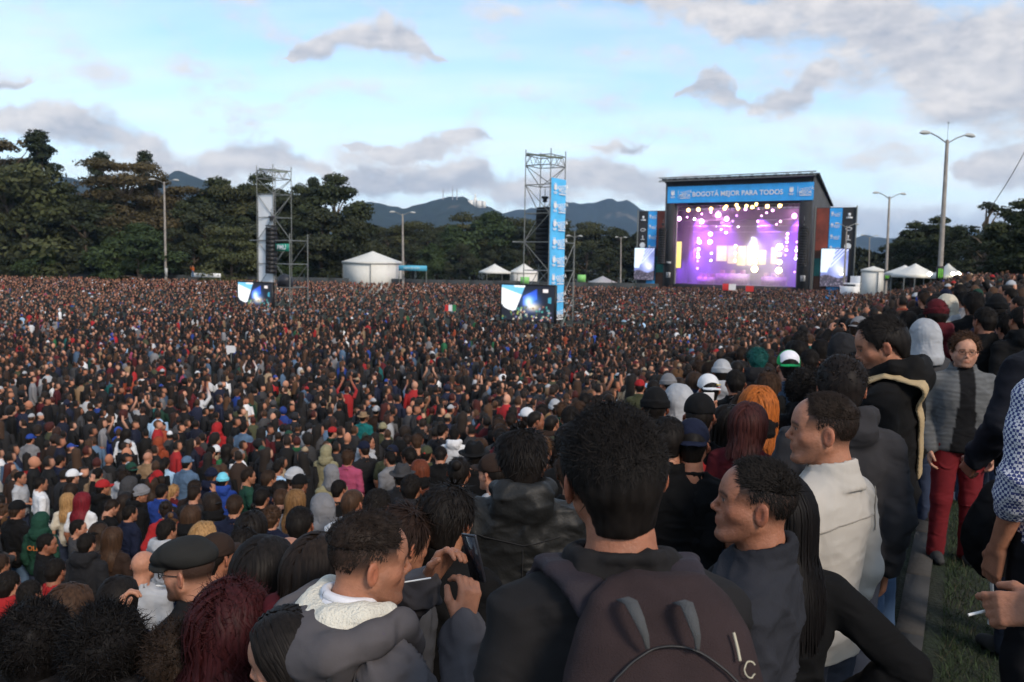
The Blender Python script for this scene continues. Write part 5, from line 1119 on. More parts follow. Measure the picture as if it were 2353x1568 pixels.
def tufts(n, seed, direc, length, width=.006, nseg=3, front=.052, side=.0, nape=-.06, off=.0, curl=0., sag=0., zone=None):
    """tapered locks rooted on the scalp: (v, f)"""
    r = np.random.default_rng(seed); P = r.normal(size=(n * 6, 3)); P /= np.linalg.norm(P, axis=1, keepdims=True)
    p = CR_C + P * (CR_R + off)
    low = np.where(p[:, 1] > -.045, side, side + (nape - side) * np.clip((-.045 - p[:, 1]) / .02, 0, 1))
    ok = (p[:, 1] < front - .35 * np.clip(.075 - p[:, 2], 0, 1)) & (p[:, 2] > low)
    if zone: ok &= zone(p)
    ok &= ((np.abs(p[:, 0]) - .08) / .03) ** 2 + ((p[:, 1] + .010) / .031) ** 2 + ((p[:, 2] + .006) / .036) ** 2 > 1
    p = p[ok][:n]; N = P[ok][:n]; m = len(p)
    d = direc(p, N, r); d /= np.linalg.norm(d, axis=1, keepdims=True) + 1e-9
    L = length(p, r) if callable(length) else length * (.6 + .8 * r.random(m))
    w = width * (.6 + .8 * r.random(m))
    V = []; q = p.copy(); dd = d.copy()
    for s in range(nseg + 1):
        t = s / nseg; sidev = np.cross(dd, N); sidev /= np.linalg.norm(sidev, axis=1, keepdims=True) + 1e-9
        ww = (w * (1 - t * .85) * (.7 + .3 * math.sin(math.pi * min(1, t + .3))))[:, None]
        V.append(np.stack((q - sidev * ww, q + N * ww * .8, q + sidev * ww), 1))
        dd = dd + curl * r.normal(size=(m, 3)) + np.array((0, 0, -sag)); dd /= np.linalg.norm(dd, axis=1, keepdims=True) + 1e-9
        q = q + dd * (L / nseg)[:, None]
        e = (q - CR_C) / (CR_R + .004 + off); k = np.linalg.norm(e, axis=1); ins = k < 1
        q[ins] = CR_C + (e[ins] / k[ins, None]) * (CR_R + .004 + off)
    V = np.stack(V, 1)                                   # m, nseg+1, 3, 3
    b = (np.arange(m) * (nseg + 1) * 3)[:, None, None]; s = (np.arange(nseg) * 3)[None, :, None]
    F = np.concatenate([np.stack((b + s + i, b + s + (i + 1) % 3, b + s + 3 + (i + 1) % 3, b + s + 3 + i), -1).reshape(-1, 4) for i in range(2)])
    return V.reshape(-1, 3), F
def strands(n, seed, length=.42, width=.007, nseg=11, part=0.0, wave=.0, wfreq=40, front=.05, shoulder=True, spread=.012, backonly=True, lenvar=.2, facew=.0):
    """long hair falling from the parting over skull and back, head-local: (v, f)"""
    r = np.random.default_rng(seed); P = r.normal(size=(n * 5, 3)); P[:, 2] = np.abs(P[:, 2]) * 1.1 + .05; P /= np.linalg.norm(P, axis=1, keepdims=True)
    off = .006 + spread * r.random(n * 5); p = CR_C + P * (CR_R + off[:, None])
    ok = (p[:, 1] < front - .3 * np.clip(.07 - p[:, 2], 0, 1)) & (p[:, 2] > .0); p = p[ok][:n]; off = off[ok][:n]; m = len(p)
    L = length * (1 - lenvar * r.random(m)); st = L / nseg; q = p.copy(); V = []; ph = r.random(m) * 6.28
    for s in range(nseg + 1):
        e = (q - CR_C) / (CR_R + off[:, None]); k = np.linalg.norm(e, axis=1); N = e / (CR_R + off[:, None]); N /= np.linalg.norm(N, axis=1, keepdims=True)
        near = np.clip((1.25 - k) / .25, 0, 1)[:, None]
        sgn = np.where(q[:, 0] - part > 0, 1., -1.)
        d = np.stack((sgn * .55 * np.clip(q[:, 2] - .02, 0, .1) / .1, -.35 * np.clip(q[:, 2] + .0, 0, .1) / .1 - .25 * (q[:, 1] > -.02) * (q[:, 2] < .06), -np.ones(m)), -1)
        d = d - near * N * (d * N).sum(1, keepdims=True); d /= np.linalg.norm(d, axis=1, keepdims=True) + 1e-9
        sd = np.cross(d, N); sd /= np.linalg.norm(sd, axis=1, keepdims=True) + 1e-9
        t = s / nseg; w = (width * (1 - .75 * max(0, t - .5) * 2))
        wob = (wave * t * np.sin(ph + wfreq * (1.6 - q[:, 2])))[:, None] * sd
        V.append(np.stack((q + wob - sd * w, q + wob + N * w * .5, q + wob + sd * w), 1))
        q = q + d * st[:, None]
        e = (q - CR_C) / (CR_R + off[:, None]); k = np.linalg.norm(e, axis=1); ins = k < 1
        q[ins] = CR_C + (e[ins] / k[ins, None]) * (CR_R + off[ins, None])
        if shoulder:   # rest on neck, shoulders and back
            bz = np.clip((-.10 - q[:, 2]) / .12, 0, 1); hw = .07 + .14 * bz; hd = .07 + .055 * bz; yc = -.05
            u_ = np.clip(np.abs(q[:, 0]) / (hw + off), 0, 1); lim = (hd + off) * np.sqrt(1 - u_ * u_); ins = (np.abs(q[:, 1] - yc) < lim) & (q[:, 2] < -.04)
            q[ins, 1] = yc + np.where(q[ins, 1] > yc + .06, 1, -1) * lim[ins]
    V = np.stack(V, 1); b = (np.arange(m) * (nseg + 1) * 3)[:, None, None]; s = (np.arange(nseg) * 3)[None, :, None]
    F = np.concatenate([np.stack((b + s + i, b + s + (i + 1) % 3, b + s + 3 + (i + 1) % 3, b + s + 3 + i), -1).reshape(-1, 4) for i in range(2)])
    return V.reshape(-1, 3), F
def join(*vf):
    V = []; F = []; n = 0
    for v, f in vf: V.append(v); F.append(np.asarray(f) + n); n += len(v)
    return np.vstack(V), np.vstack(F)
SKINM = mat('skin', src='attrobj', rough=.52, spec=.3, sss=.08, bump=.22, bscale=150, vary=.16, vscale=38)
CLOTH = mat('cloth', src='obj', rough=.88, spec=.14, bump=.07, bscale=160, vary=.16, vscale=9, wrinkle=.55)
CLOTHA = mat('cloth_print', src='attr', rough=.88, spec=.14, bump=.18, bscale=180, vary=.12, vscale=9, wrinkle=.4)
HAIRM = mat('hair', src='obj', rough=.55, spec=.12, vary=.6, vscale=70, streak=.12)
COTTON = mat('shirt_cotton', src='obj', rough=.85, spec=.2, bump=.05, bscale=200, vary=.06, vscale=6, wrinkle=.22)
SHINY = mat('shell_fabric', src='obj', rough=.55, spec=.3, bump=.2, bscale=90, vary=.1, wrinkle=.6)
def tang(N, d): return d - N * (d * N).sum(1, keepdims=True)
def fwd_dir(p, N, r): return tang(N, np.array((0, .5, -.25)) + r.normal(size=p.shape) * .45) + N * .28
def flat_back(p, N, r): return tang(N, np.array((0, -.45, -.9)) * np.ones_like(p) + r.normal(size=p.shape) * .25) + N * .10
def radial(p, N, r): return N + r.normal(size=p.shape) * .35
def messy(p, N, r): return tang(N, r.normal(size=p.shape) + (0, .3, 0)) + N * .30
# ------------------------------------------------------------------ headwear
def hat_mesh(kind):
    g = G(axis(-.22, .22, .008), axis(-.24, .27, .008), axis(-.26, .25, .008))
    X, Y, Z = g.pts((slice(None),) * 3)
    if kind in ('cap', 'cap_two'):
        g.ell(CR_C + (0, 0, .016), CR_R + (.014, .014, .014), None, .01); g.D = np.maximum(g.D, .028 + .12 * (Y + .0) * 0 - Z - .10 * Y).astype(np.float32)
        sl = g.sub((-.12, .03, -.02), (.12, .24, .1)); x, y, z = g.pts(sl); q = np.sqrt((x / .078) ** 2 + ((y - .07) / .105) ** 2); br = np.maximum((q - 1) * .07, np.abs(z - (.046 - 1.1 * x * x * 3 - .10 * (y - .07))) - .0055); br = np.maximum(br, .06 - y); g.mix(sl, br, .006)
        g.ell((0, -.012, .135), (.009, .009, .006), None, .004)
    elif kind == 'beanie':
        g.ell(CR_C + (0, -.004, .018), CR_R + (.016, .016, .022), None, .01); g.D = np.maximum(g.D, .012 - Z - .12 * Y).astype(np.float32)
        sl = g.sub((-.2, -.2, -.02), (.2, .2, .08)); x, y, z = g.pts(sl); q = np.sqrt((x / .098) ** 2 + ((y + .012) / .119) ** 2); rr = np.maximum((np.abs(q - 1) - .06) * .1, np.abs(z + .12 * y - .035) - .026); g.mix(sl, rr, .012)
    elif kind == 'flat_cap':
        g.ell((0, -.006, .066), (.096, .122, .064), None, .02); g.ell((0, .038, .082), (.098, .112, .040), rotm(0, -.28), .03); g.D = np.maximum(g.D, .03 - Z - .12 * Y).astype(np.float32)
        sl = g.sub((-.12, .03, -.02), (.12, .24, .1)); x, y, z = g.pts(sl); q = np.sqrt((x / .085) ** 2 + ((y - .07) / .085) ** 2); br = np.maximum((q - 1) * .07, np.abs(z - (.044 - 3 * x * x - .15 * (y - .07))) - .006); br = np.maximum(br, .05 - y); g.mix(sl, br, .01)
    elif kind == 'brim_hat':
        g.ell(CR_C + (0, 0, .03), CR_R + (.014, .014, .028), None, .01); g.D = np.maximum(g.D, .035 - Z).astype(np.float32); g.ell((0, -.01, .15), (.03, .08, .018), None, .03, 's')
        sl = g.sub((-.2, -.22, .0), (.2, .22, .09)); x, y, z = g.pts(sl); q = np.sqrt((x / .145) ** 2 + ((y + .01) / .165) ** 2); g.mix(sl, np.maximum((q - 1) * .13, np.abs(z - .04 - .6 * x * x) - .006), .01)
    elif kind == 'hood':
        g.ell(CR_C + (0, -.006, .012), CR_R + (.030, .036, .034), None, .02); g.cap((0, -.06, -.02), (0, -.075, -.15), .098, .12, .05); g.cap((0, .0, -.10), (0, .01, -.17), .10, .13, .04)
        g.ell((0, .085, -.02), (.074, .13, .118), None, .012, 's'); g.D = np.maximum(g.D, -.215 - Z).astype(np.float32)
    n = (fbm(np.stack(np.broadcast_arrays(X * 16, Y * 16, Z * 22), -1), 2, 5) - .4) * (.004 if kind == 'hood' else .003); g.D = g.D + n.astype(np.float32)
    v, f = g.pad().net()
    if kind == 'hood': v = folds(v, f, .006, 6, 14, 9)
    col = None
    if kind == 'cap_two': col = np.where(((v[:, 1] > .005) & (v[:, 2] > .055) & (np.abs(v[:, 0]) < .075) & (v[:, 1] < .125))[:, None], (.72, .71, .76), (.015, .33, .10))
    return mesh(kind, v, f, True, col, CLOTHA if col is not None else CLOTH)
def hair_mesh(kind):
    if kind == 'short': vf = join(hair_cap(.006, noise=.005, nscale=45), tufts(1100, 11, messy, .018, .0035, off=.006))
    elif kind == 'short2': vf = join(hair_cap(.007, noise=.003, nape=-.07), tufts(1000, 12, flat_back, .022, .0035, off=.005))
    elif kind == 'buzz': vf = hair_cap(.003, noise=.001)
    elif kind == 'mop': vf = join(hair_cap(.018, side=-.045, nape=-.095, noise=.008), tufts(1000, 13, flat_back, .05, .006, off=.012, curl=.06, side=-.03))
    elif kind == 'curly': vf = join(hair_cap(.022, side=-.03, nape=-.085, noise=.012, nscale=45), tufts(1300, 14, radial, .03, .005, off=.014, curl=.7, nseg=3, side=-.02))
    elif kind == 'afro': vf = join(hair_cap(.055, side=-.07, nape=-.10, noise=.016, nscale=28), tufts(2200, 15, radial, .045, .005, off=.046, curl=.75, nseg=4, side=-.06, nape=-.1))
    elif kind == 'long': vf = join(hair_cap(.013, side=-.07, nape=-.11, noise=.003), strands(800, 16, .40, .010, 8))
    elif kind == 'long_wavy': vf = join(hair_cap(.018, side=-.07, nape=-.11, noise=.006), strands(800, 17, .42, .010, 8, wave=.02, spread=.026))
    elif kind == 'bob': vf = join(hair_cap(.016, side=-.085, nape=-.115, noise=.004), strands(700, 18, .24, .010, 7, spread=.02))
    elif kind == 'ponytail':
        vf = join(hair_cap(.009, noise=.003, nape=-.08), tufts(500, 19, flat_back, .05, .007), tuple(tail_vf()))
    elif kind == 'bun':
        g = G(axis(-.06, .06, .007), axis(-.2, -.06, .007), axis(.0, .16, .007)); g.ell((0, -.12, .085), (.042, .036, .042)); vf = join(hair_cap(.009, noise=.003, nape=-.08), tufts(500, 20, flat_back, .05, .007), g.pad().net())
    elif kind == 'dreads':
        v, f = strands(260, 21, .40, .013, wave=.006, spread=.03, lenvar=.35); vf = join(hair_cap(.018, side=-.06, nape=-.11, noise=.010), (v, f))
    return mesh('hair', vf[0], vf[1], True, None, HAIRM)
def tail_vf():
    r = np.random.default_rng(9); n = 160; nseg = 6; a = r.random(n) * 6.28; rr = .022 * np.sqrt(r.random(n)); V = []
    for s in range(nseg + 1):
        t = s / nseg; c = np.array((0, -.115 - .05 * math.sin(t * 2.6), .06 - .26 * t * t - .04 * t)); w = .008 * (1 - .6 * t); fl = (1 + 1.2 * math.sin(t * 3)) 
        p = c + np.stack((np.cos(a) * rr * fl, np.sin(a) * rr * fl, 0 * a), -1); V.append(np.stack((p + (-w, 0, 0), p + (0, -w, 0), p + (w, 0, 0)), 1))
    V = np.stack(V, 1); b = (np.arange(n) * (nseg + 1) * 3)[:, None, None]; s = (np.arange(nseg) * 3)[None, :, None]
    F = np.concatenate([np.stack((b + s + i, b + s + (i + 1) % 3, b + s + 3 + (i + 1) % 3, b + s + 3 + i), -1).reshape(-1, 4) for i in range(2)]); return V.reshape(-1, 3), F
POSES = {'down': {}, 'front': dict(l=[(-.176, -.02, 1.362), (-.235, .02, 1.13), (-.06, .22, 1.08), (.8, .5, .1)], r=[(.176, -.02, 1.362), (.235, .02, 1.13), (.06, .24, 1.10), (-.8, .5, .1)]),
    'phone': dict(r=[(.176, -.02, 1.362), (.25, .14, 1.20), (.12, .30, 1.47), (-.2, .3, 1)]), 'up': dict(l=[(-.165, -.02, 1.40), (-.27, .08, 1.58), (-.12, .12, 1.80), (.3, 0, 1)], r=[(.165, -.02, 1.40), (.27, .08, 1.58), (.12, .12, 1.80), (-.3, 0, 1)]),
    'pocket': dict(l=[(-.176, -.02, 1.362), (-.27, -.08, 1.12), (-.17, .08, .95), (.2, .4, -1)], r=[(.176, -.02, 1.362), (.27, -.08, 1.12), (.17, .08, .95), (-.2, .4, -1)]),
    'down_look': dict(pitch=-22), 'look_left': dict(yaw=38), 'look_right': dict(yaw=-38)}
CACHE = {}
def cget(key, fn):
    if key not in CACHE: CACHE[key] = fn()
    return CACHE[key]
TONE = [(1, 1, 1), (.86, .82, .80), (1.14, 1.2, 1.26), (.74, .68, .66), (1.22, 1.32, 1.42), (.95, .95, .9)]
TOPN = dict(plain='jacket', jacket='jacket', hoodie='hoodie', tee='t_shirt', shirt='shirt')
def person(loc, rz, s, pose='down', top='jacket', tcol=(.02, .02, .02), hair='short', hcol=(.014, .010, .008), hat=None, hatcol=(.02, .02, .02), hatback=False, tone=0, legs=(.03, .04, .07), fem=0, wide=1.):
    P = POSES[pose]; e = empty('person', tuple(loc), rz, (s * wide, s, s)); e['category'] = 'person'
    obj('body', cget(('b', pose, fem), lambda: body_mesh('body', P, .022, .0105, SKIN[0], fem=fem, broad=.9 if fem else 1., stub=0 if fem else .35)), e, color=TONE[tone])
    obj(TOPN[top], cget(('t', top, pose, fem), lambda: top_mesh(TOPN[top], P, top, .021, .020 if top in ('jacket', 'hoodie') else .011, seed=hash((top, pose)) % 50 if 0 else len(CACHE), broad=.88 if fem else 1., fem=fem)), e, color=tcol)
    obj('trousers', cget('legs', lambda: legs_mesh('trousers', {})), e, color=legs); obj('shoes', cget('shoes', lambda: shoes_mesh('shoes', {})), e, color=(.03, .03, .03) if s * 7 % 1 < .6 else (.5, .5, .5))
    M, c = head_M(P); Mx = Matrix.Translation(c) @ Matrix(M.tolist()).to_4x4()
    if hair: o = obj('hair', cget(('h', hair), lambda: hair_mesh(hair)), e, color=hcol); o.matrix_local = Mx
    if hat:
        o = obj({'cap': 'cap', 'cap_two': 'cap', 'beanie': 'beanie', 'flat_cap': 'flat_cap', 'brim_hat': 'hat', 'hood': 'hood'}[hat], cget(('hat', hat), lambda: hat_mesh(hat)), e, color=hatcol); o.matrix_local = Mx @ Matrix.Rotation(math.pi if hatback else 0, 4, 'Z')
    return e
def solve(dx, dy, s=1.0, lo=1.2, hi=140):
    Ys = np.concatenate((np.linspace(lo, 20, 600), np.linspace(20.1, hi, 500))); P = np.array([at(dx, dy, y) for y in Ys]); v = P[:, 2] - ground(P[:, 0], P[:, 1]) - 1.6 * s
    i = np.where((v[:-1] > 0) & (v[1:] <= 0))[0]
    return (float(Ys[i[0]]) if len(i) else None)
STAGE_C = SP(12.8, 0, 0)
def to_stage(x, y): return -math.atan2(STAGE_C[0] - x, STAGE_C[1] - y)
K = dict(black=(.006, .006, .0065), char=(.015, .015, .017), dgrey=(.04, .04, .043), grey=(.17, .17, .18), lgrey=(.34, .35, .37), navy=(.009, .012, .028), brown=(.028, .017, .013), olive=(.05, .055, .03), red=(.30, .018, .02), maroon=(.075, .009, .013), white=(.62, .63, .65), denim=(.075, .125, .20), beige=(.30, .22, .14), tan=(.22, .145, .085), blue=(.02, .05, .24), green=(.022, .12, .05), dgreen=(.012, .045, .03), teal=(.01, .12, .12), pink=(.32, .06, .12), orange=(.42, .11, .03), rust=(.22, .045, .02), lblue=(.30, .45, .62), cyan=(.16, .55, .68), yellow=(.5, .42, .05), cream=(.5, .45, .36), purple=(.12, .04, .22), khaki=(.22, .20, .12), lime=(.35, .55, .05))
CN = dict(black='black', char='charcoal', dgrey='dark grey', grey='grey', lgrey='light grey', navy='navy', brown='dark brown', olive='olive', red='red', maroon='maroon', white='white', denim='denim blue', beige='beige', tan='tan', blue='bright blue', green='green', dgreen='dark green', teal='teal', pink='pink', orange='orange', rust='rust', lblue='light blue', cyan='cyan', yellow='yellow', cream='cream', purple='purple', khaki='khaki', lime='lime')
HB, HD, HBR, HLB, HRED = (.010, .008, .007), (.018, .012, .009), (.045, .024, .014), (.30, .17, .07), (.14, .012, .018)
SPOTS = []        # (x, y) of everybody placed so far
PEOPLE = []       # (empty, dx, dy, depth, base label)
def put_person(dx, dy, s=1.0, face=None, label=None, Y=None, **k):
    """person whose head centre is seen at (dx, dy), standing on the ground"""
    Y = Y or solve(dx, dy, s)
    if Y is None: return None
    p = at(dx, dy, Y); g = float(ground(p[0], p[1])); s = (p[2] - g) / 1.605; rz = to_stage(p[0], p[1]) + random.gauss(0, .35) if face is None else R(face)
    off = np.array((-math.sin(rz), math.cos(rz))) * .012 * s
    if not .86 < s < 1.1: print('height', dx, dy, round(Y, 2), round(s, 3))
    e = person((p[0] - off[0], p[1] - off[1], g), rz, s, **k); SPOTS.append((p[0], p[1], dx, dy, Y)); PEOPLE.append([e, dx, dy, Y, label]); return e
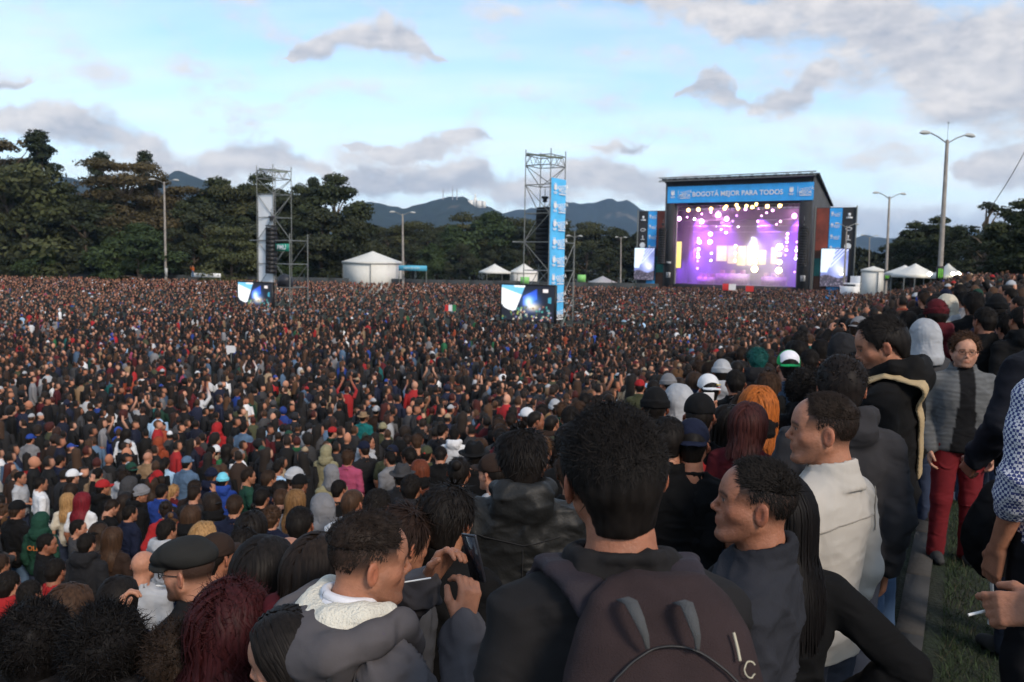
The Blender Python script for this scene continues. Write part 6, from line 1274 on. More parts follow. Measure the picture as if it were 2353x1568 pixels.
# people that stand out in the middle distance: (x, y, colour, top, hair, hair colour, hat, hat colour, facing, pose, label)
MID = [
 (470, 1232, 'lgrey', 'tee', 'long_wavy', HLB, None, None, -10, 'down', 'person in light grey top just behind the flat cap'), (440, 1185, 'black', 'hoodie', 'long', HBR, None, None, 0, 'down', None),
 (95, 1200, 'dgreen', 'hoodie', None, HB, 'hood', 'dgreen', 5, 'down', 'person with dark green hood up and orange print on the back'), (190, 1150, 'white', 'tee', 'long', HRED, None, None, 5, 'down', 'person in white sleeveless top at left'), (155, 1150, 'cream', 'tee', 'long', HLB, None, None, 30, 'down', 'person in cream top beside the white sleeveless top'),
 (95, 1112, 'white', 'shirt', 'short2', HB, None, None, -40, 'down', 'person in long-sleeved white shirt at the left'), (48, 1098, 'lgrey', 'tee', 'short', HB, None, None, -75, 'front', 'person in pale grey t-shirt facing right at left edge'), (225, 1090, 'tan', 'hoodie', 'short', HB, None, None, 10, 'down', 'person in tan hoodie left of the tan jacket'),
 (340, 1052, 'tan', 'jacket', None, HB, None, None, 0, 'down', 'bareheaded person in tan jacket'), (380, 1065, 'lblue', 'shirt', 'ponytail', HB, None, None, 10, 'down', 'person in light blue shirt beside the tan jacket'), (430, 1065, 'denim', 'jacket', 'buzz', HB, 'cap', 'denim', -5, 'down', 'person in denim jacket and cap wearing a small pack'), (512, 1105, 'blue', 'hoodie', 'buzz', HB, 'beanie', 'cyan', 10, 'down', 'person with cyan beanie and bright blue collar'),
 (500, 985, 'red', 'hoodie', None, HB, 'hood', 'red', -5, 'down', 'person with bright red hood up'), (365, 1018, 'rust', 'hoodie', None, HB, 'hood', 'rust', 0, 'down', 'person with rust-coloured hood up'), (485, 1040, 'maroon', 'jacket', 'short', HB, None, None, -5, 'down', 'person in maroon jacket left of the green top'), (520, 1035, 'green', 'tee', 'long', HB, None, None, 40, 'down', 'person in bright green t-shirt'), (497, 1038, 'beige', 'hoodie', 'buzz', HB, 'beanie', 'white', 0, 'down', 'person in white beanie and beige hoodie'),
 (290, 998, 'white', 'jacket', 'long', HB, None, None, 5, 'down', 'person in white jacket with crossed pack straps'), (70, 1010, 'grey', 'jacket', 'buzz', HB, 'cap', 'blue', 0, 'down', 'person in bright blue cap and grey jacket at left'), (140, 1060, 'navy', 'jacket', 'short', HB, None, None, -60, 'look_left', None), (650, 985, 'grey', 'hoodie', 'buzz', HB, None, None, 0, 'down', 'person in grey hoodie standing tall left of the pale top'), (710, 985, 'lgrey', 'hoodie', 'buzz', HB, 'cap', 'char', -10, 'front', 'person in pale grey sweater with dark cap'), (765, 995, 'dgreen', 'jacket', 'buzz', HB, 'cap', 'red', -40, 'down', 'person in red cap and dark green jacket'), (750, 1040, 'khaki', 'hoodie', None, HB, 'hood', 'khaki', 0, 'down', 'person with khaki hood up'), (800, 1052, 'pink', 'shirt', 'mop', HBR, None, None, 0, 'down', 'person in pink checked shirt'), (640, 1075, 'lblue', 'tee', 'short', HB, None, None, -20, 'down', 'person in light blue t-shirt'), (560, 985, 'denim', 'jacket', 'short', HB, None, None, 0, 'down', None),
 (760, 1090, 'khaki', 'jacket', None, HB, 'hood', 'grey', 40, 'down', 'person in grey knit hood with khaki scarf'), (680, 1150, 'grey', 'jacket', 'long', (.16, .085, .035), None, None, 5, 'down', 'person in grey coat behind the person in black t-shirt'), (1045, 1000, 'white', 'hoodie', 'short', HB, None, None, 0, 'down', 'person in bright white hoodie'), (980, 1045, 'olive', 'jacket', 'buzz', HB, 'cap', 'olive', 0, 'down', 'person in olive cap with red patch'), (938, 1050, 'brown', 'jacket', 'curly', HB, None, None, 60, 'down', None), (895, 1055, 'grey', 'jacket', 'short', HB, None, None, 60, 'down', 'person in grey jacket facing left past the white scarf'), (835, 960, 'teal', 'shirt', 'buzz', HB, 'brim_hat', 'tan', 0, 'down', 'person in straw brim hat'), (880, 985, 'olive', 'jacket', 'buzz', HB, 'beanie', 'khaki', 0, 'down', 'person in striped khaki beanie'), (865, 945, 'brown', 'jacket', 'buzz', HB, 'beanie', 'lgrey', 0, 'down', 'person in light grey beanie'),
 (1012, 1045, 'black', 'jacket', 'short', HB, None, None, 10, 'down_look', 'person in black leather jacket with fur collar'), (925, 1095, 'char', 'jacket', 'short', HB, 'brim_hat', 'dgrey', 0, 'down', 'person in dark grey brim hat'), (1090, 1050, 'black', 'jacket', 'short', HB, 'brim_hat', 'black', 0, 'down', 'person in wide black hat with studded band'), (965, 1080, 'black', 'hoodie', 'long', (.11, .03, .015), None, None, 10, 'down', None), (1130, 1088, 'lgrey', 'shirt', 'buzz', HB, 'cap', 'brown', 62, 'down', 'person in brown patterned cap looking left past the black hooded jacket'),
 (945, 1122, 'char', 'hoodie', 'short', HB, None, None, 0, 'down', 'person in charcoal hoodie above the raised phone'), (868, 1165, 'black', 'jacket', 'short', HB, None, None, -10, 'down', 'person in black jacket directly above the raised phone arm'), (812, 1157, 'white', 'jacket', 'buzz', HBR, None, None, -20, 'down', 'person in white and black jacket left of the black jacket'), (740, 1172, 'grey', 'hoodie', None, HB, 'hood', 'grey', 30, 'down', 'person with dark grey hood up behind the black t-shirt'), (690, 1205, 'black', 'tee', 'short2', HB, None, None, 5, 'down', 'person in black t-shirt with bare neck, seen from behind'), (625, 1190, 'navy', 'jacket', 'curly', HBR, None, None, -5, 'down', 'person in navy jacket with red collar'), (1035, 1190, 'black', 'jacket', 'mop', HB, None, None, -20, 'down', 'person in black jacket hidden behind the brown quilted one'), (780, 1125, 'black', 'tee', 'short', HB, None, None, -20, 'down', None), (1055, 1085, 'black', 'jacket', 'bun', HB, None, None, 0, 'down', None),
 (330, 1300, 'lgrey', 'shirt', None, HB, None, None, 0, 'down', 'person with light grey collar beside the flat cap'), (128, 1312, 'red', 'shirt', 'short', HB, None, None, 0, 'down', 'person in red checked shirt at bottom left'), (20, 1345, 'red', 'hoodie', 'short', HB, None, None, 0, 'down', 'person in red hoodie at the bottom left edge'), (70, 1365, 'olive', 'jacket', 'short', HB, None, None, -10, 'down', 'person in olive jacket with grey collar at bottom left'), (165, 1400, 'brown', 'jacket', 'long', HBR, None, None, -10, 'down', 'person in dark brown coat in front of the red checked shirt'), (275, 1372, 'navy', 'jacket', 'long', HB, None, None, 0, 'down', 'person in navy puffer jacket in front of the light grey collar'),
 (200, 1250, 'char', 'hoodie', 'short', HB, None, None, 0, 'down', 'person in charcoal hoodie with cream hood lining'), (110, 1250, 'black', 'jacket', 'short', HB, None, None, -60, 'front', 'person in black jacket touching the face at left'), (260, 1235, 'brown', 'jacket', 'long', HBR, None, None, 0, 'down', None), (385, 1220, 'lgrey', 'hoodie', 'short', HB, None, None, -20, 'down', None), (300, 1180, 'navy', 'jacket', 'short', HB, None, None, -30, 'down', None), (500, 1280, 'brown', 'jacket', 'buzz', HB, 'cap', 'brown', -20, 'down', None), (560, 1250, 'black', 'jacket', 'mop', HB, None, None, 0, 'down', None), (580, 1215, 'black', 'hoodie', 'dreads', HB, None, None, 0, 'down', None),
 # right half
 (1812, 845, 'denim', 'jacket', 'buzz', HB, 'cap_two', 'white', 0, 'down', 'person in green and white backwards cap and denim jacket'), (1628, 897, 'white', 'tee', 'buzz', HB, 'cap', 'white', 15, 'down', 'person in white backwards cap beside the raised phone'), (1607, 958, 'black', 'tee', 'buzz', HB, 'cap', 'black', -5, 'down', 'person in black cap and black t-shirt with red print'), (1590, 1022, 'black', 'tee', 'buzz', HB, 'cap', 'navy', -3, 'down', 'person in navy backwards cap behind the big head'), (1535, 1010, 'black', 'jacket', 'short2', HB, None, None, 0, 'down', 'person in black jacket right of the backpack wearer\'s head'), (1505, 938, 'black', 'hoodie', 'buzz', HB, 'beanie', 'black', 0, 'down', 'person in black beanie left of the pale grey hood'), (1558, 930, 'lgrey', 'hoodie', None, HB, 'hood', 'lgrey', 10, 'down', 'person with pale grey hood up near the white cap'), (1742, 935, 'black', 'hoodie', 'long_wavy', (.32, .09, .018), None, None, -10, 'down', 'person in black hoodie right of the raised white phone'), (1675, 980, 'black', 'jacket', 'dreads', HB, None, None, 0, 'down', 'person in black jacket between black cap and maroon top'), (1720, 975, 'maroon', 'jacket', 'bob', (.05, .016, .014), None, None, -20, 'down', 'person in maroon top right of the black cap'),
 (1740, 828, 'char', 'hoodie', 'curly', (.008, .06, .055), None, None, 0, 'down', 'person in charcoal hoodie left of the green and white cap'), (1658, 858, 'lgrey', 'hoodie', 'buzz', HB, 'beanie', 'lgrey', 0, 'down', 'person in light grey beanie beyond the white backwards cap'), (1630, 845, 'khaki', 'jacket', 'buzz', HB, 'beanie', 'khaki', -10, 'down', None), (1935, 812, 'dgrey', 'hoodie', None, HB, 'hood', 'char', -10, 'down', 'person with charcoal hood up left of the tan strap'), (1885, 805, 'brown', 'jacket', 'mop', HB, None, None, 0, 'down', None), (1860, 830, 'char', 'hoodie', 'short', HB, None, None, 0, 'down', None), (1765, 890, 'black', 'hoodie', 'mop', HBR, None, None, 0, 'down', None), (1690, 880, 'black', 'jacket', 'short', HB, None, None, 0, 'down', None), (1470, 890, 'olive', 'jacket', 'buzz', HB, 'cap', 'red', 0, 'down', 'person in red cap above the backpack wearer'), (1850, 900, 'black', 'hoodie', 'afro', HB, None, None, 0, 'down', None),
 (2175, 708, 'lgrey', 'hoodie', None, HB, 'hood', 'cream', -5, 'down', 'person with cream hood up on the bank at right'), (2122, 775, 'dgrey', 'jacket', None, HB, 'hood', 'lgrey', 20, 'down', 'person with pale lilac hood up and dark grey jacket'), (2085, 740, 'black', 'jacket', 'mop', HB, None, None, 0, 'down', None), (2150, 725, 'maroon', 'hoodie', 'curly', HB, 'beanie', 'maroon', 0, 'down', 'person in maroon beanie behind the lilac hood'), (2290, 690, 'navy', 'jacket', 'short', HB, None, None, 20, 'down', 'person in navy coat at the right edge of the bank'), (2320, 680, 'char', 'jacket', 'short', HB, None, None, 40, 'down', 'person in charcoal coat right of the navy coat'), (2338, 700, 'tan', 'jacket', 'short', HB, None, None, 45, 'down', 'person in tan coat at the far right edge'), (2215, 690, 'grey', 'jacket', 'short', HB, None, None, 0, 'down', None), (2250, 668, 'black', 'jacket', 'short', HB, None, None, 0, 'up', 'person with both hands raised on the right bank'), (2262, 738, 'black', 'jacket', 'short', HB, None, None, 15, 'down', 'person in black jacket behind the glasses wearer'), (2312, 752, 'char', 'jacket', 'mop', HB, None, None, 20, 'pocket', 'person in charcoal jacket right of the glasses wearer'), (2346, 738, 'black', 'hoodie', 'short', HB, None, None, 10, 'down', 'person in black hoodie at right behind the gingham sleeve'), (2288, 712, 'navy', 'jacket', 'short', HB, 'beanie', 'black', 5, 'down', 'person in black beanie and navy coat on the right bank'), (2236, 700, 'black', 'jacket', 'mop', HB, None, None, 0, 'down', None), (2045, 735, 'char', 'jacket', 'mop', HB, None, None, 0, 'down', None), (2100, 700, 'black', 'hoodie', 'short', HB, None, None, 0, 'down', None), (1975, 852, 'pink', 'shirt', 'short2', HB, None, None, 75, 'down', 'person in pink collar half hidden behind the tan strap'), (2345, 650, 'black', 'jacket', 'short', HB, None, None, 10, 'down', None)]
YOV = {(1742, 935): 5.2, (1675, 980): 5.0, (1720, 975): 4.6, (1607, 958): 4.8, (1590, 1022): 4.2, (1535, 1010): 4.2, (1505, 938): 6., (1558, 930): 6.2, (1628, 897): 7.2, (1812, 845): 6.8, (1765, 890): 6.6, (1850, 900): 5.4, (1690, 880): 7.5, (1975, 852): 4.9, (1130, 1088): 5.6, (2175, 708): 9.3, (2122, 775): 6.6, (2262, 738): 7.2, (2312, 752): 7.4, (2346, 738): 7.0, (2288, 712): 8.6, (2236, 700): 9., (1740, 828): 9., (1658, 858): 9.}
def mid_people():
    for i, (dx, dy, tc, top, hr, hc, hat, hatc, face, pose, lab) in enumerate(MID):
        s = 1.0 + .03 * math.sin(i * 2.7); big = {(1628, 897), (1590, 1022), (1607, 958)}
        put_person(dx, dy, s * .97, face + to_stage_deg(dx), lab, YOV.get((dx, dy)), top=top, tcol=K[tc], hair=hr, hcol=hc, hat=hat, hatcol=K[hatc] if hatc else K['black'], hatback=(hat == 'cap_two') or (dx, dy) in ((1628, 897), (1590, 1022)), pose=pose, tone=i * 7 % 6, fem=1 if hr in ('long', 'long_wavy', 'bob', 'ponytail', 'bun') else 0)
        PEOPLE[-1].append((tc, top, hat, hatc, pose))
def to_stage_deg(dx): return -8
TW = [('black', 54), ('char', 20), ('dgrey', 8), ('grey', 4), ('lgrey', 2), ('navy', 8), ('brown', 5), ('olive', 2), ('red', 2.4), ('maroon', 3), ('white', 2.6), ('denim', 3), ('beige', 1.4), ('tan', 1), ('blue', 1), ('green', .7), ('dgreen', 1), ('pink', .3), ('lblue', .6), ('rust', 1), ('teal', .5), ('cream', .5)]
TWN = [t for t, w in TW]; TWP = np.array([w for t, w in TW]) / sum(w for t, w in TW)
# ------------------------------------------------------------------ foreground figures
def mk_hair(vf, col, e, pose, s=1.):
    o = obj('hair', mesh('hair', vf[0], vf[1], True, None, HAIRM), e, color=col); M, c = head_M(pose); o.matrix_local = Matrix.Translation(c) @ Matrix(M.tolist()).to_4x4(); return o
def on_head(me, name, e, pose, col=(1, 1, 1), back=False):
    o = obj(name, me, e, color=col); M, c = head_M(pose); o.matrix_local = Matrix.Translation(c) @ Matrix(M.tolist()).to_4x4() @ Matrix.Rotation(math.pi if back else 0, 4, 'Z'); return o
def hero(dx, dy, Y, rz, label, pose=None, skin=0, fade=None, stub=.4, hair=None, hcol=HB, top='jacket', tcol=(.03, .03, .03), inf=.02, amp=.011, tm=None, colorf=None, legs=(.03, .035, .05), hands='', fat=0., fem=0., hh=.0068, seed=1, hem=.83, sleeve=1., curl=.5, pn=None, broad=1., tname=None, wide=1., lips=1., arm=1., th=.0135, smax=1.2, legs_mat=None, tilt=0.):
    pose = pose or {}; p = at(dx, dy, Y); rz = R(rz); M, c = head_M(pose); Rz = np.array(Matrix.Rotation(rz, 3, 'Z') @ Matrix.Rotation(R(tilt), 3, 'X')); g = 0.
    s = 1.
    for _ in range(4):
        q = p - Rz @ (c * s); g = float(ground(q[0], q[1])); s = min(max((p[2] - g) / (Rz @ c)[2], .84), smax)
    e = empty('person', (q[0], q[1], p[2] - (Rz @ c)[2] * s), rz, s); e.rotation_euler = (R(tilt), 0, rz); e['category'] = 'person'; e['label'] = label
    obj('body', body_mesh('body', pose, .016, hh, SKIN[skin], hands, fat, fem, True, stub, fade, curl=curl, pn=pn, broad=broad, lips=lips), e)
    obj(tname or TOPN[top], top_mesh(tname or TOPN[top], pose, top, th, inf, amp, seed, tm or (CLOTHA if colorf else CLOTH), hem, broad=broad, fem=fem, sleeve=sleeve, colorf=colorf, arm=arm), e, color=tcol)
    obj('trousers', cget('legs', lambda: legs_mesh('trousers', {})), e, color=legs); obj('shoes', cget('shoes', lambda: shoes_mesh('shoes', {})), e, color=(.04, .04, .04))
    if hair is not None: mk_hair(hair, hcol, e, pose)
    SPOTS.append((q[0], q[1], dx, dy, Y)); HEROES.append((e, pose, s)); return e
HEROES = []
def seam(e, part, path, m=None, r=.0022, side=-1):
    """stitched seam lying on the garment: path of figure-local (x, z) points"""
    me = next(o for o in e.children if o.name.split('.')[0] == part).data; co = np.zeros(len(me.vertices) * 3, np.float32); me.vertices.foreach_get('co', co); co = co.reshape(-1, 3); P = np.array(path, float); Q = []
    for i in range(len(P) - 1):
        for t in np.linspace(0, 1, 9)[:-1]:
            x, z = P[i] * (1 - t) + P[i + 1] * t; nb = (np.abs(co[:, 0] - x) < .02) & (np.abs(co[:, 2] - z) < .02)
            if nb.any(): Q.append((x, side * ((side * co[nb, 1]).max() - .0), z))
    if len(Q) < 3: return
    Q = np.array(Q); Q[1:-1, 1] = (Q[:-2, 1] + 2 * Q[1:-1, 1] + Q[2:, 1]) / 4; mb = MB(); mb.tube(Q, r, 5); mb.build('seam', m or mat('seam_thread', (.012, .012, .013), .9), e, True)
def W_of(e, p):
    """figure-local point to world"""
    return np.array(Matrix.LocRotScale(e.location, e.rotation_euler, e.scale) @ Vector(p))
fade1 = lambda y: .012 + .35 * np.clip(y, -.2, .1) * 0 + np.where(y < -.04, -.055, .0)
topz = lambda z0: (lambda p: p[:, 2] > z0)
def top_tufts(n, seed, ln, w, z0, dr, **k): return tufts(n, seed, dr, ln, w, zone=topz(z0), **k)
quiff = lambda p, N, r: tang(N, np.array((.25, .8, .1)) + r.normal(size=p.shape) * .35) + N * .14
def short_crop(seed, th=.009, ln=.019, nape=-.082, k=.3): return join(hair_cap(th, nape=nape, side=-.008, noise=.005, h=.006 / k ** .3, seed=seed, nscale=45), tufts(int(7000 * k), seed + 1, flat_back, ln, .0013 / k ** .5, 2, nape=nape, side=-.005, off=th * 1.15, curl=.10), top_tufts(int(4200 * k), seed + 2, .022, .0014 / k ** .5, .040, messy, curl=.3, nseg=3, off=th * .9))
# 1 man with the backpack
h1 = hero(1408, 1092, 1.66, 4, 'person in charcoal t-shirt wearing a large backpack, seen from behind', dict(yaw=6, roll=-5, pitch=4, l=[(-.172, -.02, 1.335), (-.215, -.03, 1.06), (-.2, .06, .82), (0, .25, -1)], r=[(.172, -.02, 1.345), (.215, -.03, 1.07), (.2, .06, .83), (0, .25, -1)]), 1, None, .3, short_crop(31, .012, k=1.), HB, 'tee', (.015, .014, .0145), .02, .010, hh=.0045, seed=4, th=.009)
def surf(co, x, z, w=.016):
    nb = (np.abs(co[:, 0] - x) < w) & (np.abs(co[:, 2] - z) < w); return co[nb, 1].min() if nb.any() else None
def trace(co, xz, off=.002): return np.array([(x, y - off, z) for x, z in xz for y in (surf(co, x, z),) if y is not None])
def backpack(e):
    pk = empty('backpack', tuple(e.location), e.rotation_euler[2], tuple(e.scale)); tag(pk, 'dark maroon-grey backpack with grey handle loops on the nearest back', 'backpack')
    ox = .035; g = G(axis(-.24, .26, .008), axis(-.44, -.06, .008), axis(.66, 1.54, .008))
    g.loft([(.78, .12, .06, -.20, ox), (.88, .155, .09, -.22, ox), (1.10, .168, .112, -.245, ox), (1.24, .165, .105, -.238, ox), (1.33, .155, .088, -.222, ox), (1.40, .138, .066, -.20, ox), (1.445, .112, .045, -.178, ox), (1.472, .08, .022, -.155, ox)], .02, sq=2.6)
    v, f = g.pad().net(); v = folds(v, f, .007, 8, 5, 7); PKM = mat('pack_fabric', (.030, .0185, .0190), .8, bump=.5, bscale=420, vary=.22, vscale=14, spec=.2); obj('main_bag', mesh('main_bag', v, f, True, None, PKM), pk); co = v
    STR = mat('strap_fabric', (.026, .0205, .026), .75, bump=.25, bscale=260, vary=.15, spec=.2)
    for s in (-1, 1):
        g = G(axis(-.24 if s < 0 else .0, 0. if s < 0 else .26, .008), axis(-.24, .2, .008), axis(1.0, 1.56, .008))
        for o in np.linspace(-.026, .026, 5): g.chain([(s * .080 + o + ox * .6, -.150, 1.405), (s * .092 + o + ox * .4, -.115, 1.435), (s * .104 + o, -.060, 1.447), (s * .116 + o, .0, 1.440), (s * .124 + o, .065, 1.385), (s * .128 + o, .108, 1.28), (s * .13 + o, .11, 1.1)], [.012] * 7, .012)
        v, f = g.pad().net(); obj('shoulder_strap', mesh('shoulder_strap', v, f, True, None, STR), pk)
    WEB = mat('grey_webbing', (.06, .062, .064), .85, bump=.5, bscale=500); ZP = mat('zip_black', (.006, .006, .007), .5)
    for x, dxx in ((-.035, .028), (.052, .016)):
        pts = np.array([(x, surf(co, x, 1.455) + .004, 1.458), (x + .2 * dxx, surf(co, x, 1.44) - .022, 1.468), (x + .5 * dxx, surf(co, x, 1.43) - .034, 1.450), (x + .8 * dxx, surf(co, x, 1.41) - .026, 1.428), (x + dxx, surf(co, x, 1.39) - .008, 1.405)]); w = np.array((.010, .0095, .008, .005, .003)); n = len(pts); S = np.stack((w, 0 * w, .25 * w), -1); th = np.array((0, -.003, .002)); vv = np.vstack((pts - S, pts + S, pts - S + th, pts + S + th)); i = np.arange(n - 1); mb = MB()
        mb.add(vv, np.vstack((np.stack((i, i + 1, i + n + 1, i + n), -1), np.stack((i + 2 * n, i + 3 * n, i + 3 * n + 1, i + 2 * n + 1), -1), np.stack((i, i + 2 * n, i + 2 * n + 1, i + 1), -1), np.stack((i + n, i + n + 1, i + 3 * n + 1, i + 3 * n), -1)))); mb.build('handle_loop', WEB, pk, True)
    xs = np.linspace(-.12, .12, 25)
    for c0, k, r_ in ((1.405, 5.2, .0022),): Q = trace(co, [(ox + x, c0 - k * x * x) for x in xs]); mb = MB(); mb.tube(Q, r_, 6); mb.build('zip', ZP, pk, True)
    PT = mat('pale_trim', (.42, .38, .28), .6); Q = trace(co, [(ox + .098, 1.42), (ox + .101, 1.40), (ox + .102, 1.385)], .004); mb = MB(); mb.tube(Q, .0024, 5); mb.build('reflective_tab', PT, pk, True)
    t = np.linspace(.4, 5.6, 14); Q = trace(co, [(ox + .118 + .010 * math.cos(a_), 1.372 + .010 * math.sin(a_)) for a_ in t], .004); mb = MB(); mb.tube(Q, .0013, 5); mb.build('emblem', PT, pk, True)
backpack(h1)
# 2 man filming with a phone
ph = dict(yaw=-12, pitch=-3, l=[(-.176, -.01, 1.362), (-.215, .12, 1.20), (-.075, .235, 1.475), (.30, .45, .85)], r=[(.176, -.01, 1.362), (.235, .17, 1.15), (.085, .255, 1.40), (-.15, .35, 1)])
und = join(hair_cap(.010, noise=.009, nscale=45, h=.006, side=.060, nape=.056, seed=4), top_tufts(4000, 41, .028, .0016, .056, quiff, curl=.25, nseg=3, off=.006), tufts(3000, 42, flat_back, .007, .0016, 1, side=.022, nape=-.01))
h2 = hero(852, 1288, 2.25, -56, 'person in grey parka with white fleece hood holding up a phone', ph, 0, lambda y: np.where(y < -.02, -.035, -.0), .25, und, HD, 'plain', (.085, .078, .082), .021, .022, tm=CLOTH, hands='lr', hh=.0045, seed=7, curl=dict(l=.75, r=.85), pn=dict(l=(.9, .1, -.3), r=(-.9, .0, .2)), th=.010)
def hood_down(e, outer, inner, trim=True):
    """wide hood lying on the back with its pile lining turned up"""
    g = G(axis(-.26, .26, .009), axis(-.30, .16, .009), axis(1.2, 1.62, .009)); g.ell((0, -.13, 1.40), (.175, .105, .10), rotm(0, .35), .04)
    for s in (-1, 1): g.chain([(s * .05, -.20, 1.40), (s * .145, -.15, 1.435), (s * .165, -.05, 1.46), (s * .115, .055, 1.455), (s * .07, .11, 1.37)], [.035, .038, .036, .033, .028], .03)
    v, f = g.pad().net(); v = folds(v, f, .008, 14, 6, 9); obj('hood', mesh('hood', v, f, True, None, CLOTH), e, color=outer)
    g = G(axis(-.2, .2, .008), axis(-.26, .12, .008), axis(1.34, 1.6, .008)); g.ell((0, -.115, 1.455), (.135, .10, .052), rotm(0, .30), .02)
    for s in (-1, 1): g.chain([(s * .06, -.12, 1.485), (s * .105, -.05, 1.492), (s * .085, .03, 1.485)], [.036, .034, .026], .02)
    g.cap((0, -.03, 1.46), (0, -.02, 1.62), .058, .062, .012, 's'); v, f = g.pad().net(); v = folds(v, f, .007, 15, 12, 18); obj('fleece_lining', mesh('fleece_lining', v, f, True, None, mat('fleece', (.66, .63, .54), .95, bump=.9, bscale=150, vary=.08, vscale=20)), e)
    mb = MB(); t = np.linspace(0, 2 * np.pi, 25); mb.tube(np.stack((.066 * np.sin(t), -.036 - .064 * np.cos(t), 1.515 + .012 * np.cos(t)), -1), .013, 7, False); mb.tube(np.stack((.069 * np.sin(t), -.036 - .067 * np.cos(t), 1.497 + .012 * np.cos(t)), -1), .014, 7, False); mb.build('collar', mat('white_collar', (.64, .64, .68), .8, bump=.2, bscale=200), e, True)
    if trim:
        for x, y, z in ((.03, -.238, 1.345), (.172, -.055, 1.425), (.17, -.16, 1.395)): mb = MB(); n = np.array((x, y + .05, .02)); n /= np.linalg.norm(n); p = np.array((x, y, z)); mb.tube([p, p + n * .012], [.008, .007], 10); mb.build('snap_button', BLK, e, True)
hood_down(h2, (.085, .078, .082), None)
def phone_thing(c, right, up, label, screen=False, col=(.02, .02, .025), w=.072, h=.145):
    right = np.array(right, float); right /= np.linalg.norm(right); up = np.array(up, float); up -= right * (up @ right); up /= np.linalg.norm(up); n = np.cross(right, up); M = np.stack((right, n, up), 1)
    e = empty('phone', tuple(c)); tag(e, label, 'phone', 'phones held up in the crowd'); mb = MB(); mb.box((0, 0, 0), (w, .008, h), M); o = mb.build('case', mat('phone_case_%g' % col[0], col, .3), e)
    bv = o.modifiers.new('bevel', 'BEVEL'); bv.width = .0035; bv.segments = 2
    mb = MB(); mb.box(-n * .0046 if screen else n * .0046, (w * .9, .001, h * (.8 if screen else .9)), M); mb.build('display', mat('phone_glass', (.012, .014, .02), .08), e); return e
_c = W_of(h2, (.004, .335, 1.545)); _f2 = np.array((-math.sin(R(-62)), math.cos(R(-62)), 0)); _r2 = np.array((_f2[1], -_f2[0], 0))
phone_thing(_c, _r2 * .55 + EZ * .1 + _f2 * .1, EZ - _f2 * .15, 'dark phone held upright by the person in the grey parka')
mb = MB(); _m = W_of(h2, head_M(ph)[1] + head_M(ph)[0] @ np.array((0, .088, -.066))); mb.tube([_m, _m + _f2 * .085 - EZ * .001], .0024, 6); tag(mb.build('lollipop_stick', mat('white_paper', (.8, .8, .78), .6)), 'white stick in the mouth of the person filming', 'stick')
# 3 man in the dark bomber jacket, in profile
def bomber_c(v):
    c = np.tile((.024, .025, .031), (len(v), 1)); m = (v[:, 0] < -.17) & (v[:, 2] < 1.13); d = v[:, 2] + .9 * v[:, 1]; c[m & (d < 1.07)] = (.008, .05, .055); c[m & (np.abs(d - 1.08) < .018)] = (.36, .37, .36); c[v[:, 2] > 1.475] *= .8; return c
h3 = hero(1732, 1156, 2.16, 66, 'person in dark slate bomber jacket looking left beside the backpack', dict(yaw=14, pitch=7), 1, lambda y: np.where(y < -.03, -.05, -.005), .25, join(hair_cap(.004, noise=.006, nscale=50, h=.0055, side=.055, nape=.05, seed=5, front=.054), top_tufts(4200, 51, .022, .0015, .058, quiff, curl=.22, nseg=3, off=.005), tufts(4200, 52, flat_back, .008, .0017, 1, side=.008, nape=-.045)), HB, 'jacket', (1, 1, 1), .018, .016, colorf=bomber_c, hh=.0045, seed=12, th=.010)
mb = MB(); tr = mat('white_trim', (.55, .57, .56), .7); tl = mat('teal_panel', (.01, .07, .075), .7)
# 4 man in the pale shirt
h4 = hero(1888, 988, 2.75, 40, 'person in pale off-white shirt looking left', dict(yaw=36, pitch=2), 0, lambda y: np.where(y < -.03, -.055, .0), .3, join(hair_cap(.003, noise=.004, nscale=50, h=.0055, side=.055, nape=.05, seed=6, front=.048), top_tufts(3600, 61, .018, .0013, .055, quiff, curl=.18, nseg=3, off=.003, front=.044), tufts(4200, 62, flat_back, .008, .0017, 1, side=.005, nape=-.045, front=.044)), HD, 'shirt', (.43, .40, .36), .014, .007, tm=COTTON, hh=.005, seed=21, th=.0085)
seam(h4, 'shirt', [(-.19, 1.30), (-.1, 1.325), (0, 1.33), (.1, 1.325), (.19, 1.30)], mat('pale_seam', (.24, .22, .19), .9))
for _s in (-1, 1): seam(h4, 'shirt', [(_s * .185, 1.40), (_s * .19, 1.33), (_s * .178, 1.24)], mat('pale_seam', (.24, .22, .19), .9))
for _s in (-1, 1): seam(h2, 'jacket', [(_s * .17, 1.40), (_s * .178, 1.30), (_s * .165, 1.2)], mat('grey_seam', (.035, .032, .034), .9))
# 5 brown quilted jacket
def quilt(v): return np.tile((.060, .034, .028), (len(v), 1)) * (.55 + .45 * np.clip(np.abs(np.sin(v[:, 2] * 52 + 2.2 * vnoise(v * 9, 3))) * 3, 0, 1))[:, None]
h5 = hero(1012, 1192, 3.75, 58, 'person in brown quilted jacket looking down to the left', dict(yaw=20, pitch=-24), 1, lambda y: np.where(y < -.02, -.04, .005), .9, join(hair_cap(.016, noise=.010, side=.045, nape=.02, seed=7), tufts(1500, 71, radial, .03, .005, zone=topz(.05), off=.01, curl=.6, nseg=4)), HB, 'jacket', (1, 1, 1), .034, .010, colorf=quilt, seed=31, arm=1.1, tilt=-11)
# 6 black hooded jacket, from behind
h6 = hero(1200, 1062, 3.7, 2, 'person in shiny black hooded jacket seen from behind, left of the backpack', dict(pitch=-6), 0, None, .3, join(hair_cap(.024, side=-.04, nape=-.10, noise=.010), tufts(1900, 81, flat_back, .05, .005, off=.018, curl=.07, side=-.03, nape=-.09)), HB, 'hoodie', (.012, .0125, .0125), .034, .014, tm=SHINY, seed=41, arm=1.1)
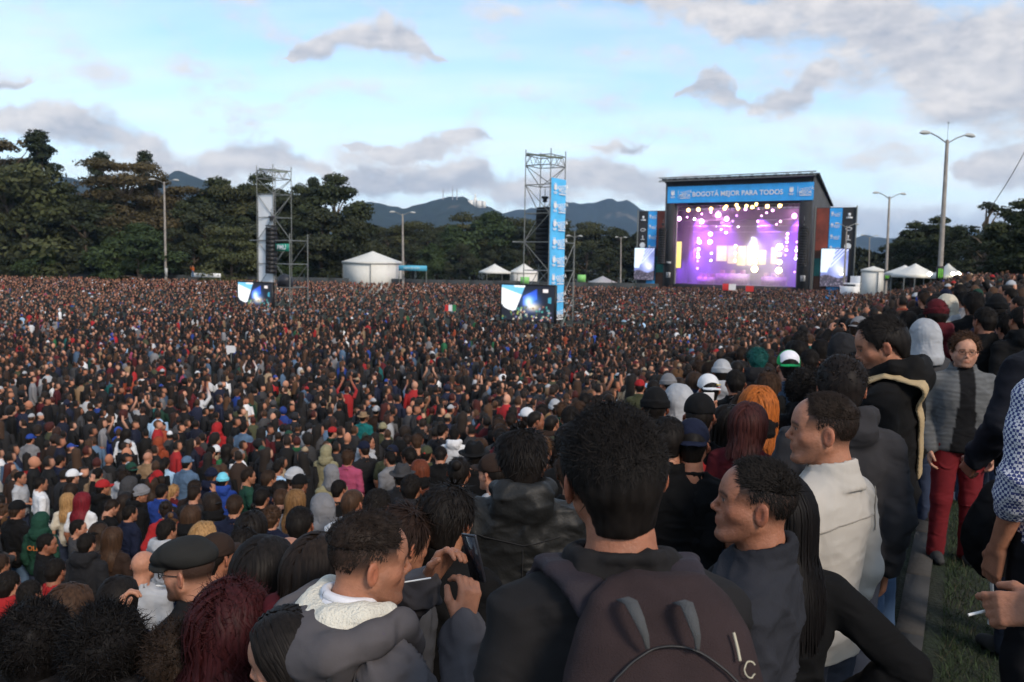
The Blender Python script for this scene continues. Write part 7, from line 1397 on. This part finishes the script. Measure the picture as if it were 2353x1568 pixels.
# 7 person with tied hair behind the phone
seam(h6, 'hoodie', [(-.18, 1.33), (0, 1.30), (.18, 1.33)]); seam(h6, 'hoodie', [(0, 1.28), (0, 1.1), (0, .9)])
h7 = hero(930, 1245, 3.1, -52, 'person in grey jacket directly behind the raised phone', dict(pitch=-14), 0, None, 0, join(hair_cap(.014, noise=.004, side=-.02, nape=-.075), tufts(1400, 91, flat_back, .06, .006, off=.006), tail_vf()), (.022, .013, .010), 'jacket', (.05, .05, .055), .022, fem=1, broad=.9, seed=51)
# 8 flat cap, glasses, hand to the mouth
fc = dict(yaw=10, pitch=-4, l=[(-.176, -.02, 1.362), (-.25, .16, 1.17), (-.11, .27, 1.40), (.35, .05, 1)])
h8 = hero(432, 1312, 3.45, 72, 'person in black flat cap and glasses smoking with hand at mouth', fc, 2, lambda y: np.where(y < -.02, -.05, .0), .75, None, HB, 'jacket', (.012, .012, .013), .026, .012, hands='l', hh=.0055, seed=61, curl=dict(l=.95), pn=dict(l=(.6, -.8, 0)), fat=.006)
on_head(hat_mesh('flat_cap'), 'flat_cap', h8, fc, (.020, .020, .019))
def glasses(e, pose, m):
    M, c = head_M(pose); mb = MB()
    for s in (-1, 1):
        t = np.linspace(0, 2 * np.pi, 17); mb.tube(np.stack((s * .033 + .024 * np.cos(t), .099 - .006 * np.cos(t) * s + 0 * t, .001 + .018 * np.sin(t)), -1), .0022, 5, False); mb.tube([(s * .057, .094, .006), (s * .078, .05, .008), (s * .082, -.005, .006)], .002, 5)
    mb.tube([(-.01, .103, .004), (.01, .103, .004)], .002, 5); o = mb.build('glasses', m, e, True); o.matrix_local = Matrix.Translation(c) @ Matrix(M.tolist()).to_4x4()
GLM = mat('glasses_frame', (.015, .014, .014), .3); glasses(h8, fc, GLM)
_m = W_of(h8, head_M(fc)[1] + head_M(fc)[0] @ np.array((0, .086, -.066))); _d = np.array((-math.sin(R(80)), math.cos(R(80)), 0)); mb = MB(); mb.tube([_m, _m + _d * .06], .004, 6); tag(mb.build('cigarette', mat('white_paper', (.8, .8, .78), .6)), 'cigarette in the mouth of the person in the flat cap', 'cigarette')
# 9 woman at the bottom edge
h9 = hero(655, 1512, 2.15, 72, 'person at the bottom edge looking down left, face half hidden', dict(pitch=-14, yaw=22), 2, None, 0, join(hair_cap(.012, side=-.07, nape=-.11, noise=.002, front=.052), strands(2600, 101, .40, .0046, 9, front=.05, spread=.016)), HB, 'jacket', (.016, .015, .017), .02, fem=1, broad=.9, hh=.0045, seed=71)
def curls(seed, n=4200, off=.04, ln=.06, th=.05): return join(hair_cap(th, side=-.09, nape=-.12, noise=.018, nscale=24, seed=seed), tufts(n, seed, radial, ln, .0030, off=off, curl=.8, nseg=4, side=-.09, nape=-.13, front=.05))
h10 = hero(540, 1440, 2.7, -15, 'person in dark plum top at the bottom between flat cap and parka', {}, 0, None, 0, join(curls(111, 2800, .035, .06, .04), strands(1000, 112, .34, .008, 8, wave=.028, spread=.05, wfreq=70)), (.034, .008, .009), 'jacket', (.02, .014, .016), .02, fem=1, broad=.9, seed=81)
h11 = hero(250, 1495, 2.8, -5, 'person in black hoodie at the bottom, below left of the flat cap', {}, 3, None, .2, curls(121), (.007, .006, .006), 'hoodie', (.014, .013, .014), .024, seed=91)
h12 = hero(85, 1480, 2.95, 5, 'person in black jacket in the bottom left corner', {}, 3, None, .2, curls(131, 3000, .03, .055, .038), (.007, .006, .006), 'jacket', (.013, .012, .013), .024, seed=101)
h13 = hero(408, 1515, 2.75, -10, 'person in dark grey jacket low between two bigger heads at bottom left', {}, 1, None, .2, curls(141, 2200, .02, .045, .026), (.022, .014, .010), 'jacket', (.02, .02, .022), .02, seed=102)
h14 = hero(664, 1300, 3.4, 12, 'bareheaded person in dark navy jacket behind the parka hood', dict(pitch=-8), 0, None, .3, None, HB, 'jacket', (.02, .02, .03), .02, seed=103)
h15 = hero(612, 1318, 3.0, -18, 'person in plum coat left of the bareheaded navy jacket behind the parka', dict(pitch=-8), 0, None, 0, join(hair_cap(.014, side=-.07, nape=-.11, noise=.003), strands(1200, 151, .30, .009, 8)), HB, 'jacket', (.03, .012, .018), .02, fem=1, broad=.9, seed=104)
h16 = hero(738, 1322, 2.75, -30, 'person in maroon knit hoodie directly behind the parka wearer', dict(pitch=-6), 0, None, 0, join(hair_cap(.016, side=-.085, nape=-.115, noise=.004), strands(1200, 161, .24, .009, 7, spread=.02)), HD, 'hoodie', (.065, .010, .014), .024, fem=1, broad=.9, seed=105)
# right side
sp_ = dict(yaw=24, pitch=-16)
h17 = hero(2022, 795, 4.0, 52, 'tall person in black hoodie and jeans with a tan shoulder strap', sp_, 0, lambda y: np.where(y < -.03, -.05, .0), .55, join(hair_cap(.013, noise=.005, side=-.005, nape=-.07), tufts(1800, 171, flat_back, .022, .0035, 2, off=.008), top_tufts(1500, 172, .032, .003, .05, quiff, off=.008)), HB, 'hoodie', (.008, .0075, .0075), .024, .012, legs=(.05, .085, .15), seed=111, smax=1.12)
_tv = next(o for o in h17.children if o.name.startswith('hoodie')).data; _co = np.zeros(len(_tv.vertices) * 3, np.float32); _tv.vertices.foreach_get('co', _co); _co = _co.reshape(-1, 3); _Q = []
for t in np.linspace(0, 1, 24):
    x, z = -.115 + .17 * t, 1.445 - .42 * t ** 1.15; nb_ = (np.abs(_co[:, 0] - x) < .022) & (np.abs(_co[:, 2] - z) < .025); _Q.append((x, (_co[nb_, 1].min() if nb_.any() else -.1) - .004, z))
_Q = np.array(_Q); _Q[1:-1, 1] = (_Q[:-2, 1] + 2 * _Q[1:-1, 1] + _Q[2:, 1]) / 4; _Q = np.vstack(([(-.125, .10, 1.37), (-.13, .05, 1.44), (-.128, -.02, 1.475), (-.122, -.07, 1.468)], _Q)); g = G(axis(-.25, .2, .008), axis(-.32, .2, .008), axis(.9, 1.6, .008))
for o in np.linspace(-.026, .026, 7): g.chain(_Q + np.array((o * .9, 0, o * .35)), [.0065] * len(_Q), .006)
v, f = g.pad().net(); sto = empty('shoulder_strap', tuple(h17.location), h17.rotation_euler[2], tuple(h17.scale)); tag(sto, 'wide tan bag strap across the back of the black hoodie', 'strap'); obj('webbing', mesh('webbing', v, f, True, None, mat('tan_webbing', (.42, .31, .17), .8, bump=.5, bscale=300)), sto)
def card(v):
    m = (np.abs(v[:, 0]) < .055 + .10 * np.clip(1.25 - v[:, 2], 0, .4)) & (v[:, 1] > .03); st = .82 + .36 * np.abs(np.sin(v[:, 2] * 95 + 3 * vnoise(v * 8, 2)))
    return np.where(m[:, None], (.008, .008, .009), np.array((.095, .098, .10)) * st[:, None])
h18 = hero(2217, 808, 5.7, 168, 'person in grey knit cardigan, glasses and red trousers facing the camera', dict(yaw=-6), 4, None, .45, join(hair_cap(.020, side=-.02, nape=-.07, noise=.010, front=.055), tufts(1800, 181, radial, .04, .005, off=.012, curl=.6, nseg=4, side=-.01)), (.055, .028, .016), 'jacket', (1, 1, 1), .028, .010, colorf=card, legs=(.13, .012, .016), hem=.72, hands='r', fat=.01, seed=121)
glasses(h18, dict(yaw=-6), mat('amber_frame', (.14, .05, .02), .3))
h19 = hero(1932, 893, 3.5, -12, 'person in dark grey hoodie behind the pale shirt', dict(pitch=-8), 0, None, .3, join(hair_cap(.020, side=-.03, nape=-.085, noise=.010), tufts(1600, 191, messy, .028, .004, off=.012, curl=.3, side=-.02)), (.012, .009, .008), 'hoodie', (.032, .031, .034), .026, seed=131)
h20 = hero(1788, 1182, 2.4, -6, 'person all in black with right elbow out, below the pale shirt', dict(pitch=-5, r=[(.176, -.02, 1.362), (.40, -.10, 1.16), (.20, -.02, 1.0), (-.4, .5, -.6)]), 0, None, 0, join(hair_cap(.013, side=-.08, nape=-.11, noise=.002), strands(2400, 201, .44, .0060, 10, spread=.014)), (.005, .004, .004), 'jacket', (.005, .005, .0055), .018, .012, fem=1, broad=.92, seed=141)
h21 = hero(2405, 728, 4.3, 18, 'person in dark navy jacket cut by the right edge', dict(l=[(-.176, -.02, 1.362), (-.26, -.02, 1.11), (-.23, .14, .92), (.1, .6, -.8)]), 1, None, .4, short_crop(211), HB, 'jacket', (.010, .011, .016), .03, .013, hands='l', curl=1.1, seed=151)
CHK = bpy.data.materials.new('gingham'); CHK.use_nodes = True; _n = CHK.node_tree.nodes; _l = CHK.node_tree.links; _t = _n.new('ShaderNodeTexCoord'); _a = _n.new('ShaderNodeTexChecker'); _a.inputs['Scale'].default_value = 105; _a.inputs['Color1'].default_value = (.55, .56, .60, 1); _a.inputs['Color2'].default_value = (.030, .045, .16, 1); _l.new(_t.outputs['Object'], _a.inputs['Vector']); _l.new(_a.outputs['Color'], _n['Principled BSDF'].inputs['Base Color']); _n['Principled BSDF'].inputs['Roughness'].default_value = .85
h22 = hero(2492, 742, 3.05, 8, 'person in navy and white gingham shirt at the right edge', {}, 0, None, .3, short_crop(221), HB, 'shirt', (1, 1, 1), .024, .012, tm=CHK, sleeve=.35, legs=(.01, .01, .012), hands='l', seed=161)
lt = dict(l=[(-.176, -.02, 1.362), (-.25, .02, 1.08), (-.20, .27, .99), (.15, 1, -.22)])
h23 = hero(2740, 745, 2.15, 66, 'person in black leather jacket whose hand with cigarette enters at right', lt, 0, None, .3, short_crop(231), HB, 'jacket', (.010, .010, .011), .022, .012, tm=SHINY, hands='l', legs=(.05, .085, .15), seed=171, curl=dict(l=[.55, .85, .95, 1.0]), pn=dict(l=(.9, 0, -.5)))
_hc = W_of(h23, np.array((-.148, .376, .947))); mb = MB(); mb.tube([_hc, _hc + (-.045, .0, -.012)], .004, 6); tag(mb.build('cigarette', mat('white_paper', (.8, .8, .78), .6)), 'cigarette in the hand at the right edge', 'cigarette')
# black drawstring bag at the right
p = at(2292, 1215, 3.6); g = G(axis(-.22, .22, .012), axis(-.16, .16, .012), axis(-.30, .26, .012)); g.ell((0, 0, -.02), (.15, .09, .20), None, .03).ell((.02, 0, .14), (.10, .06, .08), None, .04); v, f = g.pad().net(); v = folds(v, f, .014, 5, 6, 8); bg = empty('drawstring_bag', tuple(p - (0, 0, .2)), .2); tag(bg, 'black bag with bright blue letters and white cord at right', 'bag'); obj('sack', mesh('sack', v + (0, 0, .2), f, True, None, CLOTH), bg, color=(.008, .008, .009)); put(obj('lettering', TXT('EN', mat('blue_print', (.02, .16, .60), .7)), bg), Matrix.Translation((.03, -.098, .30)) @ Matrix.Rotation(R(90), 4, 'X') @ Matrix.Rotation(R(-12), 4, 'Y') @ Matrix.Scale(.085, 4))
mb = MB(); mb.tube([(-.05, -.07, .30), (-.10, -.11, .18), (-.115, -.12, .0), (-.10, -.12, -.12)], .008, 6).tube([(-.10, -.12, -.11), (-.098, -.12, -.17)], [.014, .02], 6); mb.build('cord', mat('white_cord', (.6, .6, .58), .8), bg, True)
# prints on clothes
def print_on(e, parts, m, name='print'):
    for t, M in parts: o = obj(name, TXT(t, m) if isinstance(t, str) else t, e); o.matrix_local = M
# ------------------------------------------------------------------ the rest of the crowd
mid_people()
def find(lbl): return next(q[0] for q in PEOPLE if q[4] and q[4].startswith(lbl))
def back_print(e, txt, size, z, col, y=-.150):
    o = obj('back_print', TXT(txt, mat('print_%s' % txt, col, .8)), e); o.matrix_local = Matrix.Translation((0, y, z)) @ Matrix.Rotation(R(90), 4, 'X') @ Matrix.Scale(size, 4); return o
back_print(find('person with dark green hood up and orange'), 'OLIZ', .10, 1.27, (.55, .16, .03), -.17)
_e = find('person in black cap and black t-shirt'); back_print(_e, 'AC', .05, 1.255, (.6, .6, .6), -.142)
mb = MB(); _t = np.linspace(0, 2 * np.pi, 19)[:-1]; _rr = .048 * (1 + .22 * (np.arange(18) % 2)); mb.add(np.vstack((np.stack((_rr * np.cos(_t), 0 * _t, _rr * np.sin(_t)), -1), [[0, 0, 0]])), None, [[18, i, (i + 1) % 18] for i in range(18)]); mb.add([(-.02, -.002, .01), (-.005, -.002, .012), (-.012, -.002, -.004)], None, [[0, 1, 2]]); o = mb.build('red_print', mat('print_red', (.42, .02, .02), .8), _e); o.location = (.0, -.146, 1.335)
_e = find('person in olive cap'); mb = MB(); mb.box((0, -.122, 1.655), (.03, .004, .02)); mb.build('cap_patch', mat('print_red', (.42, .02, .02), .8), _e)
_e = find('person in white backwards cap'); mb = MB(); mb.box((.045, -.101, 1.668), (.035, .012, .008)); mb.build('cap_patch', mat('print_yellow', (.6, .42, .05), .8), _e); mb = MB(); mb.box((.045, -.104, 1.645), (.04, .012, .006)); mb.build('cap_patch', mat('print_red', (.42, .02, .02), .8), _e); o = obj('cap_print', TXT('BOG', mat('print_dark', (.05, .05, .06), .8)), _e); o.matrix_local = Matrix.Translation((.045, -.116, 1.655)) @ Matrix.Rotation(R(90), 4, 'X') @ Matrix.Scale(.02, 4)
# two people filming, seen from behind
POSES['phone_left'] = dict(l=[(-.176, -.02, 1.362), (-.26, .12, 1.25), (-.16, .28, 1.50), (.15, .25, 1)])
for dx, dy, c, tc, lab, lb2 in ((1712, 945, (.6, .6, .62), 'brown', 'person in dark brown top holding a white phone up left', 'white phone held up near the white cap'), (1318, 1085, (.45, .45, .47), 'black', 'person in black holding a phone up, mostly hidden by the big head', 'phone held up left of the backpack wearer')):
    e = put_person(dx, dy, 1., 5, lab, Y=5.3 if dx > 1500 else 4.3, pose='phone_left', top='jacket', tcol=K[tc], hair='mop', hcol=HBR); PEOPLE[-1].append((tc, 'jacket', None, None, 'phone')); pw = W_of(e, (-.15, .35, 1.60)); phone_thing(pw, (1, .1, 0), (0, -.1, 1), lb2, True, c, .075, .15)
_p = at(443, 612, 123); _e = person((_p[0], 123., _p[2] - 1.6), 2.6, 1., 'phone', 'shirt', K['orange'], 'short', HB, legs=K['denim']); _e['label'] = 'person in orange top standing above the crowd beside the white sheet'; _e['group'] = 'people watching in the crowd'
mb = MB(); mb.box((0, 0, -.9), (1.2, 1.2, 1.8)); o = mb.build('plinth', KM); o.location = (_p[0], 123., _p[2] - 1.6); tag(o, 'concrete block under the person in orange at far left', 'block')
def fill_crowd():
    r = np.random.default_rng(21); pts = []
    # jittered rows, thinner far away
    for y0, y1, dsp in ((2.9, 18, .60), (18, 45, .70), (45, 75, .82), (75, 131, .92)):
        ys = np.arange(y0, y1, dsp * .87)
        for j, y in enumerate(ys):
            xs = np.arange(-.70 * y - 2, .70 * y + 3, dsp) + (j % 2) * dsp * .5
            pts.append(np.stack((xs + r.normal(size=len(xs)) * dsp * .20, y + r.normal(size=len(xs)) * dsp * .20), -1))
    P = np.vstack(pts); x, y = P[:, 0], P[:, 1]; s = LN[0] * x + LN[1] * y - .27
    ok = (s > np.where(y < 7.5, .35, -7 - .05 * y)) & ~((s < .3) & (y < 7.0))
    q = (P - SO[:2]) @ BV[:2]; ok &= q < -2.6
    ok &= ~((x < 21) & (y > 127.5))
    for A_, c_ in ((A1, c1), (A2, c2)):
        d = P - (A_ + (c_[0] + c_[2]) / 2)[:2]; ok &= ~((np.abs(d @ EV[:2]) < 3.0) & (np.abs(d @ BV[:2]) < 2.4))
    S_ = np.array(SPOTS); near = y < 20
    idx = np.where(near & ok)[0]
    for i in idx:
        if (np.hypot(S_[:, 0] - x[i], S_[:, 1] - y[i]) < .47).any(): ok[i] = False; continue
        pj = proj((x[i], y[i], float(ground(x[i], y[i])) + 1.6)); hw = .30 * FD / y[i]
        far = (S_[:, 4] > y[i] - .1) & (S_[:, 4] < 16) & (np.abs(S_[:, 2] - pj[0]) < hw + .06 * FD / S_[:, 4]) & (S_[:, 3] > pj[1] - .13 * FD / y[i] - .10 * FD / S_[:, 4])
        if far.any(): ok[i] = False
    P = P[ok]; pr = proj(np.column_stack((P, ground(P[:, 0], P[:, 1]) + 1.6))); vis = (pr[:, 0] > -60) & (pr[:, 0] < 2420) & (pr[:, 1] < 1640); P, pr = P[vis], pr[vis]
    return P, pr
FP, FPR = fill_crowd()
order = np.argsort(FP[:, 1]); FP, FPR = FP[order], FPR[order]
NIND = max(0, 300 - len(PEOPLE) - len(HEROES))
def rand_attr(r):
    fem = r.random() < .36; tc = TWN[r.choice(len(TWN), p=TWP)]
    hat = None; hatc = 'black'; u = r.random()
    if u < .10: hat, hatc = 'cap', ['black', 'black', 'navy', 'red', 'grey', 'white', 'dgreen', 'char'][r.integers(8)]
    elif u < .16: hat, hatc = 'beanie', ['black', 'grey', 'maroon', 'char', 'lgrey', 'navy'][r.integers(6)]
    elif u < .20: hat, hatc = 'hood', tc
    top = ['jacket', 'hoodie', 'jacket', 'shirt', 'tee', 'hoodie'][r.integers(6)]
    if hat == 'hood': top = 'hoodie'
    hair = (['long', 'long', 'long_wavy', 'ponytail', 'bob', 'bun', 'long'] if fem else ['short', 'short', 'short2', 'short2', 'mop', 'curly', 'buzz', 'short2'])[r.integers(7 if fem else 8)]
    hc = [HB, HB, HD, HD, HBR, (.03, .018, .012), (.09, .045, .02) if fem else HB, HLB if (fem and r.random() < .25) else HD][r.integers(8)]
    if hat == 'hood': hair = None
    elif hat and not fem: hair = 'buzz'
    pose = ['down', 'down', 'down', 'front', 'pocket', 'pocket', 'look_left', 'look_right', 'down_look', 'front', 'phone', 'up'][min(11, int(r.random() * (11.12)))]
    return fem, tc, top, hair, hc, hat, hatc, pose, int(r.integers(6))
_ra = np.random.default_rng(77)
for i in range(min(NIND, len(FP))):
    fem, tc, top, hair, hc, hat, hatc, pose, tone = rand_attr(_ra); x, y = FP[i]; s = (.93 if fem else 1.0) + _ra.normal() * .03; g = float(ground(x, y))
    e = person((x, y, g), to_stage(x, y) + _ra.normal() * .65, s, pose, top, K[tc], hair, hc, hat, K[hatc], _ra.random() < .35, tone, [K['navy'], K['black'], K['denim'], K['char']][_ra.integers(4)], 1 if fem else 0, .95 + .1 * _ra.random())
    PEOPLE.append([e, FPR[i, 0], FPR[i, 1], y, None, (tc, top, hat, hatc, pose)])
# labels for the rest: what they wear, how they stand, and where in the crowd
PN = dict(down='', front=' with hands in front', pocket=' with hands in pockets', look_left=' looking left', look_right=' looking right', down_look=' looking down', phone=' holding a hand up', up=' with both arms raised', phone_left='')
groups = {}
for q in PEOPLE:
    e, dx, dy, Y, lab, at_ = q[:6]; e['group'] = 'people watching in the crowd'
    if lab: e['label'] = lab; continue
    tc, top, hat, hatc, pose = at_
    hz = ['far left', 'left', 'centre left', 'centre', 'centre right', 'far right'][int(min(5, max(0, dx / 392.2)))]; vz = 'front rows' if Y < 6 else 'near rows' if Y < 9 else 'middle rows' if Y < 13 else 'rear rows'
    hd = '' if not hat else (' and hood up' if hat == 'hood' else ' and %s %s' % (CN[hatc], {'cap': 'cap', 'beanie': 'beanie', 'brim_hat': 'hat'}.get(hat, 'cap')))
    groups.setdefault('person in %s %s%s%s, %s %s' % (CN[tc], {'tee': 't-shirt'}.get(top, top), hd, PN.get(pose, ''), vz, hz), []).append((dx, e))
for base, l in groups.items():
    l.sort(key=lambda t: t[0])
    for i, (dx, e) in enumerate(l): e['label'] = base if len(l) == 1 else base + ', ' + ORD[min(i, 19)]
for e, _, _ in HEROES: e['group'] = 'people watching in the crowd'
# ------------------------------------------------------------------ everybody farther away: one mass
def ring(n, rx, ry, z, cy=0.): a = np.arange(n) / n * 2 * np.pi; return np.stack((rx * np.sin(a), cy + ry * np.cos(a), np.full(n, z)), -1)
def skinrings(rings, closed=True):
    n = len(rings[0]); V = np.vstack(rings); F = []
    for k in range(len(rings) - 1):
        i = np.arange(n); F.append(np.stack((k * n + i, k * n + (i + 1) % n, (k + 1) * n + (i + 1) % n, (k + 1) * n + i), -1))
    F = np.vstack(F)
    if closed: V = np.vstack((V, rings[-1].mean(0))); i = np.arange(n); b = (len(rings) - 1) * n; F = np.vstack((F, np.stack((b + i, b + (i + 1) % n, np.full(n, len(V) - 1), np.full(n, len(V) - 1)), -1)))
    return V, F
def lod_template(kind, lod):
    """figure as rings; slots 0 skin, 1 hair, 2 top, 3 hat"""
    V = []; F = []; S_ = []; n0 = 0
    def addp(v, f, s):
        nonlocal n0; V.append(v); F.append(f + n0); S_.append(np.broadcast_to(s, len(v)).astype(int)); n0 += len(v)
    n = {1: 10, 2: 6, 3: 5}[lod]
    zs = np.linspace(-.95, .97, {1: 8, 2: 4, 3: 3}[lod])
    rg = []
    for z in zs: c = math.sqrt(1 - z * z); rg.append(ring(n, .078 * c, .098 * c, 1.60 + .118 * z, .0 + .012 * (z < -.2)))
    v, f = skinrings(rg); y, z = v[:, 1], v[:, 2] - 1.6
    s = np.where((z > .050) & (y < .078) | (y < (-.005 if lod == 1 else -.03)) & (z > -.06) | (np.abs(v[:, 0]) > .06) & (z > .01) & (y < .02), 1, 0)
    if lod == 1: v[:, 1] += .02 * np.exp(-((v[:, 0] / .02) ** 2 + ((z + .03) / .03) ** 2)) * (y > .06)
    if kind == 'cap': s = np.where(z > .045, 3, s)
    if kind == 'beanie': s = np.where(z > .02, 3, s)
    if kind == 'bald': s[:] = 0
    if kind in ('hood',): s = np.where((y < .04) | (z > .07), 2, 0); v[:, :2] *= np.where(s == 2, 1.25, 1)[:, None]; v[:, 2] += (s == 2) * .02
    addp(v, f, s)
    if kind == 'cap' and lod == 1: addp(np.array([(-.07, .07, 1.652), (.07, .07, 1.652), (.05, .165, 1.64), (-.05, .165, 1.64)]), np.array([[0, 1, 2, 3]]), 3)
    if kind == 'long':
        v, f = skinrings(([] if lod == 3 else [ring(n, .10, .06, 1.30, -.10)]) + [ring(n, .092, .075, 1.45, -.06), ring(n, .092, .09, 1.58, -.035), ring(n, .080, .085, 1.68, -.03)]); addp(v, f, 1)
    if kind == 'curly':
        v, f = skinrings([ring(n, .08, .07, 1.53, -.05), ring(n, .108, .115, 1.61, -.03), ring(n, .10, .11, 1.69, -.02), ring(n, .05, .06, 1.745, -.01)]); addp(v, f, 1)
    if lod == 1: addp(*skinrings([ring(8, .055, .055, 1.42, -.02), ring(8, .05, .05, 1.52, -.02)], False), 0)
    pr = [(.80, .18, .13), (1.15, .185, .125), (1.34, .20, .12), (1.44, .125, .085), (1.49, .065, .065)] if lod == 1 else [(1.0, .20, .13), (1.36, .215, .12), (1.48, .08, .075)][0 if lod == 2 else 1:]
    addp(*skinrings([ring(n, a, b, z, -.01) for z, a, b in pr]), 2)
    if lod == 1 or kind == 'arms':
        m = 5 if lod == 1 else 3
        for sx in (-1, 1):
            if kind == 'arms': P = [(sx * .20, -.01, 1.36), (sx * .27, .10, 1.58), (sx * .12, .12, 1.86)]
            elif kind == 'front': P = [(sx * .20, -.01, 1.38), (sx * .25, .03, 1.12), (sx * .06, .22, 1.15)]
            else: P = [(sx * .195, -.02, 1.38), (sx * .24, -.03, 1.12), (sx * .225, .05, .88)]
            b = MB(); b.tube(P, [.062, .05, .035], m, False); addp(np.vstack(b.v), np.vstack(b.q), np.repeat([2, 2, 0 if kind in ('arms', 'front') else 2], m))
            if kind in ('arms', 'front') and lod == 1: b = MB(); e_ = np.array(P[2]); b.tube([e_, e_ + (np.array((0, 0, .14)) if kind == 'arms' else (-sx * .1, .02, 0))], [.034, .03], 5); addp(np.vstack(b.v), np.vstack(b.q), 0)
    return np.vstack(V), np.vstack(F), np.concatenate(S_)
def mass(P, lod, r, thin):
    kinds = ['short', 'short', 'short', 'short', 'long', 'long', 'long', 'cap', 'beanie', 'hood', 'curly', 'front', 'front', 'arms', 'bald'] ; pw = np.array([9, 9, 9, 8, 7, 7, 6, 5, 3, 3.5, 4, 6, 6, 0.7, 1.2]); pw /= pw.sum(); ki = r.choice(len(kinds), len(P), p=pw)
    TC = np.array([K[t] for t in TWN]); SK = np.array(SKIN); HC_ = np.array([HB, HB, HB, HB, HD, HD, HD, HB, HD, HD, HB, HBR, HBR, (.03, .014, .01), (.07, .035, .018), (.05, .012, .010), HB, HD]); HTC = np.array([K[q] for q in ('black', 'black', 'navy', 'red', 'grey', 'white', 'dgreen', 'lgrey', 'blue', 'maroon', 'beige')])
    VV = []; FF = []; CC = []; n0 = 0
    for k in range(len(kinds)):
        v, f, s = lod_template(kinds[k], lod); I = np.where(ki == k)[0]; m = len(I)
        if not m: continue
        x, y = P[I, 0], P[I, 1]; rz = -np.arctan2(STAGE_C[0] - x, STAGE_C[1] - y) + r.normal(size=m) * .7; sc = .97 + r.normal(size=m) * .045; wd = sc * (.92 + .2 * r.random(m)); lean = r.normal(size=(m, 2)) * .03
        vx = v[None, :, 0] * wd[:, None]; vy = v[None, :, 1] * wd[:, None]; vz = v[None, :, 2] * sc[:, None]; c, sn = np.cos(rz)[:, None], np.sin(rz)[:, None]
        X = vx * c - vy * sn + x[:, None] + lean[:, :1] * vz; Y_ = vx * sn + vy * c + y[:, None] + lean[:, 1:] * vz; Z = vz + ground(x, y)[:, None]
        VV.append(np.stack((X, Y_, Z), -1).reshape(-1, 3)); FF.append((f[None] + (np.arange(m) * len(v))[:, None, None]).reshape(-1, 4) + n0); n0 += m * len(v)
        tc = TC[r.choice(len(TWN), m, p=TWP)] * (.7 + .6 * r.random((m, 1))); sk = SK[r.integers(0, 5, m)] * (1.0 + .45 * r.random((m, 1))); hc = HC_[r.integers(0, 18, m)]; ht = HTC[r.integers(0, 11, m)]
        pal = np.stack((sk, hc, tc, ht), 1); CC.append(pal[:, s].reshape(-1, 3))
    return np.vstack(VV), np.vstack(FF), np.vstack(CC)
def stuff_crowd():
    r = np.random.default_rng(99); Q = FP[NIND:]; a = mass(Q[Q[:, 1] < 31], 1, r, 1); b = mass(Q[(Q[:, 1] >= 31) & (Q[:, 1] < 62)], 2, r, 1); c = mass(Q[Q[:, 1] >= 62], 3, r, 1)
    V = np.vstack((a[0], b[0], c[0])); F = np.vstack((a[1], b[1] + len(a[0]), c[1] + len(a[0]) + len(b[0]))); C = np.vstack((a[2], b[2], c[2])); tri = F[:, 2] == F[:, 3]
    print('crowd', len(Q), 'faces', len(F))
    me = mesh('crowd', V, [F[~tri], F[tri][:, :3]], True, C, mat('crowd_cloth_and_skin', src='attr', rough=.8, spec=.25)); return me
tag(obj('crowd', stuff_crowd()), 'dense mass of far spectators filling the field towards the stage', 'crowd', None, 'stuff')
# ------------------------------------------------------------------ the air
HZM = bpy.data.materials.new('haze'); HZM.use_nodes = True; HZM.node_tree.nodes.clear(); _o = HZM.node_tree.nodes.new('ShaderNodeOutputMaterial'); _v = HZM.node_tree.nodes.new('ShaderNodeVolumePrincipled')
_v.inputs['Density'].default_value = 1.0e-4; _v.inputs['Color'].default_value = (.50, .72, 1, 1); _v.inputs['Anisotropy'].default_value = .1; HZM.node_tree.links.new(_v.outputs[0], _o.inputs['Volume'])
mb = MB(); mb.box((0, 1500, 182), (19000, 10400, 510)); tag(mb.build('haze', HZM), 'thin blue haze in the air towards the mountains', 'haze', None, 'stuff')
